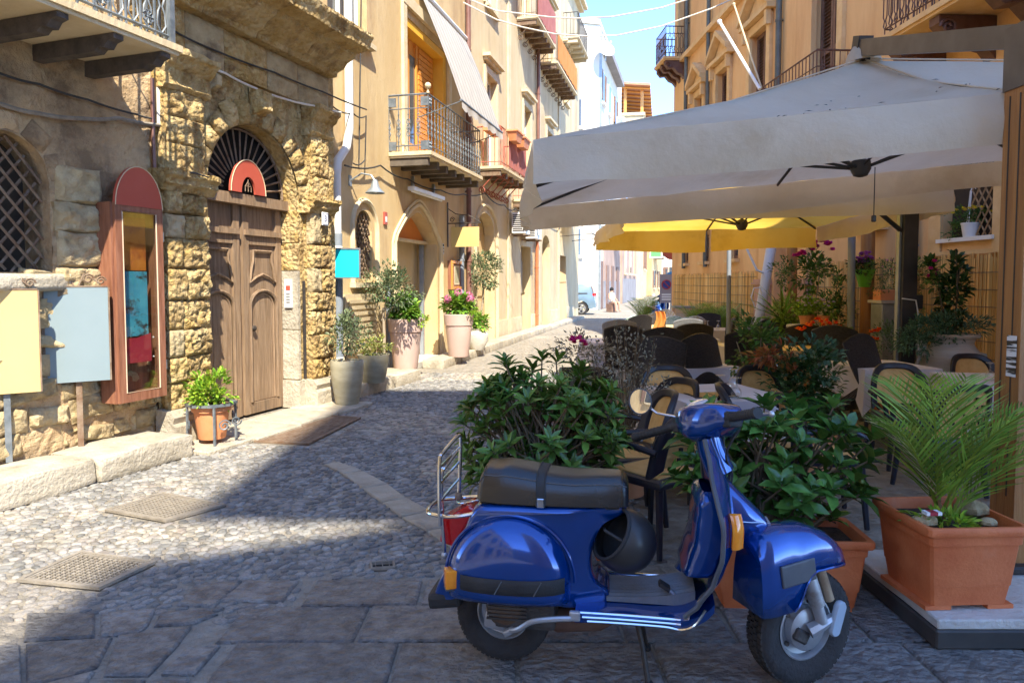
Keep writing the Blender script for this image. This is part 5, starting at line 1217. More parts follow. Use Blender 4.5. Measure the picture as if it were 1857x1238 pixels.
M_midg = leafmat('mid_green_leaf', (0.06, 0.14, 0.03), (0.13, 0.24, 0.05), 0.45, 0.25)
M_blueg = leafmat('blue_green_leaf', (0.08, 0.17, 0.10), (0.14, 0.26, 0.16), 0.5, 0.25)
M_darkg = leafmat('deep_green_leaf', (0.03, 0.075, 0.02), (0.06, 0.13, 0.035), 0.4, 0.2)
M_palm = leafmat('palm_leaflet', (0.15, 0.26, 0.03), (0.29, 0.41, 0.06), 0.4, 0.3)
M_palmdry = leafmat('dry_leaf', (0.30, 0.20, 0.08), (0.42, 0.30, 0.14), 0.7, 0.2)
M_pink = leafmat('pink_petal', (0.62, 0.16, 0.30), (0.78, 0.34, 0.46), 0.6, 0.3)
M_magenta = leafmat('magenta_petal', (0.55, 0.02, 0.22), (0.70, 0.05, 0.32), 0.6, 0.3)
M_orangep = leafmat('orange_petal', (0.80, 0.12, 0.02), (0.90, 0.22, 0.05), 0.6, 0.3)
M_yellowp = leafmat('yellow_petal', (0.80, 0.60, 0.03), (0.85, 0.68, 0.06), 0.6, 0.3)
M_purple = leafmat('purple_petal', (0.30, 0.06, 0.28), (0.45, 0.12, 0.40), 0.6, 0.3)
M_lilac = leafmat('lilac_petal', (0.42, 0.34, 0.60), (0.62, 0.56, 0.76), 0.6, 0.3)
M_twig = mat('twig_bark', (0.12, 0.085, 0.05), (0.20, 0.15, 0.09), sc=20, rough=0.9)
M_palebark = mat('pale_bark', (0.30, 0.24, 0.16), (0.42, 0.34, 0.24), sc=12, rough=0.9)

def rvec(r): 
    while True:
        v = Vector((r.uniform(-1, 1), r.uniform(-1, 1), r.uniform(-1, 1)))
        if 0.01 < v.length < 1: return v
def leaf_pts(L, W, fold=0.25, curl=0.18):
    return ([Vector((0, 0, 0)), Vector((0.30 * L, 0.42 * W, fold * W * 0.6)), Vector((0.34 * L, 0, -0.0)), Vector((0.30 * L, -0.42 * W, fold * W * 0.6)),
             Vector((0.68 * L, 0.40 * W, fold * W * 0.5 - curl * L * 0.35)), Vector((0.70 * L, 0, -curl * L * 0.4)), Vector((0.68 * L, -0.40 * W, fold * W * 0.5 - curl * L * 0.35)), Vector((L, 0, -curl * L))],
            [(0, 2, 1), (0, 3, 2), (1, 2, 5, 4), (2, 3, 6, 5), (4, 5, 7), (5, 6, 7)])
def leaf_matrix(p, d, up):
    d = d.normalized(); s = up.cross(d)
    if s.length < 1e-4: s = d.orthogonal()
    s.normalize(); n = d.cross(s)
    return Matrix(((d.x, s.x, n.x, p.x), (d.y, s.y, n.y, p.y), (d.z, s.z, n.z, p.z), (0, 0, 0, 1)))
def add_leaf(mb, p, d, up, L, W, fold=0.25, curl=0.18, small=False):
    if small:
        vs, fs = [Vector((0, 0, 0)), Vector((0.5 * L, 0.45 * W, 0.1 * W)), Vector((L, 0, -curl * L)), Vector((0.5 * L, -0.45 * W, 0.1 * W))], [(0, 2, 1), (0, 3, 2)]
    else: vs, fs = leaf_pts(L, W, fold, curl)
    M = leaf_matrix(p, d, up); mb.add([M @ v for v in vs], fs)
def clump_points(r, c, rad, nclump, per, cr=0.33, zmin=None, shell=0.45):
    out = []
    for _ in range(nclump):
        v = rvec(r).normalized() * (r.random() ** shell); q = Vector((c[0] + v.x * rad[0], c[1] + v.y * rad[1], c[2] + v.z * rad[2]))
        k = cr * r.uniform(0.6, 1.25)
        for _ in range(per):
            w = rvec(r); p = q + Vector((w.x * rad[0] * k, w.y * rad[1] * k, w.z * rad[2] * k))
            if zmin is None or p.z > zmin: out.append((p, (w * 0.7 + v * 0.8 + Vector((0, 0, 0.25)) + rvec(r) * 0.5)))
    return out
def bush(t, r, c, rad, nclump, per, L, W, m, name='foliage', cr=0.33, small=True, curl=0.2, zmin=None, shell=0.45):
    mb = MB()
    for p, d in clump_points(r, c, rad, nclump, per, cr, zmin, shell):
        k = r.uniform(0.65, 1.2); add_leaf(mb, p, d, Vector((r.uniform(-.5, .5), r.uniform(-.5, .5), 1)), L * k, W * k, curl=curl, small=small)
    o = mb.build(name, m, t, fix=False); o['kind'] = 'stuff'; return o
def stems(t, r, base, tips, rad, m=M_twig, name='stem', sub=1):
    for tip in tips:
        tip = Vector(tip); b = Vector(base) + Vector((r.uniform(-.03, .03), r.uniform(-.03, .03), 0)); mid = (b + tip) / 2 + rvec(r) * 0.06 * (tip - b).length + Vector((0, 0, 0.03))
        MB().tube([b, (b * .7 + mid * .3), mid, (mid * .5 + tip * .5) + rvec(r) * 0.02, tip], [rad, rad * .9, rad * .7, rad * .5, rad * .3], 5).build(name, m, t, smooth=True)
def flowers(t, r, c, rad, n, size, m, name='blossom', npet=5):
    for _ in range(n):
        v = rvec(r).normalized(); p = Vector((c[0] + v.x * rad[0] * r.random() ** .4, c[1] + v.y * rad[1] * r.random() ** .4, c[2] + abs(v.z) * rad[2]))
        mb = MB()
        for k in range(npet):
            a = 2 * math.pi * k / npet + r.random(); d = Vector((math.cos(a), math.sin(a), 0.5)); add_leaf(mb, p, d, Vector((0, 0, 1)), size, size * 0.8, small=True, curl=0.1)
        for k in range(npet):
            a = 2 * math.pi * k / npet + r.random(); d = Vector((0.5 * math.cos(a), 0.5 * math.sin(a) - 0.3, 0.8)); add_leaf(mb, p, d, Vector((0, -1, 0.4)), size * .9, size * 0.8, small=True, curl=0.1)
        mb.build(name, m, t, fix=False)
def round_pot(t, prof, m, soil_z, soil_r, n=24, soilm=None, name='pot'):
    MB().lathe(prof, n).build(name, m, t, smooth=True, ang=35)
    MB().lathe([(0.001, soil_z + 0.015), (soil_r * 0.6, soil_z + 0.012), (soil_r, soil_z)], n).build('soil', soilm or M_soil, t, smooth=True)
def potted(name, label, cat, p, rz=0, group=None): return thing(name, label, cat, p, rz, group)

# ---- display cabinet with the red arched top
cab = thing('display_cabinet', 'tall wooden display cabinet with a red arched top board on the stone wall', 'display cabinet', W1.W(6.62, 0.0, 0.53), W1.th)
def wb(t, name, m, *bs):
    mb = MB()
    for b in bs: mb.box(*b)
    return mb.build(name, m, t)
CW, CH_, CD = 0.52, 1.77, 0.20
wb(cab, 'back_board', M_casewood, (0.0, CW, -0.035, -0.004, 0, CH_))
wb(cab, 'side_panel', M_casewood, (-0.02, 0.02, -CD, -0.036, 0.0, CH_)); wb(cab, 'side_panel', M_casewood, (CW - 0.02, CW + 0.02, -CD, -0.036, 0.0, CH_))
wb(cab, 'top_rail', M_casewood, (0.022, CW - 0.022, -CD, -0.036, CH_ - 0.06, CH_)); wb(cab, 'bottom_rail', M_casewood, (0.022, CW - 0.022, -CD, -0.036, 0.0, 0.07))
df = wb(cab, 'door_frame', M_casewood, (0.0, 0.07, -CD - 0.03, -CD - 0.002, 0.0, CH_), (CW - 0.07, CW, -CD - 0.03, -CD - 0.002, 0.0, CH_), (0.07, CW - 0.07, -CD - 0.03, -CD - 0.002, 0.0, 0.08), (0.07, CW - 0.07, -CD - 0.03, -CD - 0.002, CH_ - 0.07, CH_))
wb(cab, 'glass_pane', M_glass, (0.07, CW - 0.07, -CD - 0.018, -CD - 0.012, 0.08, CH_ - 0.07))
M_bead = mat('pale_glazing_bead', (0.50, 0.38, 0.26), rough=0.6)
MB().tube([(0.075, -CD - 0.028, 0.085), (CW - 0.075, -CD - 0.028, 0.085), (CW - 0.075, -CD - 0.028, CH_ - 0.075), (0.075, -CD - 0.028, CH_ - 0.075)], 0.008, 4, close=True).build('glazing_bead', M_bead, cab)
for zz in (0.25, 1.45): wb(cab, 'hinge', M_greyiron, (CW + 0.001, CW + 0.012, -CD - 0.03, -CD + 0.0, zz, zz + 0.09))
M_porange = mat('orange_poster', (0.46, 0.12, 0.02), (0.58, 0.20, 0.03), (0.30, 0.06, 0.02), sc=3, rough=0.4, c3lo=.5, c3hi=.6, c3sc=4)
M_pblue = mat('blue_sea_poster', (0.03, 0.22, 0.34), (0.10, 0.42, 0.52), (0.05, 0.05, 0.05), sc=2.5, rough=0.35, c3lo=.58, c3hi=.64, c3sc=3, stretch=(1, 1, 1.5))
M_pred = mat('crimson_poster', (0.34, 0.02, 0.04), (0.42, 0.04, 0.06), sc=3, rough=0.4)
wb(cab, 'orange_poster', M_porange, (0.10, CW - 0.10, -0.12, -0.11, 1.18, 1.66))
wb(cab, 'blue_poster', M_pblue, (0.05, CW - 0.13, -0.16, -0.15, 0.58, 1.17))
mb = MB(); mb.add([Vector((x, y, z_)) for y in (-0.18, -0.172) for x, z_ in ((0.05, 0.34), (CW - 0.12, 0.34), (CW - 0.12, 0.60), (0.25, 0.565), (0.05, 0.57))], [(0, 1, 2, 3, 4), (9, 8, 7, 6, 5)] + [(i, (i + 1) % 5, 5 + (i + 1) % 5, 5 + i) for i in range(5)]); mb.build('crimson_poster', M_pred, cab)
for x, z_ in ((0.42, 0.56), (0.42, 0.38)): MB().ball((x, -0.185, z_), 0.008, 6, 4).build('poster_pin', M_whitepaint, cab)
pts = [(CW / 2 + (CW / 2 - 0.0) * math.cos(math.pi * i / 18), CH_ + 0.01 + 0.36 * math.sin(math.pi * i / 18)) for i in range(19)]
MB().prism([(p[0], p[1] - 0.03 if 0 < i < 18 else p[1] - 0.03) for i, p in enumerate(pts)], 0.03, TM(0, -CD - 0.035, 0)).build('arched_board', M_red, cab)
MB().tube([(p[0] * 0.985 + CW * 0.0075, -CD - 0.036, p[1] - 0.034) for p in pts], 0.005, 4).build('board_edge', M_trim, cab)

# ---- two boards on posts
def sign_board(label, uv, w, h, z0, m, rz, ph, s_out, edge):
    p = G(uv[0], uv[1], 0.195); t = thing('sign_board', label, 'sign board', p, rz)
    z0 -= 0.195
    wb(t, 'board', m, (-w / 2, w / 2, -0.045, -0.03, z0, z0 + h))
    wb(t, 'board_edge', edge, (-w / 2 - 0.02, -w / 2 - 0.001, -0.05, -0.012, z0, z0 + h), (w / 2 + 0.001, w / 2 + 0.012, -0.05, -0.012, z0, z0 + h), (-w / 2, w / 2, -0.0295, -0.012, z0, z0 + h), (-w / 2, w / 2, -0.05, -0.012, z0 + h + 0.001, z0 + h + 0.012))
    wb(t, 'post', M_rust if m is not M_cboard else M_greyiron, (-0.022, 0.022, -0.011, 0.02, 0.0, z0 + h))
    mb = MB(); zt = z0 + h + 0.015
    for sx in (-1, 1):
        mb.tube([(sx * 0.02, 0, zt), (sx * 0.06, 0, zt + 0.10), (sx * 0.12, 0, zt + 0.06), (sx * 0.17, 0, zt + 0.02)], 0.008, 5)
        mb.tube([(sx * (0.09 + rr * math.cos(a)), 0, zt + 0.055 + rr * math.sin(a)) for rr, a in spiral(0.045, 0.01, 1.5, 14)], 0.008, 4)
        mb.tube([(sx * (w / 2 - 0.045 + rr * math.cos(a)), 0, zt + 0.04 + rr * math.sin(a)) for rr, a in spiral(0.038, 0.01, 1.4, 14)], 0.008, 4)
    mb.build('scrollwork', M_rust, t)
    return t
M_cboard = mat('blank_cream_board', (0.58, 0.41, 0.17), (0.61, 0.44, 0.19), sc=1, rough=0.6)
M_gboard = mat('blank_grey_board', (0.20, 0.26, 0.28), (0.23, 0.29, 0.31), sc=1, rough=0.5)
sign_board('blank cream sign board on a grey post at the left edge', (17, 838), 0.44, 0.80, 0.74, M_cboard, R(34), 0, 0, M_rust)
sign_board('blank grey blue sign board on a rusty post before the cabinet', (147, 810), 0.46, 0.80, 0.76, M_gboard, R(34), 0, 0, M_rust)

# ---- basil pot in its iron stand
r = random.Random(3)
t = potted('potted_basil', 'terracotta pot of bright green basil in a grey iron stand by the door', 'potted plant', G(385, 806))
round_pot(t, [(0.001, 0.07), (0.125, 0.07), (0.13, 0.08), (0.165, 0.34), (0.185, 0.345), (0.185, 0.39), (0.165, 0.39), (0.155, 0.36)], M_terra2, 0.36, 0.156)
ring = [(0.24 * math.cos(2 * math.pi * k / 8 + .39), 0.24 * math.sin(2 * math.pi * k / 8 + .39), 0.40) for k in range(8)]
mb = MB(); 
for k in range(8):
    a, b = Vector(ring[k]), Vector(ring[(k + 1) % 8]); c0, c1 = a * 0.8, b * 0.8; c0.z = c1.z = 0.40; u_ = Vector((0, 0, 0.025)); mb.add([a, b, c1, c0, a + u_, b + u_, c1 + u_, c0 + u_], [(3, 2, 1, 0), (4, 5, 6, 7), (0, 1, 5, 4), (2, 3, 7, 6)])
mb.build('stand_ring', M_greyiron, t)
for k in range(4):
    a = math.pi / 2 * k + 0.5; x, y = 0.22 * math.cos(a), 0.22 * math.sin(a)
    MB().tube([(x, y, 0), (x, y, 0.40)], 0.014, 5).build('stand_leg', M_greyiron, t)
    tx, ty = -math.sin(a), math.cos(a)
    if k in (0, 3, 2): MB().tube([(x + tx * (0.09 + rr * math.cos(w)), y + ty * (0.09 + rr * math.cos(w)), 0.22 + rr * math.sin(w)) for rr, w in spiral(0.06, 0.01, 1.6, 16)], 0.008, 4).tube([(x + tx * (0.2 + rr * math.cos(w)), y + ty * (0.2 + rr * math.cos(w)), 0.26 - rr * math.sin(w)) for rr, w in spiral(0.05, 0.01, 1.6, 16)], 0.008, 4).build('stand_scroll', M_greyiron, t)
bush(t, r, (0, 0, 0.52), (0.22, 0.22, 0.2), 40, 26, 0.055, 0.03, M_basil, small=False, cr=0.25, zmin=0.37)
stems(t, r, (0, 0, 0.36), [(0.1, 0.05, 0.6), (-0.1, 0.0, 0.62), (0, -.1, .55), (0.12, -.1, .58)], 0.008)
mb = MB().ball((-0.02, -0.14, 0.42), 0.05, 8, 6, (1.2, .8, .8)); mb.build('stone', M_whitestone, t, smooth=True)

# ---- pots along the cream house
r = random.Random(11)
t = potted('potted_olive', 'tall olive green glazed pot with a dark shrub beside the portal', 'potted plant', G(630, 736))
round_pot(t, [(0.001, 0), (0.135, 0.0), (0.15, 0.05), (0.20, 0.35), (0.215, 0.56), (0.205, 0.60), (0.185, 0.60), (0.175, 0.56)], M_olivepot, 0.565, 0.178, soilm=M_gravelw)
bush(t, r, (0.0, 0, 0.95), (0.25, 0.22, 0.25), 34, 22, 0.055, 0.026, M_olive, cr=0.3, zmin=.62); stems(t, r, (0, 0, 0.56), [(0.1, 0, 0.95), (-0.12, 0, 0.95), (0.02, .1, 1.05), (0.1, -.1, .85)], 0.01)
t = potted('potted_shrub', 'shorter grey green pot with yellowish herbs behind the glazed pot', 'potted plant', G(678, 692, 0.165))
round_pot(t, [(0.001, 0), (0.16, 0.0), (0.17, 0.04), (0.225, 0.36), (0.235, 0.40), (0.215, 0.40), (0.205, 0.36)], M_olivepot, 0.365, 0.207)
bush(t, r, (0.0, 0, 0.5), (0.26, 0.2, 0.16), 26, 22, 0.05, 0.024, leafmat('yellow_green_leaf', (0.22, 0.24, 0.05), (0.36, 0.38, 0.10)), cr=0.3, zmin=.37)
bush(t, r, (-0.2, 0.1, 0.65), (0.25, 0.2, 0.25), 20, 20, 0.05, 0.024, M_olive, cr=0.3, zmin=.37)
def tall_planter(label, p, seed, pink):
    r = random.Random(seed); t = potted('tall_planter', label, 'planter', p)
    round_pot(t, [(0.001, 0), (0.19, 0.0), (0.20, 0.02), (0.262, 0.60), (0.255, 0.605), (0.255, 0.62), (0.28, 0.622), (0.30, 0.83), (0.285, 0.84), (0.26, 0.83), (0.255, 0.80)], M_mauve, 0.79, 0.258)
    bush(t, r, (0, 0, 1.0), (0.30, 0.28, 0.22), 40, 16, 0.11, 0.075, M_hydr, small=False, cr=0.28, zmin=0.8)
    bush(t, r, (0.22, -0.05, 0.85), (0.16, 0.2, 0.14), 20, 22, 0.05, 0.03, M_basil, cr=0.3, name='trailing_foliage')
    stems(t, r, (0, 0, 0.79), [(0.1, 0, 1.05), (-0.1, 0, 1.05), (0.02, .1, 1.1)], 0.01)
    if pink:
        for q in ((-0.2, -0.2, 1.14), (0.0, -0.1, 1.27), (0.24, -0.15, 1.15), (0.2, 0.1, 1.2)):
            mb = MB()
            for _ in range(60):
                v = rvec(r).normalized(); add_leaf(mb, Vector(q) + v * 0.075, v.cross(rvec(r)), v, 0.045, 0.04, small=True)
            mb.build('flower_head', M_pink, t, fix=False)
    return t
tall_planter('tall mauve planter of green hydrangea on the broken kerb', G(736, 668, 0.16), 5, False)
tall_planter('tall mauve planter of pink hydrangea right of the pointed doorway', G(832, 646, 0.14), 6, True)
# round topped little tree, white urn
r = random.Random(21)
t = potted('topiary_tree', 'small round crowned tree with a slim pale trunk behind the pink hydrangea', 'tree', (G(885, 635, 0.0).x - 0.22, G(885, 635).y, 0.13))
MB().tube([(0, 0, 0), (0.02, 0, 0.5), (0.1, 0, 1.0), (0.12, 0, 1.45)], [0.035, 0.03, 0.028, 0.02], 7).build('trunk', M_palebark, t, smooth=True)
bush(t, r, (0.12, 0, 1.75), (0.45, 0.4, 0.42), 60, 30, 0.075, 0.036, M_olive, name='crown', cr=0.28)
stems(t, r, (0.12, 0, 1.4), [(0.35, 0, 1.8), (-0.15, 0, 1.8), (0.12, .2, 1.95), (0.2, -.2, 1.7)], 0.012, M_palebark, 'limb')
t = potted('round_crowned_tree', 'loose grey green shrub crown spreading over the olive pots against the wall', 'tree', (*W2.W(11.6, 0.35, 0)[:2], 0.1))
MB().tube([(0, 0, 0), (0.03, 0, 0.6), (0.02, 0, 1.1)], [0.03, 0.025, 0.02], 7).build('trunk', M_palebark, t, smooth=True)
bush(t, r, (0.12, -0.05, 1.42), (0.50, 0.32, 0.32), 56, 30, 0.06, 0.032, M_olive, name='crown', cr=0.3)
stems(t, r, (0.02, 0, 0.9), [(0.4, 0, 1.4), (-0.2, 0, 1.5), (0.3, -.1, 1.6), (.1, .1, 1.6)], 0.011, M_palebark, 'limb')
t = potted('potted_shrub', 'white urn with a leafy green plant at the foot of the topiary', 'potted plant', G(866, 634, 0.14))
round_pot(t, [(0.001, 0), (0.13, 0.0), (0.15, 0.04), (0.24, 0.22), (0.235, 0.34), (0.16, 0.42), (0.19, 0.46), (0.165, 0.46), (0.15, 0.42)], M_whitestone, 0.43, 0.15)
bush(t, r, (0.02, 0, 0.6), (0.26, 0.2, 0.18), 24, 16, 0.10, 0.06, M_hydr, small=False, cr=0.3, zmin=.42)

# ---- front planters behind the scooter
def box_planter(t, sx, sy, h, m=M_terra, taper=0.86, feet=True):
    def ringq(k, z): return [Vector((x * sx / 2 * k, y * sy / 2 * (k if sy > .4 else k * .97), z)) for x, y in ((-1, -1), (1, -1), (1, 1), (-1, 1))]
    prof = [(taper, 0.02), (taper + (1 - taper) * 0.28, h * 0.28), (taper + (1 - taper) * 0.285 + 0.012, h * 0.285), (taper + (1 - taper) * 0.74 + .005, h * 0.78), (0.99, h * 0.785), (1.0, h * 0.88), (1.05, h * 0.89), (1.07, h * 0.91), (1.07, h * 0.985), (1.055, h), (0.98, h), (0.965, h * 0.97), (0.93, h * 0.86)]
    mb = MB(); rings = []
    for k, z in prof:
        c = ringq(k, z); out = []
        for i in range(4):       # rounded corners
            a, b, d = c[i - 1], c[i], c[(i + 1) % 4]; rr = min(sx, sy) * 0.07
            pa, pb = b + (a - b).normalized() * rr, b + (d - b).normalized() * rr
            for q in range(4):
                f = q / 3; out.append(pa * (1 - f) ** 2 + b * 2 * f * (1 - f) + pb * f * f)
        rings.append(out)
    n = len(rings[0])
    for q in rings: mb.v += q
    for i in range(len(rings) - 1):
        for j in range(n): mb.f.append((i * n + j, i * n + (j + 1) % n, (i + 1) * n + (j + 1) % n, (i + 1) * n + j))
    mb.f.append(tuple(range(n))[::-1]); mb.build('planter_box', m, t, smooth=True, ang=30)
    so = rings[-1]; MB().add([Vector((p.x, p.y, h * 0.87)) for p in so], [tuple(range(n))]).build('soil', M_soil, t)
    if feet:
        for x in (-1, 1): wb(t, 'foot', m, (x * sx * .33 - .06, x * sx * .33 + .06, -sy * .4, sy * .4, 0.0, 0.019))
def whorl_shrub(t, r, c, rad, nwh, nleaf, L, W, mpart, mstuff, base, parts=300, stemr=0.009, spread=(0.55, 1.25), inner=0.35, zmin=0.3):
    lm = MB(); vs, fs = leaf_pts(1.0, W / L, 0.3, 0.22); lm.add(vs, fs); lme = lm.mesh('leaf', mpart, True, 180)
    W_ = []
    for i in range(nwh):
        v = rvec(r).normalized() * (r.random() ** inner); p = Vector((c[0] + v.x * rad[0], c[1] + v.y * rad[1], c[2] + v.z * rad[2]))
        p += Vector((noise.noise(p * 3 + Vector((5, 0, 0))), noise.noise(p * 3 + Vector((0, 5, 0))), noise.noise(p * 3))) * 0.10
        if p.z < zmin: continue
        W_.append((p, (Vector((v.x * 0.7, v.y * 0.7, v.z * 0.35 + 0.75)) + rvec(r) * 0.25).normalized()))
    W_.sort(key=lambda w: w[0].y)
    cnt = 0; mb = MB(); stub = MB()
    for p, ax in W_:
        e1 = ax.orthogonal().normalized(); e2 = ax.cross(e1); a0 = r.random() * 6.28
        for k in range(nleaf):
            a = a0 + k * 2.4; open_ = spread[0] + (spread[1] - spread[0]) * k / nleaf + r.uniform(-.1, .1)
            d = ax * math.cos(open_) + (e1 * math.cos(a) + e2 * math.sin(a)) * math.sin(open_)
            k2 = (0.6 + 0.45 * k / nleaf) * r.uniform(0.85, 1.12)
            q = p - ax * (0.045 * k / nleaf)
            M = leaf_matrix(q, d, ax)
            if cnt < parts: link('leaf', lme, t, M=M @ Matrix.Diagonal((L * k2, L * k2, L * k2, 1)))
            else: mb.add([M @ (x * (L * k2)) for x in vs], fs)
            cnt += 1
        b = Vector(base) + Vector((r.uniform(-1, 1) * rad[0] * 0.35, r.uniform(-1, 1) * rad[1] * 0.35, 0)); mid = b.lerp(p, 0.55) + Vector((0, 0, 0.05)) + rvec(r) * 0.04
        stub.tube([b, mid, p - ax * 0.03, p + ax * 0.005], [stemr, stemr * .75, stemr * .5, stemr * .35], 5)
    o = mb.build('foliage', mstuff, t, fix=False, smooth=True, ang=180); o['kind'] = 'stuff'
    o = stub.build('branches', M_twig, t, fix=False, smooth=True); o['kind'] = 'stuff'
r = random.Random(31)
t = thing('laurel_planter', 'large bushy dark green laurel in a planter behind the scooter seat', 'potted shrub', (0.22, 4.15, 0))
box_planter(t, 0.70, 0.40, 0.32)
whorl_shrub(t, r, (-0.03, -0.02, 0.74), (0.54, 0.42, 0.44), 230, 10, 0.125, 0.045, M_laurel1, M_laurel, (0, 0, 0.28), zmin=0.22)
r = random.Random(35)
t = thing('laurel_planter', 'open branched broad leaved shrub in a terracotta trough behind the front wheel', 'potted shrub', (1.36, 3.52, 0), R(-4))
box_planter(t, 0.74, 0.36, 0.36)
whorl_shrub(t, r, (-0.02, -0.05, 0.70), (0.60, 0.26, 0.34), 92, 8, 0.145, 0.072, M_rubber1, M_rubber, (0, 0, 0.3), inner=0.42, zmin=0.34)
# ---- palm on its stone plinth
pl = thing('stone_plinth', 'low pale stone slab on a dark base under the palm planter', 'plinth', (2.37, 3.42, 0))
link('dark_base', beveled('dark_base', mat('black_base', (0.03, 0.028, 0.026), (0.05, 0.045, 0.04), sc=6, rough=0.6), 1.04, 0.84, 0.085, 0.008), pl, M=TM(0, 0, 0))
link('slab', beveled('slab', M_whitestone, 1.02, 0.82, 0.045, 0.006, 1, 0.004, 2, 3, 4), pl, M=TM(0, 0, 0.0855))
def palm(label, p, sx, h, nf, seed, L=0.62, planter=True):
    r = random.Random(seed); t = thing('palm_planter', label, 'potted palm', p, R(3))
    if planter: box_planter(t, sx, sx, h, taper=0.80)
    for i in range(nf):
        az = i * 2.4 + r.uniform(-.3, .3); up0 = r.uniform(0.95, 1.5); ln = L * r.uniform(0.8, 1.2); n = 14
        pos = Vector((r.uniform(-.05, .05), r.uniform(-.05, .05), h * 0.85)); el = up0; pts = [pos.copy()]
        for k in range(n):
            el -= r.uniform(0.01, 0.075) * (0.4 + k / n * 1.5); pos = pos + Vector((math.cos(az) * math.cos(el), math.sin(az) * math.cos(el), math.sin(el))) * ln / n; pts.append(pos.copy())
        mb = MB().tube(pts, [0.008 * (1 - 0.8 * k / n) + 0.001 for k in range(n + 1)], 4)
        for k in range(3, n + 1):
            tdir = (pts[k] - pts[k - 1]).normalized(); side = tdir.cross(Vector((0, 0, 1))).normalized(); upv = side.cross(tdir)
            for sg in (-1, 1):
                for h2 in (0, 0.5):
                    f = (k - h2) / n; ll = ln * (0.40 * math.sin(math.pi * min(0.97, f * 0.85 + 0.12)) + 0.05)
                    d = tdir * (0.75 + 0.3 * f) + side * sg * 0.75 + upv * r.uniform(0.05, 0.3)
                    q = pts[k - 1].lerp(pts[k], 1 - h2)
                    d.normalize(); w = side.cross(d); M = leaf_matrix(q, d, upv); wd = 0.0052
                    mb.add([M @ Vector(v) for v in ((0, -wd * .6, 0), (0, wd * .6, 0), (ll * .5, wd, -0.04 * ll), (ll * .5, -wd, -0.04 * ll), (ll, 0, -0.22 * ll))], [(0, 3, 2, 1), (3, 4, 2)])
        mb.build('frond', M_palm if r.random() > 0.12 else M_palmdry, t, fix=False)
    return t
pm = palm('feathery palm in a square terracotta planter on the stone plinth', (2.05, 3.28, 0.132), 0.44, 0.39, 9, 4, 0.66)
rr_ = random.Random(2)
bush(pm, rr_, (-0.08, -0.1, 0.37), (0.12, 0.1, 0.06), 14, 14, 0.05, 0.02, M_basil, name='weeds')
for x, y, s_ in ((-0.17, -0.1, .05), (0.16, 0.05, .07), (0.1, -0.14, .035)): MB().ball((x, y, 0.385), s_, 7, 5, (1.2, 1, .6)).build('stone', M_grey_stone, pm, smooth=True)
wb(pm, 'cigarette_packet', M_whitepaint, (-0.20, -0.13, -0.16, -0.12, 0.425, 0.44)); wb(pm, 'packet_band', M_pred, (-0.185, -0.15, -0.161, -0.119, 0.4245, 0.4405))

# ------------------------------------------------------------------ reed fence along the ochre wall
M_reed = mat('split_reed', (0.68, 0.39, 0.10), (0.82, 0.56, 0.20), sc=3, rough=0.7, island=0.35, stretch=(1, 1, .2))
def reed_fence(label, s0, s1, h, seed):
    r = random.Random(seed); t = thing('reed_fence', label, 'reed fence', WR.W(s0, 0.05, 0), WR.th)
    mb = MB(); x = 0.0
    while x < s1 - s0:
        w = r.uniform(0.005, 0.011); hh = h + r.uniform(-0.05, 0.03); o_ = r.uniform(0, 0.014); lean = r.uniform(-0.012, 0.012)
        mb.tube([(x, o_, 0.0), (x + lean, o_ + r.uniform(-.004, .004), hh)], w, 4, cap=False); x += w * 2.05 + (r.uniform(0, 0.006))
    o = mb.build('reeds', M_reed, t, fix=False); o['kind'] = 'stuff'
    z = 0.12
    while z < h - 0.05:
        MB().tube([(0, 0.026, z), ((s1 - s0) * .5, 0.029, z - 0.01), (s1 - s0, 0.026, z)], 0.004, 4).build('wire', M_rust, t); z += 0.2
    wb(t, 'backing', M_reed, (0, s1 - s0, -0.02, -0.012, 0, h - 0.06))
reed_fence('tall reed fence behind the big earthenware jar', 7.05, 12.5, 1.93, 1)
reed_fence('reed fence beyond the rose coloured pilasters', 15.0, 21.4, 1.82, 2)
# ------------------------------------------------------------------ parasols
M_canvas = mat('cream_canvas', (0.74, 0.63, 0.47), (0.83, 0.73, 0.57), (0.58, 0.45, 0.28), sc=1.2, rough=0.85, bump=1.2, bsc=5, trans=0.5, c3lo=0.55, c3hi=0.8, c3sc=1.0)
M_canvasy = mat('sunlit_yellow_canvas', (0.78, 0.50, 0.07), (0.84, 0.58, 0.12), (0.66, 0.40, 0.06), sc=1.6, rough=0.85, trans=0.6, bump=0.2, bsc=40)  # yellowish cloth, the sun glowing through it put into the colour
M_ribm = mat('dark_rib', (0.03, 0.025, 0.02), (0.05, 0.04, 0.035), sc=6, rough=0.5)
M_arm = mat('bronze_arm', (0.10, 0.08, 0.06), (0.14, 0.115, 0.09), sc=5, rough=0.45, metal=0.3)
M_blackm = mat('black_mast', (0.03, 0.028, 0.03), (0.05, 0.047, 0.048), sc=5, rough=0.45)
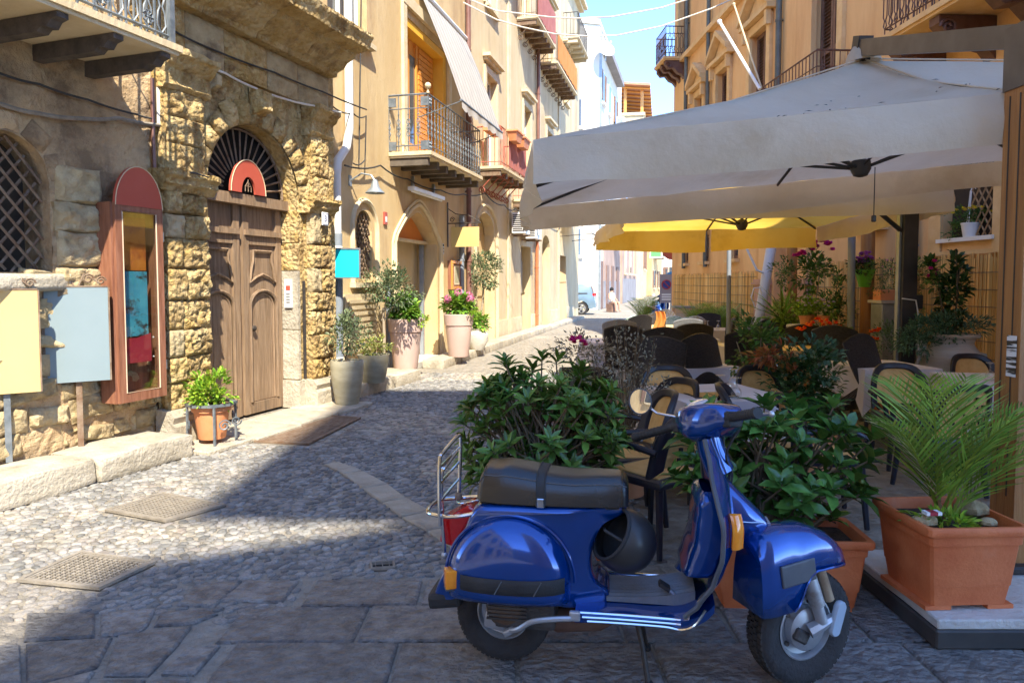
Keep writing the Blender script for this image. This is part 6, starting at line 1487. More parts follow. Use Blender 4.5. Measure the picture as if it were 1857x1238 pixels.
def parasol(label, c, hx, hy, ze, rise, tilt, val, m, mval, seed, valcut=None, backm=None, ty=0.0):
    """square canopy centred on c; eaves at ze, rising 'tilt' per metre to the right, with a hanging valance"""
    r = random.Random(seed); t = thing('cantilever_parasol', label, 'parasol', (c[0], c[1], 0))
    E = lambda x, y: ze + tilt * x + ty * y
    apex = Vector((0, 0, ze + rise + tilt * 0.3))
    def top(a, b, sag):       # a along the eave 0..1, b from eave to apex
        return None
    cor = [(-hx, -hy), (hx, -hy), (hx, hy), (-hx, hy)]
    eaves = []
    for i in range(4):
        (x0, y0), (x1, y1) = cor[i], cor[(i + 1) % 4]
        mb = MB(); n, k = 22, 10
        def f(u, v):
            x, y = x0 + (x1 - x0) * u, y0 + (y1 - y0) * u
            sagx = 1 - 0.035 * math.sin(math.pi * ((u * 2) % 1.0)) * 1.0
            e = Vector((x * (0.985 + 0.015 * abs(2 * ((u * 2) % 1.0) - 1)), y * (0.985 + 0.015 * abs(2 * ((u * 2) % 1.0) - 1)), E(x, y)))
            p = e.lerp(apex, v); p.z -= 0.10 * math.sin(math.pi * v) * math.sin(math.pi * ((u * 2) % 1.0)) + 0.05 * math.sin(math.pi * v); p.z += 0.012 * noise.noise(p * 3 + Vector((seed, 0, 0)))
            return p
        mb.grid(f, n, k); pn = mb.build('canopy_panel', m, t, smooth=True, fix=False)
        mb = MB(); n2 = 40
        def g(u, v):
            x, y = x0 + (x1 - x0) * u, y0 + (y1 - y0) * u; k_ = (0.985 + 0.015 * abs(2 * ((u * 2) % 1.0) - 1))
            nx, ny = (y1 - y0), -(x1 - x0); l = math.hypot(nx, ny); nx, ny = nx / l, ny / l
            wv = (0.040 * math.sin(u * 17 + seed + i) + 0.026 * math.sin(u * 41 + i * 2) * math.sin(u * 7)) * v + 0.035 * v * math.sin(v * 5 + u * 60) * math.exp(-u / 0.12) + 0.05 * v * math.exp(-((u) / 0.05) ** 2) + 0.03 * v * (1 - v) * 4 * math.sin(math.pi * u)
            z = E(x, y) - val * (1.3 if backm and i == 2 else 1) * v * (1 + 0.05 * math.sin(u * 9 + i)) + 0.02 * v * math.cos(u * 2 * math.pi)
            return (x * k_ + nx * (wv + 0.004), y * k_ + ny * (wv + 0.004), z)
        mb.grid(g, n2, 6)
        if valcut and i in valcut:      # slit half way
            keep = [q for q in mb.f if not (19 * 7 <= min(q) < 20 * 7)]; mb.f = keep
        mb.build('valance', (backm if (backm and i in (2,)) else mval), t, smooth=True, fix=False)
    hub = Vector((0.0, 0.0, ze - 0.14 + tilt * 0.1))
    MB().lathe([(0.02, -0.06), (0.05, -0.05), (0.075, 0.0), (0.07, 0.06), (0.03, 0.08)], 12, hub).build('hub', M_ribm, t, smooth=True, ang=40)
    MB().tube([hub, apex], 0.022, 8).build('hub_stem', M_ribm, t)
    for x, y in cor + [(0, -hy), (hx, 0), (0, hy), (-hx, 0)]:
        e = Vector((x * 0.985, y * 0.985, E(x, y) - 0.02)); mid = apex.lerp(e, 0.5) - Vector((0, 0, 0.055))
        MB().tube([apex - Vector((0, 0, 0.05)), mid, e], 0.014, 5).build('rib', M_ribm, t)
        MB().tube([apex + Vector((0, 0, 0.012)), apex.lerp(e, 0.5) - Vector((0, 0, 0.040)), e + Vector((0, 0, 0.024))], 0.006, 4).build('seam', m, t)
        MB().tube([hub, apex.lerp(e, 0.52) - Vector((0, 0, 0.075))], 0.012, 5).build('strut', M_ribm, t)
    MB().lathe([(0.001, 0.13), (0.07, 0.11), (0.11, 0.05), (0.13, -0.02)], 14, apex).build('cap', m, t, smooth=True)
    return t, apex, hub
U1, ap1, hub1 = parasol('big cream cantilever parasol in shade with a wooden mast at right', (2.67, 5.46), 2.56, 1.72, 2.595, 0.66, 0.098, 0.257, M_canvas, M_canvas, 1)
# wooden mast with bronze arm
mx, my = 2.64 - 2.67, 3.62 - 5.46
mast = wb(U1, 'mast', M_postwood, (mx - 0.09, mx + 0.09, my - 0.09, my + 0.09, 0.17, 2.70))
for y in (my - 0.03, my + 0.045): wb(U1, 'mast_groove', M_ribm, (mx - 0.0925, mx - 0.0903, y - 0.004, y + 0.004, 0.5, 2.55))
wb(U1, 'mast_sleeve', M_arm, (mx - 0.097, mx + 0.097, my - 0.097, my + 0.097, 2.58, 2.90))
A0, A1 = Vector((mx, my, 2.84)), Vector((-0.02, -0.02, 3.37))
d = (A1 - A0); Lr = d.length; Ma = TM(*A0) @ d.to_track_quat('X', 'Z').to_matrix().to_4x4()
mb = MB(); mb.box(-0.06, Lr - 0.04, -0.045, 0.045, -0.06, 0.06, Ma); mb.build('arm', M_arm, U1)
mb = MB(); mb.box(Lr - 0.04, Lr + 0.06, -0.055, 0.055, -0.085, 0.085, Ma); mb.build('arm_bracket', M_ribm, U1)
MB().tube([A1 + Vector((0.0, 0, -0.05)), ap1], 0.03, 8).build('hanger', M_ribm, U1)
MB().tube([hub1 + Vector((0.06, -0.1, 0)), hub1 + Vector((0.06, -0.1, -0.36))], 0.004, 4).build('pull_cord', M_cable, U1); link('cord_grip', beveled('cord_grip', M_ribm, 0.03, 0.03, 0.05, 0.006), U1, M=TM(hub1.x + .06, hub1.y - .1, hub1.z - 0.41))
link('base_plate', beveled('base_plate', M_iron, 0.34, 0.3, 0.04, 0.01), U1, M=TM(mx, my, 0.132))
M_label = mat('mast_sticker', (0.02, 0.02, 0.02), (0.75, 0.75, 0.73), sc=9, rough=0.4, stretch=(.3, .3, 4), lo=.48, hi=.52)
wb(U1, 'warning_sticker', M_label, (mx - 0.0945, mx - 0.0928, my - 0.07, my + 0.0, 1.12, 1.33))
M_speck = mat('dirt_speck', (0.02, 0.018, 0.015), rough=0.9)
rs = random.Random(12)
for k in range(26):      # leaf litter lying on the front slope
    u, v = rs.uniform(0.2, 0.95), rs.uniform(0.05, 0.6); x = -2.56 + 5.12 * u; e = Vector((x, -1.72, 2.595 + 0.098 * x)); p = e.lerp(ap1, v); p.z -= 0.10 * math.sin(math.pi * v) * math.sin(math.pi * ((u * 2) % 1.0)) + 0.05 * math.sin(math.pi * v) - 0.012
    a = rs.random() * 6.28; l = rs.uniform(0.008, 0.028); mb = MB(); mb.add([p + Vector((l * math.cos(a), l * math.sin(a), 0)), p + Vector((-.005 * math.sin(a), .005 * math.cos(a), 0.003)), p - Vector((l * math.cos(a), l * math.sin(a), 0)), p + Vector((.005 * math.sin(a), -.005 * math.cos(a), 0.003))], [(0, 1, 2, 3)]); mb.build('fallen_leaf', M_speck, U1, fix=False)

U2, ap2, hub2 = parasol('cream parasol with a sunlit yellow valance behind the big parasol', (2.93, 9.05), 1.66, 1.65, 2.46, 0.55, 0.02, 0.24, M_canvasy, M_canvas, 3, (2,), M_canvasy, -0.04)
mx2, my2 = 4.46 - 2.93, 8.0 - 9.05
wb(U2, 'mast', M_blackm, (mx2 - 0.08, mx2 + 0.08, my2 - 0.08, my2 + 0.08, 0.02, 3.0))
wb(U2, 'mast_rail', M_zinc, (mx2 - 0.105, mx2 - 0.081, my2 - 0.03, my2 + 0.03, 0.5, 2.9))
A0, A1 = Vector((mx2, my2, 2.98)), Vector((0, 0, 3.2)); MB().tube([A0, A1, ap2], 0.05, 6).build('arm', M_blackm, U2)
MB().tube([(mx2, my2, 2.12), (mx2 - 0.55, my2 - 0.1, 2.52)], 0.025, 6).build('brace', M_ribm, U2)
link('crank_box', beveled('crank_box', M_blackm, 0.10, 0.12, 0.16, 0.01), U2, M=TM(mx2 + 0.12, my2, 1.3)); MB().tube([(mx2 - 0.09, my2 - 0.09, 1.42), (mx2 + 0.06, my2 - 0.1, 1.40), (mx2 + 0.1, my2 - 0.1, 1.2), (mx2 + 0.1, my2 - 0.1, 0.7)], 0.008, 5).build('cord', M_whitepaint, U2)
link('base_plate', beveled('base_plate', M_iron, 0.8, 0.8, 0.05, 0.01), U2, M=TM(mx2, my2, 0))
link('socket_box', beveled('socket_box', M_whitepaint, 0.12, 0.09, 0.3, 0.01), U2, M=TM(mx2 + 0.17, my2 - 0.02, 0.72))
def pole(label, a, b, r, m, extra=None, name='pole'):
    t = thing(name, label, 'pole', a); a, b = Vector(a), Vector(b); a.z = 0
    t.location = a; MB().tube([(0, 0, 0.0), b - a], r, 12).build('shaft', m, t, smooth=True)
    MB().lathe([(r * 2.2, 0.0), (r * 2.2, 0.02), (r * 1.2, 0.04), (r * 1.1, 0.1)], 12).build('foot', m, t, smooth=True, ang=40)
    return t
p0, p1 = D(1375, 590, 12), D(1400, 440, 12.1); p0 = p0 - (p1 - p0) * (p0.z / (p1.z - p0.z))
t = pole('slanting white parasol mast with a hooked handle near the rose wall', p0, p1, 0.085, M_zinc if False else mat('pale_grey_mast', (0.55, 0.57, 0.58), (0.62, 0.64, 0.65), sc=3, rough=0.4))
q = D(1370, 560, 11.9) - t.location; MB().tube([q, q + Vector((-0.08, -.02, 0.2)), q + Vector((-0.04, -.02, 0.35)), q + Vector((0.06, -.02, 0.36)), q + Vector((0.1, 0, 0.25))], 0.012, 6).build('handle', M_whitepaint, t)
q = D(1385, 495, 11.95) - t.location; MB().tube([q, q + Vector((-0.12, 0, 0.05)), q + Vector((-0.3, 0, 0.42))], 0.02, 6).build('upper_stay', M_whitepaint, t)
pole('thin dark grey pole standing before the far reed fence', (D(1322, 590, 11.3).x, 11.3, 0), (D(1322, 440, 11.3).x, 11.3, 2.45), 0.035, M_pipegrey)
pole('blue grey steel pole between the orange geranium and the reed fence', (D(1541, 600, 10).x, 9.95, 0), (D(1541, 430, 10).x, 9.95, 2.6), 0.05, M_pipegrey)
pole('round brown timber pole beside the green hanging pot', (D(1578, 600, 10.2).x, 10.3, 0), (D(1580, 420, 10.2).x, 10.3, 3.2), 0.095, M_postwood)
pole('brown timber pole by the yellow edged parasol and magenta flowers', (D(1428, 560, 12.5).x, 12.3, 0), (D(1428, 430, 12.5).x, 12.3, 2.9), 0.09, M_postwood)

# ------------------------------------------------------------------ chairs and tables
M_resin = mat('navy_black_resin', (0.012, 0.013, 0.022), (0.022, 0.023, 0.034), sc=6, rough=0.38)
M_cane = mat('tan_cane_panel', (0.66, 0.38, 0.12), (0.76, 0.48, 0.18), sc=20, rough=0.6, bump=0.3, bsc=90)
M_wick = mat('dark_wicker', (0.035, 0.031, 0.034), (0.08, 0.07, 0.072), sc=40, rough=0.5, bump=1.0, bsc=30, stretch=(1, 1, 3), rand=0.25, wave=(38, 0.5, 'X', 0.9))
M_wick_sunlit = mat('sunlit_wicker', (0.40, 0.41, 0.43), (0.56, 0.57, 0.60), sc=40, rough=0.5, bump=1.0, bsc=30, stretch=(1, 1, 3), wave=(38, 0.5, 'X', 0.9))  # pale copy of the dark wicker, sunshine put into its colour
M_cloth = mat('white_tablecloth', (0.66, 0.62, 0.66), (0.74, 0.70, 0.73), sc=3, rough=0.85, bump=0.15, bsc=30)
M_clothb = mat('beige_tablecloth', (0.62, 0.44, 0.22), (0.70, 0.52, 0.29), sc=3, rough=0.85)
M_wine = glass('wine_glass', (0.97, 0.98, 0.98), 0.14, 0.02)
def make_cane(label):
    t = thing('cane_chair', label, 'chair', (0, 0, 0), 0, 'cane backed resin chairs')
    W_, B = 0.25, -0.21
    def arch(k, y=0.0, n=18, zb=0.46, zt=0.87, lean=0.09):
        pts = []
        for i in range(n + 1):
            a = math.pi * i / n; x = -W_ * k * math.copysign(abs(math.cos(a)) ** 0.55, math.cos(a)); z = zb + (zt - (1 - k) * 0.2 - zb) * abs(math.sin(a)) ** 0.60
            pts.append(Vector((x, B + y - lean * (z - 0.45) / 0.4 + 0.10 * (x / W_) ** 2, z)))
        return pts
    o_, i_ = arch(1.0), arch(0.74, 0.0, 18, 0.52)
    mb = MB()
    for y in (0.0, -0.045):
        for p in o_: mb.v.append(p + Vector((0, y, 0)))
        for p in i_: mb.v.append(p + Vector((0, y, 0)))
    n = 19
    for i in range(18): mb.f += [(i, i + 1, n + i + 1, n + i), (2 * n + i, 3 * n + i, 3 * n + i + 1, 2 * n + i + 1), (i, 2 * n + i, 2 * n + i + 1, i + 1), (n + i, n + i + 1, 3 * n + i + 1, 3 * n + i)]
    o = mb.build('back_frame', M_resin, t, smooth=True, ang=50); bv = o.modifiers.new('b', 'BEVEL'); bv.width = 0.012; bv.segments = 2
    pn = arch(0.76, -0.022, 18, 0.52); c = Vector((0, B - 0.06, 0.66)); mb = MB(); mb.v = [c] + pn; mb.f = [(0, i + 1, i + 2) for i in range(18)] + [(0, 19, 1)]
    pan = mb.build('cane_panel', M_cane, t, smooth=True)
    for iz in range(4):
        for ix in range(4):
            if iz == 3 and ix in (0, 3): continue
            x, z = -0.11 + 0.073 * ix, 0.575 + 0.062 * iz; y = B - 0.09 * (z - 0.45) / 0.4 + 0.10 * (x / W_) ** 2 - 0.022
            for sg in (-1, 1): mb = MB(); mb.box(x - 0.011, x + 0.011, y + sg * 0.014 - 0.008, y + sg * 0.014 + 0.008, z - 0.011, z + 0.011); mb.build('slot', M_dark, pan) if sg < 0 else None
    link('seat', beveled('seat', M_resin, 0.47, 0.46, 0.05, 0.02, 2, smooth=True), t, M=TM(0, 0.01, 0.40)); link('seat_panel', beveled('seat_panel', M_cane, 0.36, 0.35, 0.012, 0.004), t, M=TM(0, 0.01, 0.446))
    for x in (-1, 1):
        for y in (-1, 1): MB().tube([(x * 0.19, y * 0.18, 0.41), (x * 0.225, y * 0.215, 0.0)], [0.026, 0.018], 6).build('leg', M_resin, t)
        MB().tube([(x * 0.245, -0.20, 0.62), (x * 0.275, -0.05, 0.645), (x * 0.275, 0.12, 0.64), (x * 0.262, 0.19, 0.60), (x * 0.235, 0.19, 0.43)], 0.021, 8).build('armrest', M_resin, t, smooth=True)
    return t
def make_wicker(label, m):
    t = thing('wicker_chair', label, 'chair', (0, 0, 0), 0, 'wicker chairs tipped against the tables')
    mb = MB(); n, k = 12, 10
    def bk(u, v, off=0.0):
        x = (u - 0.5) * (0.50 - 0.06 * (1 - v)); z = 0.38 + 0.50 * v; z += 0.045 * v * (1 - (2 * u - 1) ** 2)
        return (x, -0.22 - 0.11 * v ** 1.5 + 0.07 * (2 * u - 1) ** 2 - off, z)
    mb.grid(lambda u, v: bk(u, v), n, k); mb.grid(lambda u, v: bk(u, v, 0.035), n, k)
    for uu in (0, 1): mb.grid(lambda u, v: bk(uu, u, 0.035 * v), k, 1)
    mb.grid(lambda u, v: bk(u, 1, 0.035 * v), n, 1); mb.build('backrest', m, t, smooth=True, ang=50)
    MB().tube([bk(u / 12, 1, 0.017) for u in range(13)], 0.018, 6).build('top_rim', m, t, smooth=True)
    for uu in (0, 1): MB().tube([bk(uu, v / 6, 0.017) for v in range(7)], 0.017, 6).build('side_rim', m, t, smooth=True)
    link('seat', beveled('seat', m, 0.48, 0.46, 0.09, 0.02, 2, smooth=True), t, M=TM(0, 0.0, 0.36))
    for x in (-1, 1):
        for y in (-1, 1): MB().tube([(x * 0.20, y * 0.195, 0.37), (x * 0.205, y * 0.20, 0.0)], 0.022, 6).build('leg', m, t)
    return t
def make_table(label, m, clabel, p, rz, w=0.8, drop=0.30, d=None, h=0.745):
    d = d or w
    t = thing('dining_table', label, 'table', p, rz, 'dining tables of the terrace')
    link('top', beveled('top', M_ribm, w - 0.03, d - 0.03, 0.03, 0.004), t, M=TM(0, 0, h - 0.034))
    for x in (-1, 1):
        for y in (-1, 1): MB().tube([(x * (w / 2 - 0.07), y * (d / 2 - 0.07), h - 0.035), (x * (w / 2 - 0.06), y * (d / 2 - 0.06), 0)], 0.02, 6).build('leg', M_ribm, t)
    c = thing('tablecloth', clabel, 'tablecloth', (p[0], p[1], 0), rz, 'tablecloths of the terrace'); mb = MB()
    mb.grid(lambda u, v: ((u - .5) * w, (v - .5) * d, h + 0.002 + 0.002 * math.sin(u * 9) * math.sin(v * 8)), 6, 6); mb.build('cloth_top', m, c, smooth=True)
    mb = MB(); N = 96; per = []
    cs = [(-w / 2, -d / 2), (w / 2, -d / 2), (w / 2, d / 2), (-w / 2, d / 2)]
    for i in range(4):
        for k in range(N // 4): f = k / (N // 4); per.append((cs[i][0] + (cs[(i + 1) % 4][0] - cs[i][0]) * f, cs[i][1] + (cs[(i + 1) % 4][1] - cs[i][1]) * f, f))
    def sk(j, v):
        x, y, f = per[j % N]; cn = max(0, 1 - min(f, 1 - f) / 0.18); fl = 1 + v * (0.03 + 0.10 * cn) + 0.018 * v * math.sin(j * 0.9)
        return Vector((x * fl, y * fl, h + 0.002 - 0.006 * min(1, v * 6) - drop * v * (1 + 0.5 * cn) + 0.008 * v * math.sin(j * .5)))
    for v in range(7):
        for j in range(N): mb.v.append(sk(j, (v / 6) ** 1.3))
    for v in range(6):
        for j in range(N): mb.f.append((v * N + j, v * N + (j + 1) % N, (v + 1) * N + (j + 1) % N, (v + 1) * N + j))
    mb.build('skirt', m, c, smooth=True); return t
glass_me = MB().lathe([(0.001, 0.0), (0.034, 0.0), (0.037, 0.02), (0.036, 0.05), (0.026, 0.075), (0.008, 0.088), (0.005, 0.10), (0.009, 0.115), (0.005, 0.13), (0.008, 0.145), (0.034, 0.152), (0.034, 0.155), (0.001, 0.156)], 18).mesh('glass_body', M_wine, True, 50)
rim_me = MB().tube([(0.0345 * math.cos(2 * math.pi * k / 18), 0.0345 * math.sin(2 * math.pi * k / 18), 0.003) for k in range(18)], 0.0015, 4, close=True).mesh('rim', M_wine, True)
ft_me = MB().tube([(0.034 * math.cos(2 * math.pi * k / 18), 0.034 * math.sin(2 * math.pi * k / 18), 0.154) for k in range(18)], 0.0018, 4, close=True).mesh('foot_rim', M_wine, True)
def wineglass(label, x, y, z=0.750, sc=1.0):
    t = thing('wine_glass', label, 'wine glass', (x, y, z), 0, 'upturned wine glasses', sc); link('bowl', glass_me, t); link('rim', rim_me, t); link('foot_rim', ft_me, t); return t

XU = lambda u, Y: (u - 928.5) / F_PX * Y
tabs = [(1296, 5.45, 12, M_cloth, 0.85, 'near square table directly behind the scooter handlebars', 'white cloth with a placemat on the table behind the handlebars'),
        (1248, 7.35, 20, M_cloth, 0.75, 'table between the two facing tipped wicker chairs', 'white cloth hanging between the two facing tipped wicker chairs'),
        (1598, 7.30, 5, M_cloth, 0.8, 'table under the big tipped wicker chair by the black mast', 'lilac white cloth under the big tipped wicker chair by the black mast'),
        (1815, 6.25, -8, M_cloth, 0.8, 'table half hidden behind the wooden parasol mast', 'white cloth half hidden behind the wooden parasol mast'),
        (1297, 12.9, 0, M_clothb, 0.8, 'far table before the small far wicker chair with two glasses', 'beige cloth on the far table before the palms'),
        (1193, 13.8, 0, M_clothb, 0.8, 'far table beside the orange red folded cloth', 'beige cloth on the far table beside the orange red folded cloth'),
        (1112, 10.4, 10, M_cloth, 0.8, 'table behind the grey dry shrub at the terrace edge', 'white cloth behind the grey dry shrub at the terrace edge'),
        (1352, 9.6, 8, M_cloth, 0.75, 'table behind the rose bush in the middle of the terrace', 'white cloth behind the rose bush in the middle of the terrace'),
        (1452, 9.2, 0, M_clothb, 0.75, 'table in front of the orange geraniums', 'beige cloth in front of the orange geraniums'),
        (1250, 10.9, 0, M_cloth, 0.75, 'table behind the upright blue black wicker chair', 'white cloth behind the upright blue black wicker chair')]
for u, Y, rz, m, w, lab, cl in tabs: make_table(lab, m, cl, (XU(u, Y), Y, 0), R(rz), w)
cane0 = None
canes = [(1215, 5.95, 172, 'cane backed chair at the far left corner of the table behind the handlebars'), (1188, 5.25, 120, 'cane backed chair nearest behind the round scooter mirror'),
         (1138, 4.75, 95, 'cane backed chair left of the scooter mirror beside the grey shrub'), (1192, 4.30, 40, 'cane backed chair just above the scooter right grip and laurel leaves'),
         (1408, 5.95, 195, 'cane backed chair right of the two upturned glasses on the near table'), (1390, 5.0, 250, 'cane backed chair seen through the leaves under the brake lever'),
         (1500, 4.75, 262, 'cane backed chair side on beside the dark bush'), (1652, 6.1, 172, 'cane backed chair in front of the lilac white cloth'),
         (1712, 5.35, 8, 'cane backed chair behind the palm fronds'), (1795, 6.95, 180, 'cane backed chair left of the wooden mast by the big jar')]
for u, Y, rz, lab in canes:
    if cane0 is None: cane0 = make_cane(lab); o = cane0
    else: o = copy_thing(cane0, label=lab)
    o.location = (XU(u, Y), Y, 0); o.rotation_euler = (0, 0, R(rz))
wk = {}
wicks = [(1312, 6.9, 30, 36, 0, 'large dark wicker chair tipped leftward against the table behind the glasses'), (1188, 6.7, -32, 26, 0, 'dark wicker chair tipped rightward behind the grey dry shrub'),
         (1202, 8.7, 5, 16, 0, 'dark broad wicker chair behind the two facing tipped chairs'), (1258, 10.4, -4, 8, 0, 'upright blue black wicker chair in the middle of the terrace'),
         (1245, 12.2, 0, 6, 1, 'wicker chair coloured pale as if sunlit behind the blue black wicker chair'), (1122, 10.9, 0, 12, 1, 'wicker chair coloured pale as if sunlit at the left terrace edge'),
         (1128, 9.8, 0, 10, 0, 'blue black wicker chair at the left terrace edge before the pale one'), (1158, 12.3, 30, 14, 0, 'brown wicker chair left of the orange red cloth'),
         (1292, 15.0, 180, 0, 0, 'farthest dark wicker chair facing the street with two glasses before it'), (1312, 11.6, 84, 10, 0, 'narrow side view wicker chair right of the beige cloth'),
         (1374, 12.6, 0, 8, 1, 'wicker chair coloured pale as if sunlit below the slanting mast'), (1402, 11.6, 0, 10, 0, 'blue black wicker chair below the slanting mast'),
         (1345, 8.6, 12, 12, 0, 'dark wicker chair hidden by the rose bush'), (1462, 9.7, -20, 12, 0, 'dark wicker chair under the orange geraniums'),
         (1420, 8.2, 30, 32, 0, 'dark wicker chair tipped leftward behind the rose bush'), (1622, 6.9, 30, 38, 0, 'big dark wicker chair tipped leftward before the black mast'), (1512, 8.4, -30, 26, 0, 'dark wicker chair tipped rightward left of the blue grey pole')]
for u, Y, rz, tilt, pale, lab in wicks:
    if pale not in wk: wk[pale] = make_wicker(lab, M_wick_sunlit if pale else M_wick); o = wk[pale]
    else: o = copy_thing(wk[pale], label=lab)
    o.matrix_basis = TM(XU(u, Y), Y, 0) @ RZ(R(rz)) @ TM(0, 0.2, 0.0) @ RX(R(-tilt)) @ TM(0, -0.2, 0)
for u, Y, lab in ((1308, 5.28, 'upturned wine glass on the near white table, left of two'), (1338, 5.15, 'upturned wine glass on the near white table, right of two'), (1331, 5.66, 'upturned wine glass at the back of the near white table'),
                  (1240, 7.15, 'upturned wine glass between the facing tipped chairs, middle of three'), (1226, 7.3, 'upturned wine glass between the facing tipped chairs, left of three'), (1256, 7.3, 'upturned wine glass between the facing tipped chairs, right of three'),
                  (1284, 12.8, 'tiny upturned glass on the far beige cloth, left one'), (1303, 12.8, 'tiny upturned glass on the far beige cloth, right one'), (1212, 10.9, 'tiny upturned glass left of the upright blue black chair'),
                  (1800, 6.1, 'upturned wine glass beside the wooden mast'), (1330, 9.5, 'upturned wine glass glimpsed behind the rose bush, left one'), (1360, 9.5, 'upturned wine glass glimpsed behind the rose bush, right one'),
                  (1408, 6.9, 'upturned wine glass above the dark bush')):
    wineglass(lab, XU(u, Y), Y)
t = thing('placemat', 'tan and black placemat lying on the near white table', 'placemat', (XU(1282, 5.45), 5.30, 0.7495), R(10))
link('mat', beveled('mat', M_ribm, 0.34, 0.24, 0.005, 0.002), t); 
for k in (-1, 1): wb(t, 'tan_half', M_cane, (k * 0.08 - 0.07, k * 0.08 + 0.07, -0.10, 0.10, 0.0052, 0.007))
t = thing('folded_cloth', 'orange red cloth draped on a rail among the far tables', 'cloth', (XU(1197, 12.9), 12.9, 0))
mb = MB(); mb.grid(lambda u, v: ((u - .5) * (0.16 + .1 * v) + .03 * math.sin(v * 9), 0.03 * math.sin(u * 12 + v * 5), 0.35 + 0.72 * (1 - v)), 8, 10); mb.grid(lambda u, v: ((u - .5) * (0.16 + .1 * v) + .03 * math.sin(v * 9), 0.02 + 0.03 * math.sin(u * 12 + v * 5), 0.35 + 0.72 * (1 - v)), 8, 10); mb.build('drape', M_orcloth, t, smooth=True)
MB().tube([(-0.25, 0.01, 1.18), (0.1, 0.01, 1.06), (0.1, 0.01, 0.0)], 0.012, 5).build('rail', M_iron, t)
# woven bistro chairs beyond
def make_bistro(label, m):
    t = thing('bistro_chair', label, 'chair', (0, 0, 0), 0, 'pale woven bistro chairs'); mb = MB()
    mb.grid(lambda u, v: (0.24 * math.cos(math.pi * u) * (1 + .1 * v), -0.20 * math.sin(math.pi * u) - 0.08 * v, 0.44 + 0.44 * v * (0.55 + 0.45 * math.sin(math.pi * u))), 16, 4); mb.build('woven_back', m, t, smooth=True)
    MB().tube([(0.24 * math.cos(math.pi * u / 16) * 1.1, -0.20 * math.sin(math.pi * u / 16) - 0.08, 0.44 + 0.44 * (0.55 + 0.45 * math.sin(math.pi * u / 16))) for u in range(17)], 0.014, 6).build('hoop', m, t, smooth=True)
    MB().lathe([(0.001, 0.45), (0.22, 0.45), (0.24, 0.435), (0.22, 0.42), (0.001, 0.42)], 16).build('seat', m, t, smooth=True, ang=40)
    for a in range(4): w = a * math.pi / 2 + .78; MB().tube([(0.17 * math.cos(w), 0.17 * math.sin(w), 0.43), (0.21 * math.cos(w), 0.21 * math.sin(w), 0)], 0.013, 5).build('leg', m, t)
    return t
M_green = mat('pale_green_weave', (0.36, 0.52, 0.42), (0.62, 0.70, 0.62), sc=22, rough=0.6, lo=.45, hi=.55); M_cw = mat('cream_weave', (0.62, 0.50, 0.28), (0.74, 0.68, 0.56), sc=22, rough=0.6, lo=.45, hi=.55)
bis = {}
for u, Y, rz, k, lab in ((1148, 15.5, 10, 0, 'pale green woven chair farthest left among the bistro chairs'), (1180, 17.5, 30, 1, 'cream woven chair behind the tiny folded cloth'), (1222, 15.2, -10, 0, 'pale green woven chair right of the orange red cloth'), (1240, 14.6, 0, 0, 'pale green woven chair nearest the pale wicker chair'), (1256, 15.2, 0, 1, 'cream woven chair farthest right among the bistro chairs'), (1205, 18.5, 160, 1, 'cream woven chair nearest the far navy scooter')):
    if k not in bis: bis[k] = make_bistro(lab, M_cw if k else M_green); o = bis[k]
    else: o = copy_thing(bis[k], label=lab)
    o.location = (XU(u, Y), Y, 0); o.rotation_euler = (0, 0, R(rz))

# ------------------------------------------------------------------ the blue scooter
M_bluep = mat('deep_blue_paint', (0.001, 0.044, 0.23), (0.002, 0.060, 0.29), (0.05, 0.075, 0.13), sc=2, rough=0.15, metal=0.45, coat=1.0, c3lo=0.64, c3hi=0.86, c3sc=6)
M_seat = mat('black_vinyl', (0.014, 0.013, 0.013), (0.022, 0.020, 0.019), sc=6, rough=0.26, bump=0.12, bsc=120, spec=0.7)
M_rubber_b = mat('black_rubber', (0.016, 0.016, 0.017), (0.028, 0.027, 0.027), sc=8, rough=0.65, bump=0.15, bsc=80)
M_tyre = mat('tyre_rubber', (0.022, 0.020, 0.020), (0.045, 0.040, 0.038), sc=6, rough=0.85, bump=0.5, bsc=60)
M_tread = mat('tyre_tread', (0.03, 0.026, 0.024), (0.06, 0.05, 0.042), sc=6, rough=0.9, bump=1.0, bsc=40)
M_chrome = mat('worn_chrome', (0.62, 0.63, 0.65), (0.72, 0.73, 0.75), (0.30, 0.22, 0.16), sc=8, rough=0.16, metal=1.0, c3lo=0.64, c3hi=0.72, c3sc=7)
M_alu = mat('dull_aluminium', (0.42, 0.43, 0.45), (0.55, 0.56, 0.58), (0.26, 0.22, 0.18), sc=8, rough=0.42, metal=0.7, c3lo=0.58, c3hi=0.72, c3sc=6)
M_engine = mat('oily_engine', (0.05, 0.045, 0.042), (0.11, 0.095, 0.085), (0.15, 0.09, 0.05), sc=10, rough=0.6, metal=0.4, bump=0.4, bsc=40, c3lo=.55, c3hi=.7)
M_amber = mat('amber_lens', (0.85, 0.24, 0.01), (0.90, 0.30, 0.015), sc=40, rough=0.15, spec=0.6, coat=0.6)
M_redlens = mat('red_lens', (0.50, 0.006, 0.008), (0.58, 0.01, 0.012), sc=40, rough=0.12, coat=0.7)
M_greymat = mat('grey_floor_mat', (0.13, 0.15, 0.18), (0.18, 0.20, 0.23), sc=10, rough=0.6, bump=0.3, bsc=60)
M_greytrim = mat('grey_rubber_trim', (0.07, 0.075, 0.085), (0.10, 0.105, 0.115), sc=10, rough=0.5)
M_mirror = mat('mirror_glass', (0.85, 0.86, 0.87), rough=0.02, metal=1.0)
M_helmet = mat('matt_black_helmet', (0.022, 0.020, 0.020), (0.036, 0.033, 0.031), sc=5, rough=0.42, coat=0.15)
sc_rz = math.atan2(-0.2, 1.25)
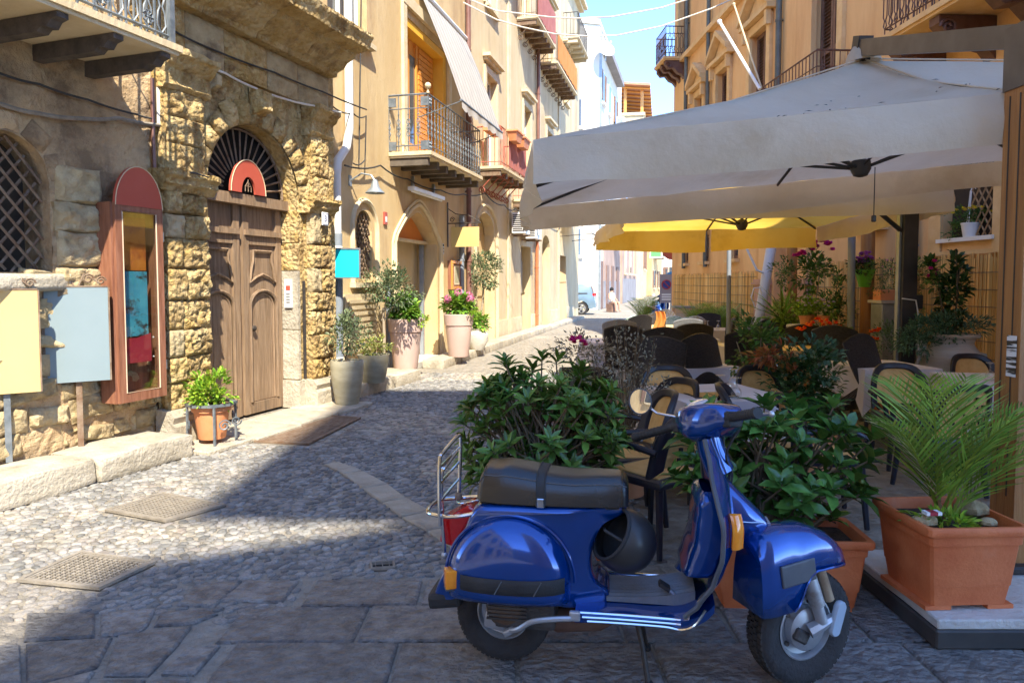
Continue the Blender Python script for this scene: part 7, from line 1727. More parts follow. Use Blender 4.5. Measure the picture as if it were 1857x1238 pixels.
SC = thing('scooter', 'shiny deep blue motor scooter parked in the foreground', 'scooter', (-0.03, 2.947, 0), sc_rz); SC.scale = (0.96, 1, 1)
def cat_rom(pts, n=8):
    P = [Vector(p) for p in pts]; out = []
    for i in range(len(P) - 1):
        a, b, c, d = P[max(0, i - 1)], P[i], P[i + 1], P[min(len(P) - 1, i + 2)]
        for k in range(n):
            t = k / n; out.append(0.5 * ((2 * b) + (c - a) * t + (2 * a - 5 * b + 4 * c - d) * t * t + (3 * b - a - 3 * c + d) * t ** 3))
    out.append(P[-1]); return out
def interp(tab, x):
    if x <= tab[0][0]: return tab[0][1]
    for (a, va), (b, vb) in zip(tab[:-1], tab[1:]):
        if x <= b:
            t = (x - a) / (b - a); t = t * t * (3 - 2 * t) * 0.5 + t * 0.5; return va + (vb - va) * t
    return tab[-1][1]
def wheel(parent, M, nm_face):
    R0, rt = 0.212, 0.052
    tw = MB().lathe([(R0 - 0.098, -0.030), (R0 - 0.085, -0.038), (R0 - 0.05, -0.050), (R0 - 0.022, -0.049), (R0 - 0.008, -0.038)], 44, M=M); 
    tw.lathe([(R0 - 0.098, 0.030), (R0 - 0.085, 0.038), (R0 - 0.05, 0.050), (R0 - 0.022, 0.049), (R0 - 0.008, 0.038)], 44, M=M)
    w = tw.build('wheel', M_tyre, parent, smooth=True, ang=60)
    mb = MB(); n = 56
    for i in range(n):       # tread blocks
        a0, a1 = 2 * math.pi * i / n, 2 * math.pi * (i + 0.72) / n; off = 0.4 * 2 * math.pi / n
        for y0, y1, sh in ((-0.040, -0.022, 0), (-0.017, -0.002, off), (0.002, 0.017, 0), (0.022, 0.040, off)):
            vs = []
            for rr_, a in ((R0 - 0.012, a0), (R0 - 0.012, a1), (R0 + 0.002 - abs(y0 + y1) * 0.10, a0), (R0 + 0.002 - abs(y0 + y1) * 0.10, a1)):
                for y in (y0, y1): vs.append(M @ Vector((rr_ * math.cos(a + sh), rr_ * math.sin(a + sh), y)))
            mb.add(vs, [(4, 5, 7, 6), (0, 1, 5, 4), (2, 6, 7, 3), (0, 4, 6, 2), (1, 3, 7, 5)])
    mb.lathe([(R0 - 0.012, -0.04), (R0 - 0.009, 0.0), (R0 - 0.012, 0.04)], 44, M=M)
    mb.build('tread', M_tread, w)
    for sg in (-1, 1):
        MB().lathe([(R0 - 0.094, sg * 0.036), (R0 - 0.100, sg * 0.038), (R0 - 0.104, sg * 0.030), (R0 - 0.110, sg * 0.015), (0.075, sg * 0.010), (0.07, sg * 0.02), (0.06, sg * 0.034), (0.03, sg * 0.040), (0.001, sg * 0.042)], 36, M=M).build('rim', M_alu, w, smooth=True, ang=35)
    for k in range(5):
        a = k * 2 * math.pi / 5
        MB().tube([M @ Vector((0.09 * math.cos(a), 0.09 * math.sin(a), 0.0)), M @ Vector((0.09 * math.cos(a), 0.09 * math.sin(a), 0.026))], 0.009, 6).build('nut', M_engine, w)
    MB().lathe([(0.078, 0.012), (0.078, 0.046), (0.068, 0.052), (0.001, 0.054)], 28, M=M).build('brake_drum', M_alu, w, smooth=True, ang=30)
    return w
wheel(SC, TM(0.0, 0, 0.212) @ RX(R(90)), -1)
# rear body
ol = [(-0.315, 0.262), (-0.275, 0.36), (-0.215, 0.475), (-0.155, 0.60), (-0.115, 0.675), (-0.04, 0.698), (0.20, 0.702), (0.42, 0.704), (0.525, 0.705), (0.515, 0.672), (0.455, 0.645), (0.415, 0.59), (0.392, 0.52), (0.39, 0.45), (0.41, 0.395), (0.46, 0.355), (0.46, 0.30), (0.33, 0.292), (0.20, 0.30), (0.05, 0.31), (-0.15, 0.30), (-0.24, 0.27)]
olf = [p for p in cat_rom([(x, 0, z) for x, z in ol] + [(ol[0][0], 0, ol[0][1])], 4)][:-1]
cen = Vector((0.08, 0, 0.5)); mb = MB(); layers = [(-0.152, 0.10), (-0.146, 0.045), (-0.128, 0.015), (-0.09, 0.0), (0.09, 0.0), (0.128, 0.015), (0.146, 0.045), (0.152, 0.10)]
n = len(olf)
for y, s_ in layers:
    for p in olf:
        wf = 1.0 if p.x > -0.1 else max(0.45, 1 + (p.x + 0.1) * 2.2)
        wf *= 1.0 if p.x < 0.30 else max(0.60, 1 - (p.x - 0.30) * 2.0)
        d = (p - cen); q = cen + d * (1 - s_ * min(1, 0.33 / max(d.length, .01))); mb.v.append(Vector((q.x, y * wf, q.z)))
for i in range(len(layers) - 1):
    for j in range(n): mb.f.append((i * n + j, i * n + (j + 1) % n, (i + 1) * n + (j + 1) % n, (i + 1) * n + j))
mb.f.append(tuple(range(n))); mb.f.append(tuple((len(layers) - 1) * n + j for j in range(n)))
mb.build('body', M_bluep, SC, smooth=True, ang=50)
# side cowls
def cowl_y(x, z):
    zc = 0.405; rx = 0.268 if x < 0.045 else 0.258
    if z >= zc: r_ = math.hypot((x - 0.045) / rx, (z - zc) / 0.250)
    else: r_ = abs((x - 0.045) / rx)
    return 0.135 + 0.105 * math.sqrt(max(0, 1 - min(1, r_) ** 2.5))
for sg in (-1, 1):
    mb = MB(); nu, nv = 36, 10
    def fc(u, v):
        a = math.pi * u; rx = 0.268 if math.cos(a) < 0 else 0.258
        x, z = 0.045 + rx * v * math.cos(a), 0.405 + 0.250 * v * math.sin(a)
        return (x, sg * cowl_y(x, z), z)
    mb.grid(fc, nu, nv)
    xs = [0.045 + 0.258 - (0.526) * i / 40 for i in range(41)]
    def fs_(u, v):
        x = 0.303 - 0.526 * u; z = 0.405 - 0.078 * v; y = cowl_y(x, 0.405)
        if v > 0.7: y -= (v - 0.7) / 0.3 * 0.02 * (y - .12) / .12
        return (x, sg * y, z)
    mb.grid(fs_, 40, 5)
    mb.grid(lambda u, v: (0.303 - 0.526 * u, sg * (cowl_y(0.303 - 0.526 * u, 0.405) - 0.02 * (cowl_y(0.303 - 0.526 * u, 0.405) - .12) / .12) * (1 - v * 0.5), 0.327 + 0.004 * v), 40, 1)
    o = mb.build('cowl', M_bluep, SC, smooth=True, ang=60); weld(o.data, 0.0008)
    o.data.polygons.foreach_set('use_smooth', [True] * len(o.data.polygons)); o.data.set_sharp_from_angle(angle=R(60))
    MB().tube([(0.045 + 0.275 * math.cos(math.pi * k / 28), sg * 0.140, 0.405 + 0.258 * math.sin(math.pi * k / 28)) for k in range(29)] , 0.0075, 6).build('cowl_bead', M_bluep, SC, smooth=True)
    mb = MB(); mb.grid(lambda u, v: (-0.150 + 0.432 * u, sg * (cowl_y(-0.150 + 0.432 * u, 0.405) + 0.010 - 0.006 * abs(2 * v - 1) ** 3), 0.378 + 0.062 * v), 24, 6)
    mb.grid(lambda u, v: (-0.150 + 0.432 * u, sg * (cowl_y(-0.150 + 0.432 * u, 0.405) + 0.004 * (1 - v) - .004), 0.378 if v == 0 else 0.378), 24, 1)
    st = mb.build('rubber_strip', M_rubber_b, SC, smooth=True)
    for xa in (0.0, 0.16): MB().tube([(xa + 0.03 * k, sg * (cowl_y(xa + 0.03 * k, 0.405) + 0.0105), 0.382 + 0.054 * k) for k in (0, 0.5, 1)], 0.0025, 4).build('strip_joint', M_greytrim, st)
    o = link('indicator', beveled('indicator', M_amber, 0.078, 0.062, 0.074, 0.008, 2, smooth=True), SC, M=TM(-0.188, sg * 0.178, 0.372) @ RZ(sg * R(-24)))
    o2 = link('indicator_base', beveled('indicator_base', M_greytrim, 0.082, 0.05, 0.010, 0.003), SC, M=TM(-0.186, sg * 0.172, 0.361) @ RZ(sg * R(-24)))
# tail
link('bumper', beveled('bumper', M_rubber_b, 0.15, 0.19, 0.065, 0.02, 2), SC, M=TM(-0.25, 0, 0.232) @ RY(R(-8)))
mb = MB(); mb.add([Vector((x, y * k, z)) for x, z, k in ((-0.285, 0.50, .8), (-0.27, 0.60, .9), (-0.15, 0.668, 1), (-0.12, 0.655, 1), (-0.215, 0.485, 1)) for y in (-0.062, 0.062)], [(0, 1, 3, 2), (2, 3, 5, 4), (4, 5, 7, 6), (6, 7, 9, 8), (8, 9, 1, 0), (0, 2, 4, 6, 8), (1, 9, 7, 5, 3)])
o = mb.build('tail_light', M_redlens, SC); bv = o.modifiers.new('b', 'BEVEL'); bv.width = 0.01; bv.segments = 2
0 and link('plate_holder', beveled('plate_holder', M_greytrim, 0.012, 0.17, 0.13, 0.004), SC, M=TM(-0.285, 0, 0.335) @ RY(R(-24)))
# seat
ztop = [(-0.105, 0.75), (-0.095, 0.80), (-0.07, 0.845), (-0.03, 0.845), (0.02, 0.850), (0.10, 0.840), (0.20, 0.823), (0.30, 0.815), (0.42, 0.820), (0.50, 0.820), (0.528, 0.806), (0.538, 0.775)]
wtab = [(-0.105, 0.09), (-0.08, 0.118), (0.0, 0.135), (0.15, 0.138), (0.30, 0.132), (0.45, 0.118), (0.52, 0.10), (0.538, 0.085)]
mb = MB(); stx = [x for x, _ in ztop]; xs = []
for a, b in zip(stx[:-1], stx[1:]): xs += [a + (b - a) * k / 3 for k in range(3)]
xs.append(stx[-1]); m_ = 20
def seat_pt(x, k):
    zt, w = interp(ztop, x), interp(wtab, x); zb = 0.706; f = k / m_
    a = math.pi * f; cx_, sx_ = math.cos(a), math.sin(a)
    y = w * (abs(cx_) ** 0.45) * (1 if cx_ > 0 else -1); h = (zt - zb) * (sx_ ** 0.5 if sx_ > 0 else 0)
    y *= 1 - 0.10 * (h / max(zt - zb, .01)) ** 2
    return Vector((x, y, zb + h))
for x in xs:
    for k in range(m_ + 1): mb.v.append(seat_pt(x, k))
for i in range(len(xs) - 1):
    for k in range(m_): mb.f.append((i * (m_ + 1) + k, i * (m_ + 1) + k + 1, (i + 1) * (m_ + 1) + k + 1, (i + 1) * (m_ + 1) + k))
mb.f.append(tuple(range(m_ + 1))); mb.f.append(tuple((len(xs) - 1) * (m_ + 1) + k for k in range(m_ + 1))); mb.f.append(tuple([i * (m_ + 1) for i in range(len(xs))] + [i * (m_ + 1) + m_ for i in range(len(xs) - 1, -1, -1)]))
seat = mb.build('seat', M_seat, SC, smooth=True, ang=60)
for sg in (0, 1):
    kk = 4 if sg == 0 else m_ - 4
    pts = [seat_pt(x, kk) * 1.0 for x in xs[3:-3]]
    for p in pts: p.y *= 1.012
    MB().tube(pts, 0.0028, 5).build('seam', mat('grey_thread', (0.09, 0.09, 0.09), rough=0.6) if 'grey_thread' not in bpy.data.materials else bpy.data.materials['grey_thread'], seat, smooth=True)
MB().tube([seat_pt(0.512, k) * 1.002 for k in range(m_ + 1)], 0.0035, 5).build('piping', M_seat, seat)
mb = MB()
for k in range(m_ + 1):
    for dx in (-0.014, 0.014): p = seat_pt(0.175 + dx, k); c = Vector((0.175 + dx, 0, 0.75)); mb.v.append(p + (p - c).normalized() * 0.005)
for k in range(m_): mb.f.append((2 * k, 2 * k + 1, 2 * k + 3, 2 * k + 2))
mb.build('strap', M_rubber_b, seat, smooth=True)
for dx in (-0.016, 0.016): MB().tube([seat_pt(0.175 + dx, k) + (seat_pt(0.175 + dx, k) - Vector((0.175, 0, 0.75))).normalized() * 0.004 for k in range(m_ + 1)], 0.004, 5).build('strap_edge', M_rubber_b, seat)
link('strap_clip', beveled('strap_clip', M_chrome, 0.030, 0.010, 0.038, 0.003), seat, M=TM(0.175, -0.142, 0.700)); 
wb(SC, 'seat_base', M_rubber_b, (-0.09, 0.50, -0.10, 0.10, 0.694, 0.708))
# floor
mb = MB(); prof = [(0.325, 0.318), (0.50, 0.322), (0.66, 0.322), (0.76, 0.332), (0.83, 0.37), (0.87, 0.415)]
def ff(u, v):
    x, _, z = cat_pr[int(round(u * (len(cat_pr) - 1)))]; y = (v * 2 - 1); w = 0.205 + 0.045 * max(0, (x - .7) / .17)
    return (x, y * w, z - 0.012 * abs(y) ** 6)
cat_pr = cat_rom([(x, 0, z) for x, z in prof], 5)
mb.grid(ff, len(cat_pr) - 1, 12); 
mb.grid(lambda u, v: (lambda p: (p[0], p[1] * 0.97, p[2] - 0.035))(ff(u, v)), len(cat_pr) - 1, 12)
for vv in (0.0, 1.0): mb.grid(lambda u, v: (lambda p: (p[0], p[1] * (1 - .03 * v), p[2] - 0.035 * v))(ff(u, vv)), len(cat_pr) - 1, 1)
mb.build('floorboard', M_bluep, SC, smooth=True, ang=50)
for sg in (-1, 1):
    for k, (dz, dy) in enumerate(((-0.006, 0.200), (-0.020, 0.207), (-0.036, 0.205))):
        pts = [(0.335 + 0.02 * k, sg * dy, 0.318 + dz), (0.5, sg * dy, 0.320 + dz), (0.68, sg * (dy + .002), 0.320 + dz)] + ([(0.745, sg * (dy + 0.01), 0.322 + dz)] if k < 2 else [(0.75, sg * (dy + .012), 0.318 + dz), (0.80, sg * (dy + 0.03), 0.350 + dz), (0.835, sg * (dy + 0.05), 0.42 + dz)])
        MB().tube(cat_rom(pts, 5), 0.0055, 6).build('floor_rail', M_chrome, SC, smooth=True)
    link('rail_end', beveled('rail_end', M_alu, 0.045, 0.02, 0.04, 0.008, 2), SC, M=TM(0.325, sg * 0.21, 0.282))
mb = MB(); mb.grid(lambda u, v: (0.45 + 0.36 * u, (v - 0.5) * 0.22, 0.338 + 0.055 * (u - 0.1) * max(0, u - .1) + 0.014 * (1 - abs(2 * v - 1) ** 3) + 0.003 * math.sin(v * 60)), 14, 40)
mb.grid(lambda u, v: (0.45 + 0.36 * u, (v - 0.5) * 0.22, 0.325), 2, 2); mb.grid(lambda u, v: (0.45 + 0.36 * u, -0.11, 0.345 + 0.055 * (u - 0.1) * max(0, u - .1) - (0.02 + 0.055 * (u - 0.1) * max(0, u - .1)) * v), 14, 1); mb.grid(lambda u, v: (0.45, (v - 0.5) * 0.22, 0.325 + (0.02 + 0.028 * (1 - abs(2 * v - 1) ** 3)) * u), 1, 20)
mb.build('floor_mat', M_greymat, SC, smooth=True)
MB().tube([(0.74, -0.10, 0.335), (0.72, -0.10, 0.37), (0.69, -0.10, 0.395)], 0.010, 6).build('brake_pedal', M_alu, SC); link('pedal_pad', beveled('pedal_pad', M_rubber_b, 0.05, 0.05, 0.016, 0.005, 2), SC, M=TM(0.682, -0.10, 0.392) @ RY(R(30)))
# leg shield
xc = [(0.34, 0.815), (0.40, 0.865), (0.5, 0.918), (0.6, 0.945), (0.7, 0.948), (0.8, 0.928), (0.9, 0.892), (0.985, 0.862)]
hw = [(0.34, 0.235), (0.40, 0.262), (0.5, 0.295), (0.6, 0.312), (0.68, 0.312), (0.74, 0.298), (0.79, 0.255), (0.84, 0.180), (0.89, 0.125), (0.985, 0.078)]
def shield(u, v, off=0.0):
    z = 0.34 + (0.985 - 0.34) * u; y = 2 * v - 1; w = interp(hw, z); return Vector((interp(xc, z) - 0.062 * abs(y) ** 2.2 * min(1, w / 0.2) + off * (1 - 0.4 * abs(y) ** 4), y * w, z))
mb = MB(); mb.grid(lambda u, v: shield(u, v), 26, 20); mb.grid(lambda u, v: shield(u, v, 0.022), 26, 20)
for vv in (0, 1): mb.grid(lambda u, v: shield(u, vv, 0.022 * v), 26, 1)
mb.build('leg_shield', M_bluep, SC, smooth=True, ang=60)
for vv in (0, 1): MB().tube([shield(u / 26, vv, 0.008) for u in range(27)], 0.0095, 6).build('shield_bead', M_greytrim, SC, smooth=True)
# outer edge flange of the shield facing forward
# glove box
mb = MB()
def gb(u, v):
    z = 0.448 + 0.335 * u; a = 2 * math.pi * v; e = 0.5; cx_, sy_ = math.cos(a), math.sin(a)
    rx = 0.072 * (1 - 0.30 * max(0, (u - .55) / .45) ** 2) * (min(1, (u + .04) * 9) ** .5) * (min(1, (1.03 - u) * 7) ** .5); ry = 0.165 * (min(1, (u + .04) * 14) ** .5) * (min(1, (1.03 - u) * 12) ** .5)
    x0 = interp(xc, z) - 0.085 + 0.012 * u
    return (x0 + rx * abs(cx_) ** e * (1 if cx_ > 0 else -1), ry * abs(sy_) ** e * (1 if sy_ > 0 else -1), z)
mb.grid(gb, 18, 32); mb.build('glove_box', M_bluep, SC, smooth=True, ang=70)
# nose over the horn
mb = MB(); sec = [(0.925, 0.84, 0.60, 0.085), (0.985, 0.775, 0.585, 0.095), (1.05, 0.715, 0.575, 0.080), (1.095, 0.672, 0.575, 0.058), (1.108, 0.650, 0.585, 0.045)]
for x, zt, zb, w in sec:
    for k in range(12):
        a = 2 * math.pi * k / 12; e = 0.55; c_, s_ = math.cos(a), math.sin(a)
        mb.v.append(Vector((x, w * abs(c_) ** e * (1 if c_ > 0 else -1), (zt + zb) / 2 + (zt - zb) / 2 * abs(s_) ** e * (1 if s_ > 0 else -1))))
for i in range(4):
    for k in range(12): mb.f.append((i * 12 + k, i * 12 + (k + 1) % 12, (i + 1) * 12 + (k + 1) % 12, (i + 1) * 12 + k))
mb.f.append(tuple(48 + k for k in range(12))); nose = mb.build('horn_cover', M_bluep, SC, smooth=True, ang=50)
for k in range(7): wb(nose, 'louvre', M_alu, (1.100, 1.114, -0.040, 0.040, 0.598 + k * 0.0085, 0.6025 + k * 0.0085))
MB().tube([(0.96, -0.098, 0.672), (1.03, -0.092, 0.668), (1.085, -0.067, 0.663)], 0.0022, 4).build('crease_line', M_chrome, nose)
for sg in (-1, 1):
    mb = MB(); mb.grid(lambda u, v: (interp(xc, 0.625 + 0.122 * u) - 0.020 + 0.045 * v, sg * (interp(hw, 0.625 + 0.122 * u) - 0.030 - 0.03 * v + 0.012 * math.sin(math.pi * v)), 0.625 + 0.122 * u), 8, 5)
    mb.grid(lambda u, v: (interp(xc, 0.625 + 0.122 * u) - 0.020 + 0.045 * v, sg * (interp(hw, 0.625 + 0.122 * u) - 0.055), 0.625 + 0.122 * u), 8, 1)
    for uu in (0, 1): mb.grid(lambda u, v: (interp(xc, 0.625 + 0.122 * uu) - 0.020 + 0.045 * u, sg * ((interp(hw, 0.625 + .122 * uu) - .03 - .03 * u + .012 * math.sin(math.pi * u)) * (1 - v) + (interp(hw, .625 + .122 * uu) - .055) * v), 0.625 + 0.122 * uu), 4, 1)
    mb.build('front_indicator', M_amber, SC, smooth=True, ang=40)
# front fork, mudguard and wheel, turned to the left
FR = TM(1.235, 0, 0) @ RZ(R(28))
wheel(SC, FR @ TM(0.012, 0, 0.236) @ RX(R(90)) @ Matrix.Scale(1.11, 4), 1)
top_ = [(-0.25, 0.595), (-0.22, 0.632), (-0.12, 0.652), (0.0, 0.648), (0.08, 0.622), (0.15, 0.575), (0.205, 0.515), (0.225, 0.482)]
bot_ = [(-0.25, 0.338), (-0.10, 0.350), (-0.065, 0.40), (-0.04, 0.47), (0.0, 0.492), (0.08, 0.492), (0.225, 0.474)]
wid_ = [(-0.25, 0.095), (-0.20, 0.108), (0.02, 0.108), (0.10, 0.098), (0.17, 0.072), (0.215, 0.030), (0.225, 0.012)]
mb = MB(); XS = [-0.25, -0.24, -0.22, -0.19, -0.15, -0.11, -0.09, -0.07, -0.05, -0.03, 0.0, 0.03, 0.06, 0.09, 0.12, 0.15, 0.175, 0.195, 0.21, 0.22, 0.225]; k_ = 18
for x in XS:
    zt, zb, w = interp(top_, x), interp(bot_, x), interp(wid_, x)
    for k in range(k_ + 1):
        a = math.pi * k / k_; c_, s_ = math.cos(a), math.sin(a); e = 0.50
        mb.v.append(FR @ Vector((x, w * (1 - 0.12 * s_) * abs(c_) ** e * (1 if c_ > 0 else -1), zb + (zt - zb) * (abs(s_) ** 0.62))))
for i in range(len(XS) - 1):
    for k in range(k_): mb.f.append((i * (k_ + 1) + k, i * (k_ + 1) + k + 1, (i + 1) * (k_ + 1) + k + 1, (i + 1) * (k_ + 1) + k))
mb.f.append(tuple(range(k_ + 1)))
fd_ = mb.build('mudguard', M_bluep, SC, smooth=True, ang=55)
sm = fd_.modifiers.new('thick', 'SOLIDIFY'); sm.thickness = 0.004; sm.offset = -1
MB().tube([FR @ Vector((x, -interp(wid_, x) * 1.01, interp(bot_, x) + 0.002)) for x in XS[5:]], 0.005, 5).build('mudguard_edge', M_bluep, SC, smooth=True)
link('mudguard_trim', beveled('mudguard_trim', M_greytrim, 0.165, 0.012, 0.085, 0.006, 2), SC, M=FR @ TM(-0.085, -0.107, 0.455) @ RX(R(-4)) @ RY(R(-6)))
fk = MB().tube([FR @ Vector(p) for p in ((-0.02, -0.062, 0.50), (0.012, -0.075, 0.40), (0.03, -0.080, 0.345))], [0.030, 0.031, 0.031], 12).build('damper', M_alu, SC, smooth=True)
MB().tube([FR @ Vector(p) for p in ((0.026, -0.080, 0.35), (0.05, -0.085, 0.275))], 0.024, 12).build('damper_rod', M_alu, SC, smooth=True)
MB().tube([FR @ Vector(p) for p in ((0.05, -0.055, 0.50), (0.085, -0.062, 0.40), (0.10, -0.068, 0.35))], 0.022, 10).build('fork_tube', mat('rusty_fork', (0.26, 0.17, 0.10), (0.38, 0.28, 0.18), (0.14, 0.08, 0.05), sc=14, rough=0.6, metal=0.4), SC, smooth=True)
MB().tube([FR @ Vector((0.015 + 0.055 * math.sin(q * .3), -0.05, 0.5 - q * .02)) for q in range(9)], 0.004, 5).build('brake_cable', M_rubber_b, SC)
mb = MB()
for y, k in ((-0.088, 0.9), (-0.092, 1.0), (-0.105, 1.0), (-0.112, 0.8)):
    for q in range(20):
        a = 2 * math.pi * q / 20; mb.v.append(FR @ (TM(0.115, 0, 0.285) @ RY(R(18)) @ Vector((0.026 * k * math.cos(a), y, (0.045 if abs(math.sin(a)) > 0 else 0) * (1 if math.sin(a) > 0 else -1) + 0.026 * k * math.sin(a)))))
for i in range(3):
    for q in range(20): mb.f.append((i * 20 + q, i * 20 + (q + 1) % 20, (i + 1) * 20 + (q + 1) % 20, (i + 1) * 20 + q))
mb.f.append(tuple(60 + q for q in range(20))); mb.build('link_cover', mat('pale_blue_grey_plastic', (0.34, 0.42, 0.50), (0.40, 0.48, 0.56), sc=4, rough=0.4), SC, smooth=True, ang=40)
MB().tube([FR @ Vector((0.0, -0.07, 0.24)), FR @ Vector((0.05, -0.085, 0.265)), FR @ Vector((0.11, -0.085, 0.285))], [0.03, 0.024, 0.018], 8).build('swing_link', M_alu, SC, smooth=True)
link('drum_arm', beveled('drum_arm', M_engine, 0.07, 0.03, 0.05, 0.008), SC, M=FR @ TM(-0.045, -0.062, 0.20) @ RY(R(30)))
# steering head and bars
HB_ = TM(0.862, 0, 0.995) @ Matrix.Rotation(R(38), 4, Vector((-0.40, 0, 0.92))) @ TM(-0.010, 0, -0.990)
MB().tube([(0.915, 0, 0.84), (0.875, 0, 0.94), (0.862, 0, 0.995), (0.852, 0, 1.03)], [0.060, 0.056, 0.052, 0.055], 16).build('steering_column', M_bluep, SC, smooth=True)
mb = MB(); rows = []
hs = [(-0.165, 1.018, 1.070, 0.040), (-0.125, 1.000, 1.092, 0.072), (-0.07, 0.975, 1.104, 0.098), (0.0, 0.955, 1.108, 0.112), (0.07, 0.975, 1.104, 0.098), (0.125, 1.000, 1.092, 0.072), (0.165, 1.018, 1.070, 0.040)]
for y, zb, zt, l in hs:
    for k in range(16):
        a = 2 * math.pi * k / 16; e = 0.45; c_, s_ = math.cos(a), math.sin(a)
        mb.v.append(HB_ @ Vector((0.02 + l * abs(c_) ** e * (1 if c_ > 0 else -1), y, (zt + zb) / 2 + (zt - zb) / 2 * abs(s_) ** e * (1 if s_ > 0 else -1))))
for i in range(6):
    for k in range(16): mb.f.append((i * 16 + k, i * 16 + (k + 1) % 16, (i + 1) * 16 + (k + 1) % 16, (i + 1) * 16 + k))
mb.f.append(tuple(range(16))); mb.f.append(tuple(96 + k for k in range(16))); hd_ = mb.build('headset', M_bluep, SC, smooth=True, ang=60)
MB().lathe([(0.001, 0.02), (0.05, 0.016), (0.066, 0.006), (0.07, -0.01)], 20, M=HB_ @ TM(0.128, 0, 1.038) @ RY(R(90))).build('headlight', M_glass if False else M_mirror, SC, smooth=True)
MB().lathe([(0.066, 0.008), (0.078, 0.004), (0.078, -0.02)], 20, M=HB_ @ TM(0.128, 0, 1.038) @ RY(R(90))).build('headlight_ring', M_rubber_b, SC, smooth=True)
M_dial = mat('speedometer_face', (0.55, 0.50, 0.48), (0.62, 0.56, 0.52), sc=3, rough=0.2, coat=1)
MB().lathe([(0.001, 0.006), (0.036, 0.005), (0.042, 0.0)], 18, M=HB_ @ TM(-0.028, 0, 1.110) @ RY(R(-24)) @ Matrix.Diagonal((0.9, 1.25, 1, 1))).build('speedometer', M_dial, SC, smooth=True)
for sg in (-1, 1):
    sh_ = 0.74 if sg < 0 else 1.0
    f = lambda y, dx=0, dz=0: (lambda y: HB_ @ Vector((-0.055 * max(0, (y - 0.1)) / 0.3 + dx, sg * y, 1.038 - 0.13 * max(0, y - 0.1) * (1 if sg > 0 else -0.1) + dz)))(0.13 + (y - 0.13) * sh_)
    link('switch_block', beveled('switch_block', M_rubber_b, 0.07, 0.045, 0.060, 0.008, 2), SC, M=HB_ @ TM(0.005, sg * 0.155, 1.002))
    g_ = MB().tube([f(0.13), f(0.185), f(0.19), f(0.25), f(0.32), f(0.395), f(0.402), f(0.425)], [0.021, 0.022, 0.0175, 0.0185, 0.0185, 0.0185, 0.023, 0.021], 14).build('grip', M_rubber_b, SC, smooth=True, ang=40)
    for k in range(9): MB().tube([f(0.21 + 0.02 * k, 0.0), f(0.216 + 0.02 * k)], 0.0195, 12).build('grip_rib', M_rubber_b, g_)
    MB().tube([f(0.15, 0.05), f(0.22, 0.075, 0.005), f(0.33, 0.07, 0.0), f(0.44, 0.055, -0.005)], [0.009, 0.008, 0.007, 0.006], 8).ball(f(0.445, 0.055, -0.005), 0.012, 8, 6).build('lever', M_alu, SC, smooth=True)
link('switch_lamp', beveled('switch_lamp', M_whitepaint, 0.012, 0.018, 0.012, 0.002), SC, M=HB_ @ TM(0.045, -0.135, 1.02))
for q in ((-0.06, -0.02), (-0.02, 0.03), (0.04, 0.06)): MB().tube(cat_rom([HB_ @ Vector((0.06, q[0] * 2, 0.985)), (0.93, q[0], 0.92), (0.962, q[1], 0.84), (0.955, q[1], 0.78)], 5), 0.0045, 5).build('control_cable', M_rubber_b, SC)
MB().lathe([(0.001, 0.004), (0.011, 0.003), (0.012, 0)], 10, M=TM(0.862, -0.056, 0.955) @ RX(R(90))).build('steering_lock', M_chrome, SC)
mc = Vector((0.590, 0.245, 1.075))
MB().tube([HB_ @ Vector((0.0, 0.14, 1.06)), mc + Vector((0.075, -0.03, -0.045)), mc + Vector((0.02, 0.0, -0.01))], 0.006, 6).build('mirror_stem', M_chrome, SC)
fwd = (Vector((-0.45, -0.85, 0.10))).normalized(); Mm = TM(*mc) @ fwd.to_track_quat('Z', 'Y').to_matrix().to_4x4()
MB().lathe([(0.001, -0.022), (0.035, -0.02), (0.055, -0.008), (0.059, 0.004), (0.055, 0.006), (0.052, 0.0)], 24, M=Mm).build('mirror_shell', M_greytrim, SC, smooth=True, ang=60)
MB().lathe([(0.001, 0.004), (0.03, 0.0035), (0.054, 0.0015)], 24, M=Mm).build('mirror_glass', M_mirror, SC, smooth=True)
# luggage rack
def tb(name, pts, r=0.0085, m=M_chrome, s=5): return MB().tube(cat_rom(pts, s) if s else pts, r, 8).build(name, m, SC, smooth=True)
tb('rack_loop', [(-0.03, -0.115, 0.688), (-0.12, -0.125, 0.655), (-0.22, -0.13, 0.640), (-0.31, -0.10, 0.638), (-0.335, -0.05, 0.638), (-0.335, 0.05, 0.638), (-0.31, 0.10, 0.638), (-0.22, 0.13, 0.640), (-0.12, 0.125, 0.655), (-0.03, 0.115, 0.688)])
tb('rack_frame', [(-0.262, -0.125, 0.60), (-0.262, -0.128, 0.75), (-0.262, -0.12, 0.87), (-0.255, -0.09, 0.895), (-0.235, 0.09, 0.925), (-0.230, 0.125, 0.90), (-0.235, 0.128, 0.76), (-0.24, 0.125, 0.64)])
for z_ in (0.70, 0.775, 0.84): tb('rack_bar', [(-0.260, -0.124, z_), (-0.24, 0.124, z_ + 0.025)], 0.006, s=0)
tb('rack_strut', [(-0.250, -0.09, 0.46), (-0.262, -0.09, 0.64), (-0.262, -0.09, 0.80), (-0.25, -0.06, 0.832), (-0.24, 0.10, 0.858)])
tb('rack_stay', [(-0.245, 0.10, 0.64), (-0.20, 0.0, 0.655), (-0.08, -0.02, 0.69)], 0.005)
link('rack_bolt', beveled('rack_bolt', M_rust, 0.03, 0.03, 0.03, 0.006), SC, M=TM(-0.235, 0.10, 0.64)); MB().ball((-0.250, -0.09, 0.462), 0.016, 8, 6).build('strut_foot', M_alu, SC, smooth=True)
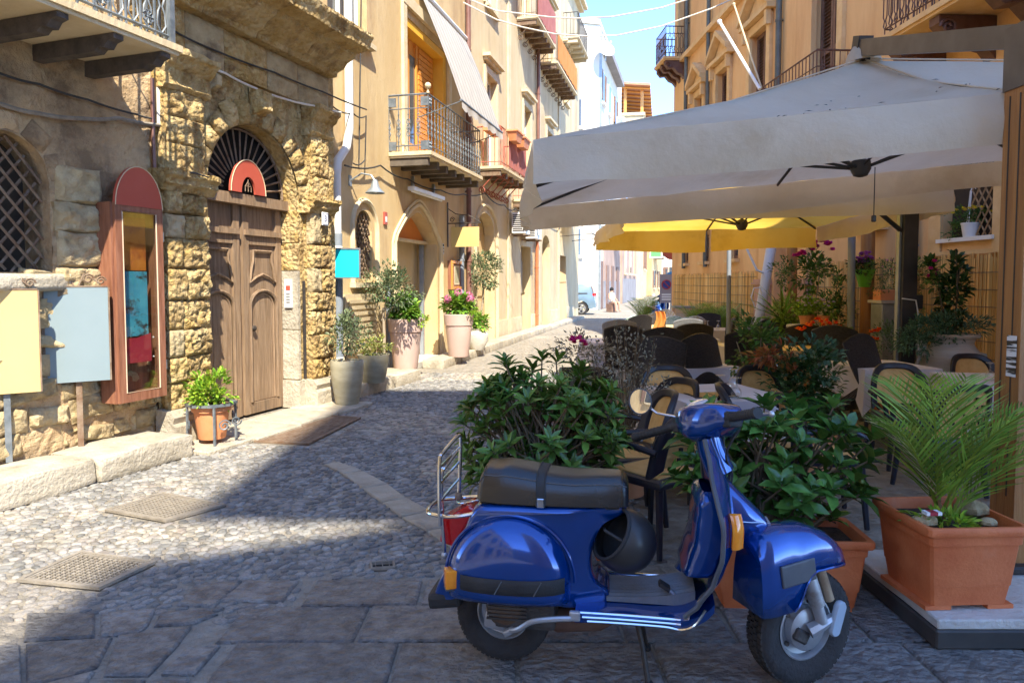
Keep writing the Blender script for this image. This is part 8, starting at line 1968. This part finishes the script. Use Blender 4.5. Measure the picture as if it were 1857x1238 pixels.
# engine, kick lever, stand, exhaust
link('engine_block', beveled('engine_block', M_engine, 0.26, 0.14, 0.16, 0.02, 2), SC, M=TM(0.11, -0.085, 0.20))
MB().lathe([(0.001, 0.035), (0.06, 0.034), (0.085, 0.02), (0.09, 0.0)], 22, M=TM(0.03, -0.125, 0.285) @ RX(R(90))).build('fan_cover', M_engine, SC, smooth=True)
for k in range(6): wb(SC, 'cooling_fin', M_engine, (-0.05 + 0.002 * k, 0.12, -0.165, -0.156, 0.24 + k * 0.016, 0.248 + k * 0.016))
link('gearbox_cover', beveled('gearbox_cover', M_alu, 0.10, 0.05, 0.075, 0.016, 2, smooth=True), SC, M=TM(-0.025, -0.10, 0.175) @ RY(R(8)))
tb('kick_lever', [(0.045, -0.15, 0.195), (0.09, -0.20, 0.225), (0.15, -0.215, 0.268), (0.24, -0.215, 0.285), (0.31, -0.215, 0.292)], 0.011, M_alu)
link('kick_pad', beveled('kick_pad', M_alu, 0.05, 0.03, 0.026, 0.008, 2), SC, M=TM(0.05, -0.155, 0.18) @ RY(R(-30)))
MB().tube([(0.16, 0.0, 0.20), (0.24, -0.02, 0.195), (0.42, -0.03, 0.215), (0.50, -0.03, 0.23)], [0.04, 0.055, 0.05, 0.02], 12).build('exhaust', mat('rusty_exhaust', (0.12, 0.06, 0.04), (0.20, 0.11, 0.075), sc=8, rough=0.8, metal=.2), SC, smooth=True)
for sg in (-1, 1): MB().tube([(0.56, sg * 0.06, 0.30), (0.60, sg * 0.11, 0.15), (0.625, sg * 0.145, 0.012)], [0.012, 0.011, 0.011], 8).build('stand_leg', M_iron, SC); link('stand_foot', beveled('stand_foot', M_rubber_b, 0.035, 0.035, 0.03, 0.008), SC, M=TM(0.627, sg * 0.147, 0.0))
MB().tube([(0.56, -0.06, 0.295), (0.56, 0.06, 0.295)], 0.012, 8).build('stand_bar', M_iron, SC)
wb(SC, 'inner_mudguard', M_rubber_b, (-0.20, 0.36, 0.06, 0.13, 0.26, 0.42))
# helmet hanging under the seat front
hel = thing('helmet', 'matt black open face helmet hanging under the scooter seat', 'helmet', SC.matrix_basis @ Vector((0.0, 0, 0)), 0)
hc = TM(-0.05, 2.95, 0) @ RZ(sc_rz) @ Vector((0.522, -0.085, 0.566)); hel.location = hc
ax = Vector((-0.80, -0.28, 0.52)).normalized(); Mh = ax.to_track_quat('Z', 'Y').to_matrix().to_4x4()
Rr = 0.126; prof = [(Rr * math.sin(R(a)), -Rr * 1.02 * math.cos(R(a))) for a in range(1, 126, 6)]
mb = MB().lathe(prof, 36, M=Mh); mb.build('shell', M_helmet, hel, smooth=True, ang=180)
MB().lathe([((Rr - 0.008) * math.sin(R(a)), -(Rr - 0.008) * math.cos(R(a))) for a in range(1, 126, 8)], 28, M=Mh).build('inner_shell', M_dark, hel, smooth=True)
rr0, zz0 = Rr * math.sin(R(123)), -Rr * 1.02 * math.cos(R(123))
MB().tube([Mh @ Vector((rr0 * math.cos(2 * math.pi * k / 32), rr0 * math.sin(2 * math.pi * k / 32), zz0)) for k in range(32)], 0.008, 8, close=True).build('rim', M_rubber_b, hel, smooth=True)
mb = MB(); mb.grid(lambda u, v: Mh @ Vector(((Rr - 0.03) * math.sin(R(60 + 55 * u)) * math.cos(R(360 * v)), (Rr - 0.03) * math.sin(R(60 + 55 * u)) * math.sin(R(360 * v)), -(Rr - 0.03) * math.cos(R(60 + 55 * u)))), 6, 28); mb.build('liner', M_rubber_b, hel, smooth=True)
tb2 = MB().tube([Mh @ Vector((rr0 * .95, 0, zz0 - .02)), Mh @ Vector((0.03, 0.0, zz0 + 0.05)), Mh @ Vector((-rr0 * .95, 0.0, zz0 - .02))], 0.006, 6).build('strap', M_rubber_b, hel)

# ------------------------------------------------------------------ plants of the terrace
def clay(t, r0, r1, h, m=M_terra2): round_pot(t, [(0.001, 0), (r0, 0), (r0 * 1.03, 0.02), (r1 * 0.96, h * 0.82), (r1 * 1.06, h * 0.83), (r1 * 1.06, h), (r1 * 0.96, h), (r1 * 0.9, h * 0.9)], m, h * 0.9, r1 * 0.91)
r = random.Random(77)
# grey dry shrub
t = potted('grey_shrub', 'silvery grey dry shrub in a pot at the terrace corner left of the mirror', 'potted shrub', (XU(1132, 5.3), 5.3, 0)); clay(t, 0.16, 0.22, 0.4)
tips = []
for _ in range(40):
    v = rvec(r).normalized(); tips.append((v.x * 0.34, v.y * 0.28, 0.85 + v.z * 0.45))
mb = MB()
for p in tips:
    p = Vector(p); b = Vector((r.uniform(-.05, .05), r.uniform(-.05, .05), 0.36)); mid = b.lerp(p, .5) + rvec(r) * .07; pts = cat_rom([b, b.lerp(mid, .5), mid, p], 4); mb.tube(pts, [0.008 * (1 - .8 * i / len(pts)) for i in range(len(pts))], 4)
o = mb.build('branches', M_twig, t, fix=False); o['kind'] = 'stuff'
mb = MB()
for p in tips:
    p = Vector(p)
    for _ in range(26): q = p.lerp(Vector((0, 0, 0.6)), r.random() * .55) + rvec(r) * 0.07; add_leaf(mb, q, rvec(r) + Vector((0, 0, .4)), rvec(r), 0.035 * r.uniform(.6, 1.2), 0.018, small=True)
o = mb.build('foliage', M_sage, t, fix=False); o['kind'] = 'stuff'
# small plants at the street edge of the terrace
t = potted('flower_trough', 'dark trough with grey leaves and pink flowers at the terrace edge', 'planter', (XU(1065, 9.0), 9.0, 0)); link('trough', beveled('trough', M_wick, 0.7, 0.3, 0.5, 0.02), t); wb(t, 'soil', M_soil, (-0.32, 0.32, -0.12, 0.12, 0.5, 0.505))
bush(t, r, (0, 0, 0.72), (0.4, 0.25, 0.25), 26, 20, 0.06, 0.03, M_sage, cr=.3, zmin=.5); flowers(t, r, (-0.15, -0.1, 0.78), (0.16, 0.12, 0.14), 9, 0.06, M_magenta)
t = potted('herb_pot', 'pale green herbs in a low pot at the foot of the pink flowers', 'potted plant', (XU(1032, 8.0), 8.0, 0)); clay(t, 0.14, 0.2, 0.28)
bush(t, r, (0, 0, 0.42), (0.34, 0.25, 0.2), 30, 24, 0.045, 0.02, leafmat('pale_green_leaf', (0.26, 0.36, 0.16), (0.40, 0.50, 0.26)), cr=.3, zmin=.2)
# rose bush and dark bush
t = potted('rose_bush', 'open leafy bush with brown stems behind the upturned glasses', 'potted shrub', (XU(1376, 6.55), 6.55, 0)); clay(t, 0.17, 0.23, 0.42)
bush(t, r, (0.0, 0, 1.0), (0.30, 0.28, 0.30), 34, 14, 0.07, 0.042, M_midg, small=False, cr=.24, zmin=.5)
stems(t, r, (0, 0, 0.38), [(0.2, 0, 1.1), (-0.2, 0, 1.05), (0.0, -.1, 1.2), (0.1, .1, 1.0), (-.1, -.1, .9), (.25, -.1, .85)], 0.014, M_palebark)
t = potted('dark_bush', 'dense dark green bush with brown dead leaves left of the tipped chair', 'potted shrub', (XU(1462, 5.9), 5.9, 0)); clay(t, 0.18, 0.25, 0.4)
bush(t, r, (0, 0, 0.72), (0.33, 0.3, 0.36), 60, 24, 0.06, 0.036, M_darkg, small=False, cr=.24, zmin=.3)
bush(t, r, (0.05, 0, 0.95), (0.30, 0.25, 0.18), 24, 16, 0.06, 0.036, M_blueg, small=False, cr=.24); bush(t, r, (-0.22, 0.02, 0.98), (0.22, 0.16, 0.1), 16, 16, 0.08, 0.03, leafmat('rust_brown_leaf', (0.30, 0.10, 0.03), (0.42, 0.17, 0.06)), name='dead_leaves', cr=.3)
# geraniums, lilac pots, bougainvillea
t = potted('geranium', 'orange red geranium in a wide clay bowl left of the blue grey pole', 'potted plant', (XU(1497, 9.6), 9.7, 0.42)); round_pot(t, [(0.001, 0), (0.14, 0), (0.20, 0.10), (0.26, 0.2), (0.27, 0.24), (0.24, 0.24), (0.23, 0.2)], M_terra2, 0.2, 0.235); wb(t, 'stand', M_terra2, (-0.16, 0.16, -0.16, 0.16, -0.42, -0.002))
bush(t, r, (0, 0, 0.40), (0.42, 0.3, 0.22), 34, 18, 0.07, 0.06, M_midg, cr=.26, zmin=.18); flowers(t, r, (-0.1, -0.15, 0.52), (0.34, 0.2, 0.16), 26, 0.055, M_orangep)
t = potted('bougainvillea', 'tall bougainvillea with magenta flowers reaching the parasol edge', 'potted shrub', (XU(1476, 11.0), 11.0, 0)); clay(t, 0.2, 0.28, 0.5)
stems(t, r, (0, 0, 0.45), [(0.05, 0, 2.0), (-0.2, 0, 1.9), (0.12, .1, 1.8)], 0.018, M_palebark); bush(t, r, (-0.02, 0, 1.75), (0.30, 0.25, 0.36), 30, 16, 0.085, 0.05, M_midg, small=False, cr=.26)
flowers(t, r, (0.05, -.1, 2.08), (0.2, 0.14, 0.16), 18, 0.07, M_magenta); flowers(t, r, (-0.24, -.1, 1.98), (0.14, 0.1, 0.08), 10, 0.07, M_magenta)
t = potted('pot_table', 'round table of potted lilac flowers under the bougainvillea', 'plant table', (XU(1470, 10.4), 10.3, 0)); MB().lathe([(0.001, 0.98), (0.36, 0.98), (0.37, 0.96), (0.36, 0.94), (0.001, 0.94)], 22).build('top', M_whitestone, t, smooth=True, ang=40); MB().lathe([(0.2, 0), (0.24, 0.1), (0.30, 0.5), (0.26, 0.8), (0.12, 0.94)], 18).build('urn_base', M_jar, t, smooth=True)
for k, (x, y) in enumerate(((-0.16, -0.1), (0.1, -0.12), (0.0, 0.15))):
    p = potted('potted_flowers', ('clay pot of lilac flowers on the plant table, left one', 'clay pot of white lilac flowers on the plant table, right one', 'clay pot of lilac flowers at the back of the plant table')[k], 'potted plant', (XU(1470, 10.4) + x, 10.3 + y, 0.982)); clay(p, 0.06, 0.085, 0.14)
    bush(p, r, (0, 0, 0.24), (0.18, 0.16, 0.14), 20, 14, 0.06, 0.035, M_hydr, cr=.3, zmin=.1); flowers(p, r, (0, -.05, 0.26), (0.18, 0.12, 0.13), 10, 0.035, M_lilac)
t = potted('leafy_shrub', 'upright leafy shrub between the bougainvillea and the blue grey pole', 'potted shrub', (XU(1518, 10.6), 10.6, 0)); clay(t, 0.16, 0.22, 0.4); bush(t, r, (0, 0, 1.15), (0.24, 0.24, 0.65), 46, 18, 0.07, 0.04, M_midg, cr=.22, zmin=.4); stems(t, r, (0, 0, .38), [(0, 0, 1.7), (.1, 0, 1.5), (-.1, 0, 1.4)], 0.012)
t = potted('yucca', 'spiky yucca in a dark tall pot beside the slanting mast', 'potted plant', (XU(1420, 11.2), 11.2, 0)); MB().lathe([(0.14, 0), (0.17, 0.7), (0.2, 0.95), (0.17, 0.95), (0.16, 0.9)], 16).build('pot', M_wick, t, smooth=True, ang=40)
mb = MB()
for k in range(46):
    a = r.random() * 6.28; el = r.uniform(0.3, 1.5); d = Vector((math.cos(a) * math.cos(el), math.sin(a) * math.cos(el), math.sin(el))); add_leaf(mb, Vector((0, 0, 0.95)), d, Vector((0, 0, 1)), r.uniform(.4, .85), 0.045, curl=.25)
mb.build('blades', M_hydr, t, fix=False); bush(t, r, (0.05, -0.1, 1.15), (0.34, 0.25, 0.22), 26, 16, 0.08, 0.04, leafmat('lime_leaf', (0.30, 0.38, 0.06), (0.44, 0.52, 0.12)), cr=.3)
bush(t, r, (0.05, 0.15, 1.75), (0.18, 0.2, 0.25), 20, 18, 0.06, 0.03, M_midg, cr=.3, name='upper_foliage')
t = potted('grey_barrel_planter', 'pale metal bucket planter with lime leaves beside the yucca', 'potted plant', (XU(1443, 11.0), 10.9, 0)); MB().lathe([(0.15, 0), (0.2, 0.8), (0.18, 0.8), (0.16, 0.75)], 16).build('bucket', M_zinc, t, smooth=True, ang=40); MB().lathe([(0.001, .77), (.17, .76)], 16).build('soil', M_soil, t); bush(t, r, (0, 0, 0.95), (0.3, 0.25, 0.2), 22, 16, 0.07, 0.04, M_hydr, cr=.3, zmin=.75)
# hanging green pot, flower box on the grey cupboard, second geranium
p = D(1568, 500, 10.05)
t = potted('hanging_pot', 'bright green hanging pot of purple flowers on the timber pole', 'hanging pot', p); MB().lathe([(0.001, -0.16), (0.07, -0.16), (0.13, 0.06), (0.14, 0.06), (0.14, 0.09), (0.12, 0.09), (0.11, 0.05)], 18).build('pot', mat('lime_green_plastic', (0.12, 0.42, 0.02), (0.15, 0.48, 0.03), sc=3, rough=0.4), t, smooth=True, ang=40)
bush(t, r, (0, 0, 0.14), (0.2, 0.18, 0.12), 20, 14, 0.07, 0.04, M_darkg, cr=.3); flowers(t, r, (0, -.03, 0.17), (0.17, 0.15, 0.15), 22, 0.05, M_purple); MB().tube([(0.12, 0.0, 0.08), (0.14, 0.12, 0.3)], 0.006, 5).build('hook', M_iron, t)
t = thing('grey_cupboard', 'pale grey metal cupboard against the reed fence left of the black mast', 'cupboard', (XU(1614, 9.6), 9.55, 0)); link('case', beveled('case', M_zinc, 0.42, 0.3, 1.32, 0.01), t); wb(t, 'door', M_zinc, (-0.19, 0.19, -0.158, -0.151, 0.06, 1.26)); wb(t, 'top', M_whitestone, (-0.24, 0.24, -0.18, 0.18, 1.322, 1.36)); MB().ball((0.14, -0.165, 0.7), 0.015, 8, 6).build('handle', M_iron, t)
t = potted('flower_box', 'bushy box of small red flowers on top of the grey cupboard', 'flower box', (XU(1612, 9.6), 9.5, 1.362)); wb(t, 'trough', M_terra2, (-0.22, 0.22, -0.1, 0.1, 0, 0.14))
bush(t, r, (0, 0, 0.30), (0.36, 0.24, 0.26), 40, 22, 0.045, 0.016, M_midg, cr=.28, zmin=.05); flowers(t, r, (0, -.08, 0.40), (0.32, 0.2, 0.2), 22, 0.025, M_pink)
t = potted('potted_shrub', 'feathery green plant with orange flowers in a clay bowl before the cupboard', 'potted plant', (XU(1610, 8.9), 8.85, 0)); clay(t, 0.18, 0.25, 0.6); bush(t, r, (0, 0, 0.82), (0.28, 0.25, 0.28), 40, 22, 0.05, 0.018, M_blueg, cr=.28, zmin=.5); flowers(t, r, (-0.22, -.1, 0.85), (0.08, 0.1, 0.2), 7, 0.05, M_orangep)
t = potted('climbing_vine', 'thin brown leaved vine in a narrow pot behind the black mast', 'potted plant', (XU(1664, 9.0), 9.1, 0)); clay(t, 0.14, 0.18, 0.3); bush(t, r, (0, 0, 1.15), (0.12, 0.14, 0.8), 34, 16, 0.05, 0.03, M_midg, cr=.2, zmin=.3); bush(t, r, (0, 0, 1.5), (0.12, 0.12, 0.4), 20, 12, 0.05, 0.03, M_palmdry, cr=.2, name='dry_leaves'); stems(t, r, (0, 0, .28), [(0, 0, 1.9), (.05, 0, 1.6)], 0.008)
# the big jar
t = potted('earthenware_jar', 'big banded earthenware jar with a trailing shrub before the reed fence', 'jar planter', (XU(1730, 7.75), 7.75, 0))
round_pot(t, [(0.001, 0), (0.15, 0.0), (0.20, 0.10), (0.27, 0.35), (0.31, 0.58), (0.315, 0.70), (0.28, 0.82), (0.215, 0.90), (0.20, 0.94), (0.22, 0.985), (0.255, 1.0), (0.265, 1.02), (0.25, 1.04), (0.21, 1.03), (0.19, 0.98)], M_jar, 1.0, 0.20, 36)
for sg in (-1, 1): MB().tube([(sg * 0.27, 0, 0.82), (sg * 0.36, 0, 0.80), (sg * 0.385, 0, 0.70), (sg * 0.34, 0, 0.60)], 0.022, 8).build('handle', M_jar, t, smooth=True)
bush(t, r, (-0.05, -0.02, 1.12), (0.42, 0.28, 0.16), 50, 26, 0.06, 0.022, M_blueg, cr=.26); bush(t, r, (-0.42, -0.05, 1.0), (0.22, 0.22, 0.22), 34, 24, 0.05, 0.02, M_blueg, cr=.26, name='trailing_foliage')
bush(t, r, (0.0, 0.05, 1.50), (0.16, 0.16, 0.48), 40, 13, 0.09, 0.05, M_darkg, small=False, cr=.22); bush(t, r, (-0.25, 0.0, 1.65), (0.16, 0.12, 0.2), 14, 10, 0.08, 0.045, M_midg, small=False, cr=.22, name='side_shoot'); stems(t, r, (0, 0, 1.0), [(0, 0, 1.95), (-.2, 0, 1.7), (0.05, 0, 1.8)], 0.012, M_twig); flowers(t, r, (-0.28, -.1, 1.62), (0.14, 0.1, 0.2), 6, 0.045, M_magenta)
# window pot
s_, z_ = WR.at(1752, 428, -0.05)
t = potted('window_pot', 'white pot of yellow flowers on the lattice window sill', 'potted plant', WR.W(8.62, -0.02, 2.15)); MB().lathe([(0.001, 0), (0.075, 0.0), (0.10, 0.15), (0.105, 0.15), (0.105, 0.17), (0.09, 0.17), (0.085, 0.14)], 18).build('pot', M_whitepaint, t, smooth=True, ang=40)
bush(t, r, (0, 0, 0.24), (0.28, 0.3, 0.10), 26, 16, 0.06, 0.03, M_midg, cr=.28); bush(t, r, (0.0, 0.3, 0.08), (0.14, 0.14, 0.14), 14, 12, 0.05, 0.025, M_midg, cr=.28, name='trailing_foliage'); flowers(t, r, (0, 0, 0.27), (0.28, 0.3, 0.09), 30, 0.035, M_yellowp)
MB().tube([(0.02, 0.1, 0.16), (0.0, 0.02, 0.55), (0.02, 0.0, 0.62), (0.05, 0.0, 0.58)], 0.007, 5).build('hanger', M_whitepaint, t); MB().tube([(-0.06, -0.06, 0.16), (0.0, 0.0, 0.55)], 0.005, 5).build('hanger', M_whitepaint, t)
# far palms and barrel
for k, (u, Y, s) in enumerate(((1266, 17.0, 1.3), (1310, 16.0, 1.4), (1168, 21.0, 1.3))):
    palm(('sunlit potted palm before the far reed fence, left of two', 'sunlit potted palm before the far reed fence beside the grey pole', 'small bright palm in front of the far navy scooter')[k], (XU(u, Y), Y, 0), 0.45, 0.4, 12, 20 + k, 0.62 * s)
t = thing('wooden_crate_counter', 'pale wooden counter at the far end of the reed fence', 'counter', (XU(1243, 19.5), 19.5, 0)); 
for k in range(6): wb(t, 'plank', M_clothb if k % 2 else M_trim, (-0.32, 0.32, -0.25, -0.22, 0.06 + 0.14 * k, 0.19 + 0.14 * k))
wb(t, 'case', M_brownwall, (-0.3, 0.3, -0.219, 0.25, 0, 0.9)); wb(t, 'counter_top', M_zinc, (-0.36, 0.36, -0.28, 0.28, 0.902, 0.95))
# ------------------------------------------------------------------ far street: car, scooter, signs, person
def extrude_profile(prof, ws, M=None):
    mb = MB(); n = len(prof)
    for y, k in ws:
        cx_ = sum(p[0] for p in prof) / n; cz_ = sum(p[1] for p in prof) / n
        for x, z in prof: mb.v.append(Vector((cx_ + (x - cx_) * (1 - .02 * (1 - k)), y, cz_ + (z - cz_) * k if z > 0.7 else z)))
    for i in range(len(ws) - 1):
        for j in range(n): mb.f.append((i * n + j, i * n + (j + 1) % n, (i + 1) * n + (j + 1) % n, (i + 1) * n + j))
    mb.f.append(tuple(range(n))); mb.f.append(tuple((len(ws) - 1) * n + j for j in range(n))); return mb
M_carp = mat('pale_blue_car_paint', (0.20, 0.30, 0.40), (0.22, 0.33, 0.43), sc=2, rough=0.3, metal=0.4, coat=0.8)
CAR = thing('parked_car', 'pale blue hatchback half hidden behind the corner of the cream house', 'car', (2.45, 36.0, 0), R(170))
arch = lambda c, r_: [(c + r_ * math.cos(math.pi * k / 8), 0.32 + r_ * math.sin(math.pi * k / 8)) for k in range(9)]
prof = [(-1.80, 0.36), (-1.84, 0.60), (-1.80, 0.88), (-1.70, 0.98), (-1.62, 1.30), (-1.50, 1.48), (-1.2, 1.54), (0.1, 1.52), (0.45, 1.40), (0.95, 0.98), (1.55, 0.88), (1.78, 0.72), (1.82, 0.40), (1.60, 0.28)] + arch(1.18, 0.36) + [(0.7, 0.24), (-0.7, 0.24)] + arch(-1.15, 0.36) + [(-1.62, 0.28)]
o = extrude_profile(prof, [(-0.80, 0.90), (-0.78, 0.955), (-0.68, 0.99), (0, 1.0), (0.68, 0.99), (0.78, 0.955), (0.80, 0.90)]).build('body', M_carp, CAR, smooth=True, ang=40)
for sg in (-1, 1):
    for q in ([(-1.45, 1.02), (-1.38, 1.36), (-0.95, 1.40), (-0.95, 1.0)], [(-0.88, 1.0), (-0.88, 1.40), (0.0, 1.38), (0.0, 0.98)], [(0.08, 0.98), (0.08, 1.37), (0.30, 1.33), (0.72, 0.98)]):
        mb = MB(); mb.add([Vector((x, sg * (0.805 - (z - 1.0) * .06), z)) for x, z in q] + [Vector((x, sg * 0.78, z)) for x, z in q], [(0, 1, 2, 3), (7, 6, 5, 4)] + [(i, (i + 1) % 4, 4 + (i + 1) % 4, 4 + i) for i in range(4)]); mb.build('side_window', M_pane, CAR)
    for x in (1.18, -1.15):
        w = MB().lathe([(0.30, -0.1), (0.31, -0.08), (0.31, 0.08), (0.30, 0.1), (0.21, 0.1), (0.21, -0.1), (0.30, -0.1)], 24, M=TM(x, sg * 0.72, 0.31) @ RX(R(90))).build('wheel', M_tyre, CAR, smooth=True, ang=40)
        mb = MB()
        for k in range(5): a = k * 2 * math.pi / 5; mb.box(-0.03, 0.03, 0.0, 0.21, -0.01, 0.01, TM(x, sg * 0.81, 0.31) @ RX(R(90)) @ RZ(a))
        mb.lathe([(0.001, 0.0), (0.06, 0.0)], 12, M=TM(x, sg * 0.822, 0.31) @ RX(R(90))); mb.lathe([(0.19, 0), (0.215, 0)], 24, M=TM(x, sg * 0.822, 0.31) @ RX(R(90))); mb.build('rim', M_alu, w)
    link('tail_light', beveled('tail_light', M_redlens, 0.10, 0.10, 0.34, 0.02, 2), CAR, M=TM(-1.74, sg * 0.72, 0.72)); link('head_light', beveled('head_light', M_whitepaint, 0.14, 0.26, 0.14, 0.03, 2), CAR, M=TM(1.72, sg * 0.58, 0.62))
    wb(CAR, 'door_handle', M_carp, (-0.75, -0.6, sg * 0.81 - 0.012, sg * 0.81 + 0.012, 0.90, 0.93)); link('wing_mirror', beveled('wing_mirror', M_carp, 0.12, 0.16, 0.12, 0.03, 2), CAR, M=TM(0.55, sg * 0.88, 0.98))
mb = MB(); mb.add([Vector((-1.715, -0.6, 1.0)), Vector((-1.715, 0.6, 1.0)), Vector((-1.60, 0.52, 1.40)), Vector((-1.60, -0.52, 1.40))], [(0, 1, 2, 3)]); mb.build('rear_window', M_pane, CAR); wb(CAR, 'number_plate', M_whitepaint, (-1.86, -1.845, -0.26, 0.26, 0.62, 0.73)); link('rear_bumper', beveled('rear_bumper', M_carp, 0.12, 1.5, 0.26, 0.03, 2), CAR, M=TM(-1.80, 0, 0.34))
copy_thing(SC, (XU(1188, 29), 29.0, 0), R(60), 'small dark navy scooter parked far down the street')
fs = thing('parking_sign', 'square no parking sign with a red ring far down the street', 'road sign', (XU(1208, 26), 26.0, 0))
MB().tube([(0, 0.03, 0), (0, 0.03, 2.1)], 0.03, 8).build('pole', M_zinc, fs); M_navy = mat('sign_blue', (0.04, 0.06, 0.28), rough=0.4)
M_greyp = mat('sign_grey', (0.30, 0.27, 0.30), rough=0.5)
wb(fs, 'panel', M_greyp, (-0.24, 0.24, -0.02, 0.0, 0.85, 1.9)); MB().lathe([(0.001, 0), (0.15, 0)], 20, M=TM(0, -0.024, 1.52) @ RX(R(90))).build('blue_disc', M_navy, fs); MB().tube([(0.16 * math.cos(k * .314), -0.028, 1.52 + 0.16 * math.sin(k * .314)) for k in range(20)], 0.022, 5, close=True).build('red_ring', M_pred, fs); MB().tube([(-0.11, -0.028, 1.63), (0.11, -0.028, 1.41)], 0.02, 5).build('red_bar', M_pred, fs)
for k in range(3): wb(fs, 'text_line', M_whitepaint, (-0.17, 0.17, -0.024, -0.021, 0.95 + k * 0.09, 1.0 + k * 0.09))
fs = thing('arrow_sign', 'round blue arrow sign beside the no parking sign', 'road sign', (XU(1217, 27), 27.0, 0)); MB().tube([(0, 0.02, 0), (0, 0.02, 2.0)], 0.03, 8).build('pole', M_zinc, fs)
MB().lathe([(0.001, 0.0), (0.26, 0.0), (0.26, -0.02)], 24, M=TM(0, -0.02, 1.75) @ RX(R(90))).build('disc', mat('bright_sign_blue', (0.05, 0.28, 0.60), rough=0.4), fs); mb = MB(); mb.box(-0.16, 0.04, -0.03, -0.026, 1.71, 1.79); mb.add([Vector((0.03, -0.029, 1.63)), Vector((0.18, -0.029, 1.75)), Vector((0.03, -0.029, 1.87))], [(0, 1, 2)]); mb.build('arrow', M_whitepaint, fs)
fs = thing('no_entry_sign', 'round red and white no entry sign on a pole at the fence corner', 'road sign', (XU(1223, 22.6), 22.6, 0)); MB().tube([(0, 0.03, 0), (0, 0.03, 3.0)], 0.035, 8).build('pole', M_brownwall, fs)
MB().lathe([(0.001, 0.0), (0.30, 0.0), (0.30, -0.02)], 24, M=TM(-0.1, -0.02, 2.62) @ RX(R(90))).build('disc', M_red, fs); wb(fs, 'white_bar', M_whitepaint, (-0.32, 0.12, -0.03, -0.022, 2.56, 2.68))
fs = thing('hanging_lantern', 'small green and cream hanging shop sign far down the street', 'sign', (XU(1188, 48), 48.0, 3.2)); link('box', beveled('box', M_cw, 0.9, 0.2, 0.9, 0.04), fs); wb(fs, 'green_panel', mat('sign_green', (0.10, 0.42, 0.10), rough=0.5), (-0.34, 0.34, -0.11, -0.102, 0.15, 0.5)); wb(fs, 'cream_panel', M_whitepaint, (-0.34, 0.34, -0.11, -0.102, 0.55, 0.8)); MB().tube([(-2.4, 0, 1.1), (0.4, 0, 1.1)], 0.04, 6).tube([(0, 0, 0.88), (0, 0, 1.1)], 0.03, 6).build('bracket', M_iron, fs)
# seated person far away by the white house
PR = thing('person', 'tiny seated person in a white top by the far wall', 'person', (XU(1109, 38.5), 38.5, 0), R(40))
vs_ = [(0, 0, 0.52), (0, 0.02, 0.75), (0, 0.02, 0.98), (0, 0, 1.06), (0, -0.02, 1.17), (0, -0.02, 1.27), (0.18, 0, 0.96), (0.24, -0.05, 0.72), (0.18, -0.28, 0.60), (-0.18, 0, 0.96), (-0.24, -0.05, 0.72), (-0.18, -0.28, 0.60), (0.10, -0.02, 0.50), (0.13, -0.42, 0.52), (0.13, -0.45, 0.08), (0.13, -0.58, 0.04), (-0.10, -0.02, 0.50), (-0.13, -0.42, 0.52), (-0.13, -0.45, 0.08), (-0.13, -0.58, 0.04)]
es_ = [(0, 1), (1, 2), (2, 3), (3, 4), (4, 5), (2, 6), (6, 7), (7, 8), (2, 9), (9, 10), (10, 11), (0, 12), (12, 13), (13, 14), (14, 15), (0, 16), (16, 17), (17, 18), (18, 19)]
rad_ = [.15, .14, .15, .06, .10, .08, .07, .05, .035, .07, .05, .035, .10, .075, .05, .04, .10, .075, .05, .04]
me = bpy.data.meshes.new('body'); me.from_pydata(vs_, es_, []); M_skin = mat('skin', (0.48, 0.28, 0.19), rough=0.6); me.materials.append(M_skin)
bo = link('body', me, PR); sk_ = bo.modifiers.new('skin', 'SKIN')
for i, v in enumerate(me.skin_vertices[0].data): v.radius = (rad_[i], rad_[i]); v.use_root = (i == 0)
sb = bo.modifiers.new('sub', 'SUBSURF'); sb.levels = sb.render_levels = 1
MB().lathe([(0.165, 0.55), (0.16, 0.75), (0.175, 0.95), (0.10, 1.03), (0.065, 1.05)], 12, M=Matrix.Diagonal((1.15, 0.95, 1, 1))).build('shirt', M_whitepaint, PR, smooth=True)
MB().ball((0, 0.0, 1.22), 0.115, 10, 8, (0.95, 1.05, 1.05)).build('hair', M_dark, PR, smooth=True)
wb(PR, 'stool', M_louvre, (-0.2, 0.2, -0.2, 0.2, 0.0, 0.44))
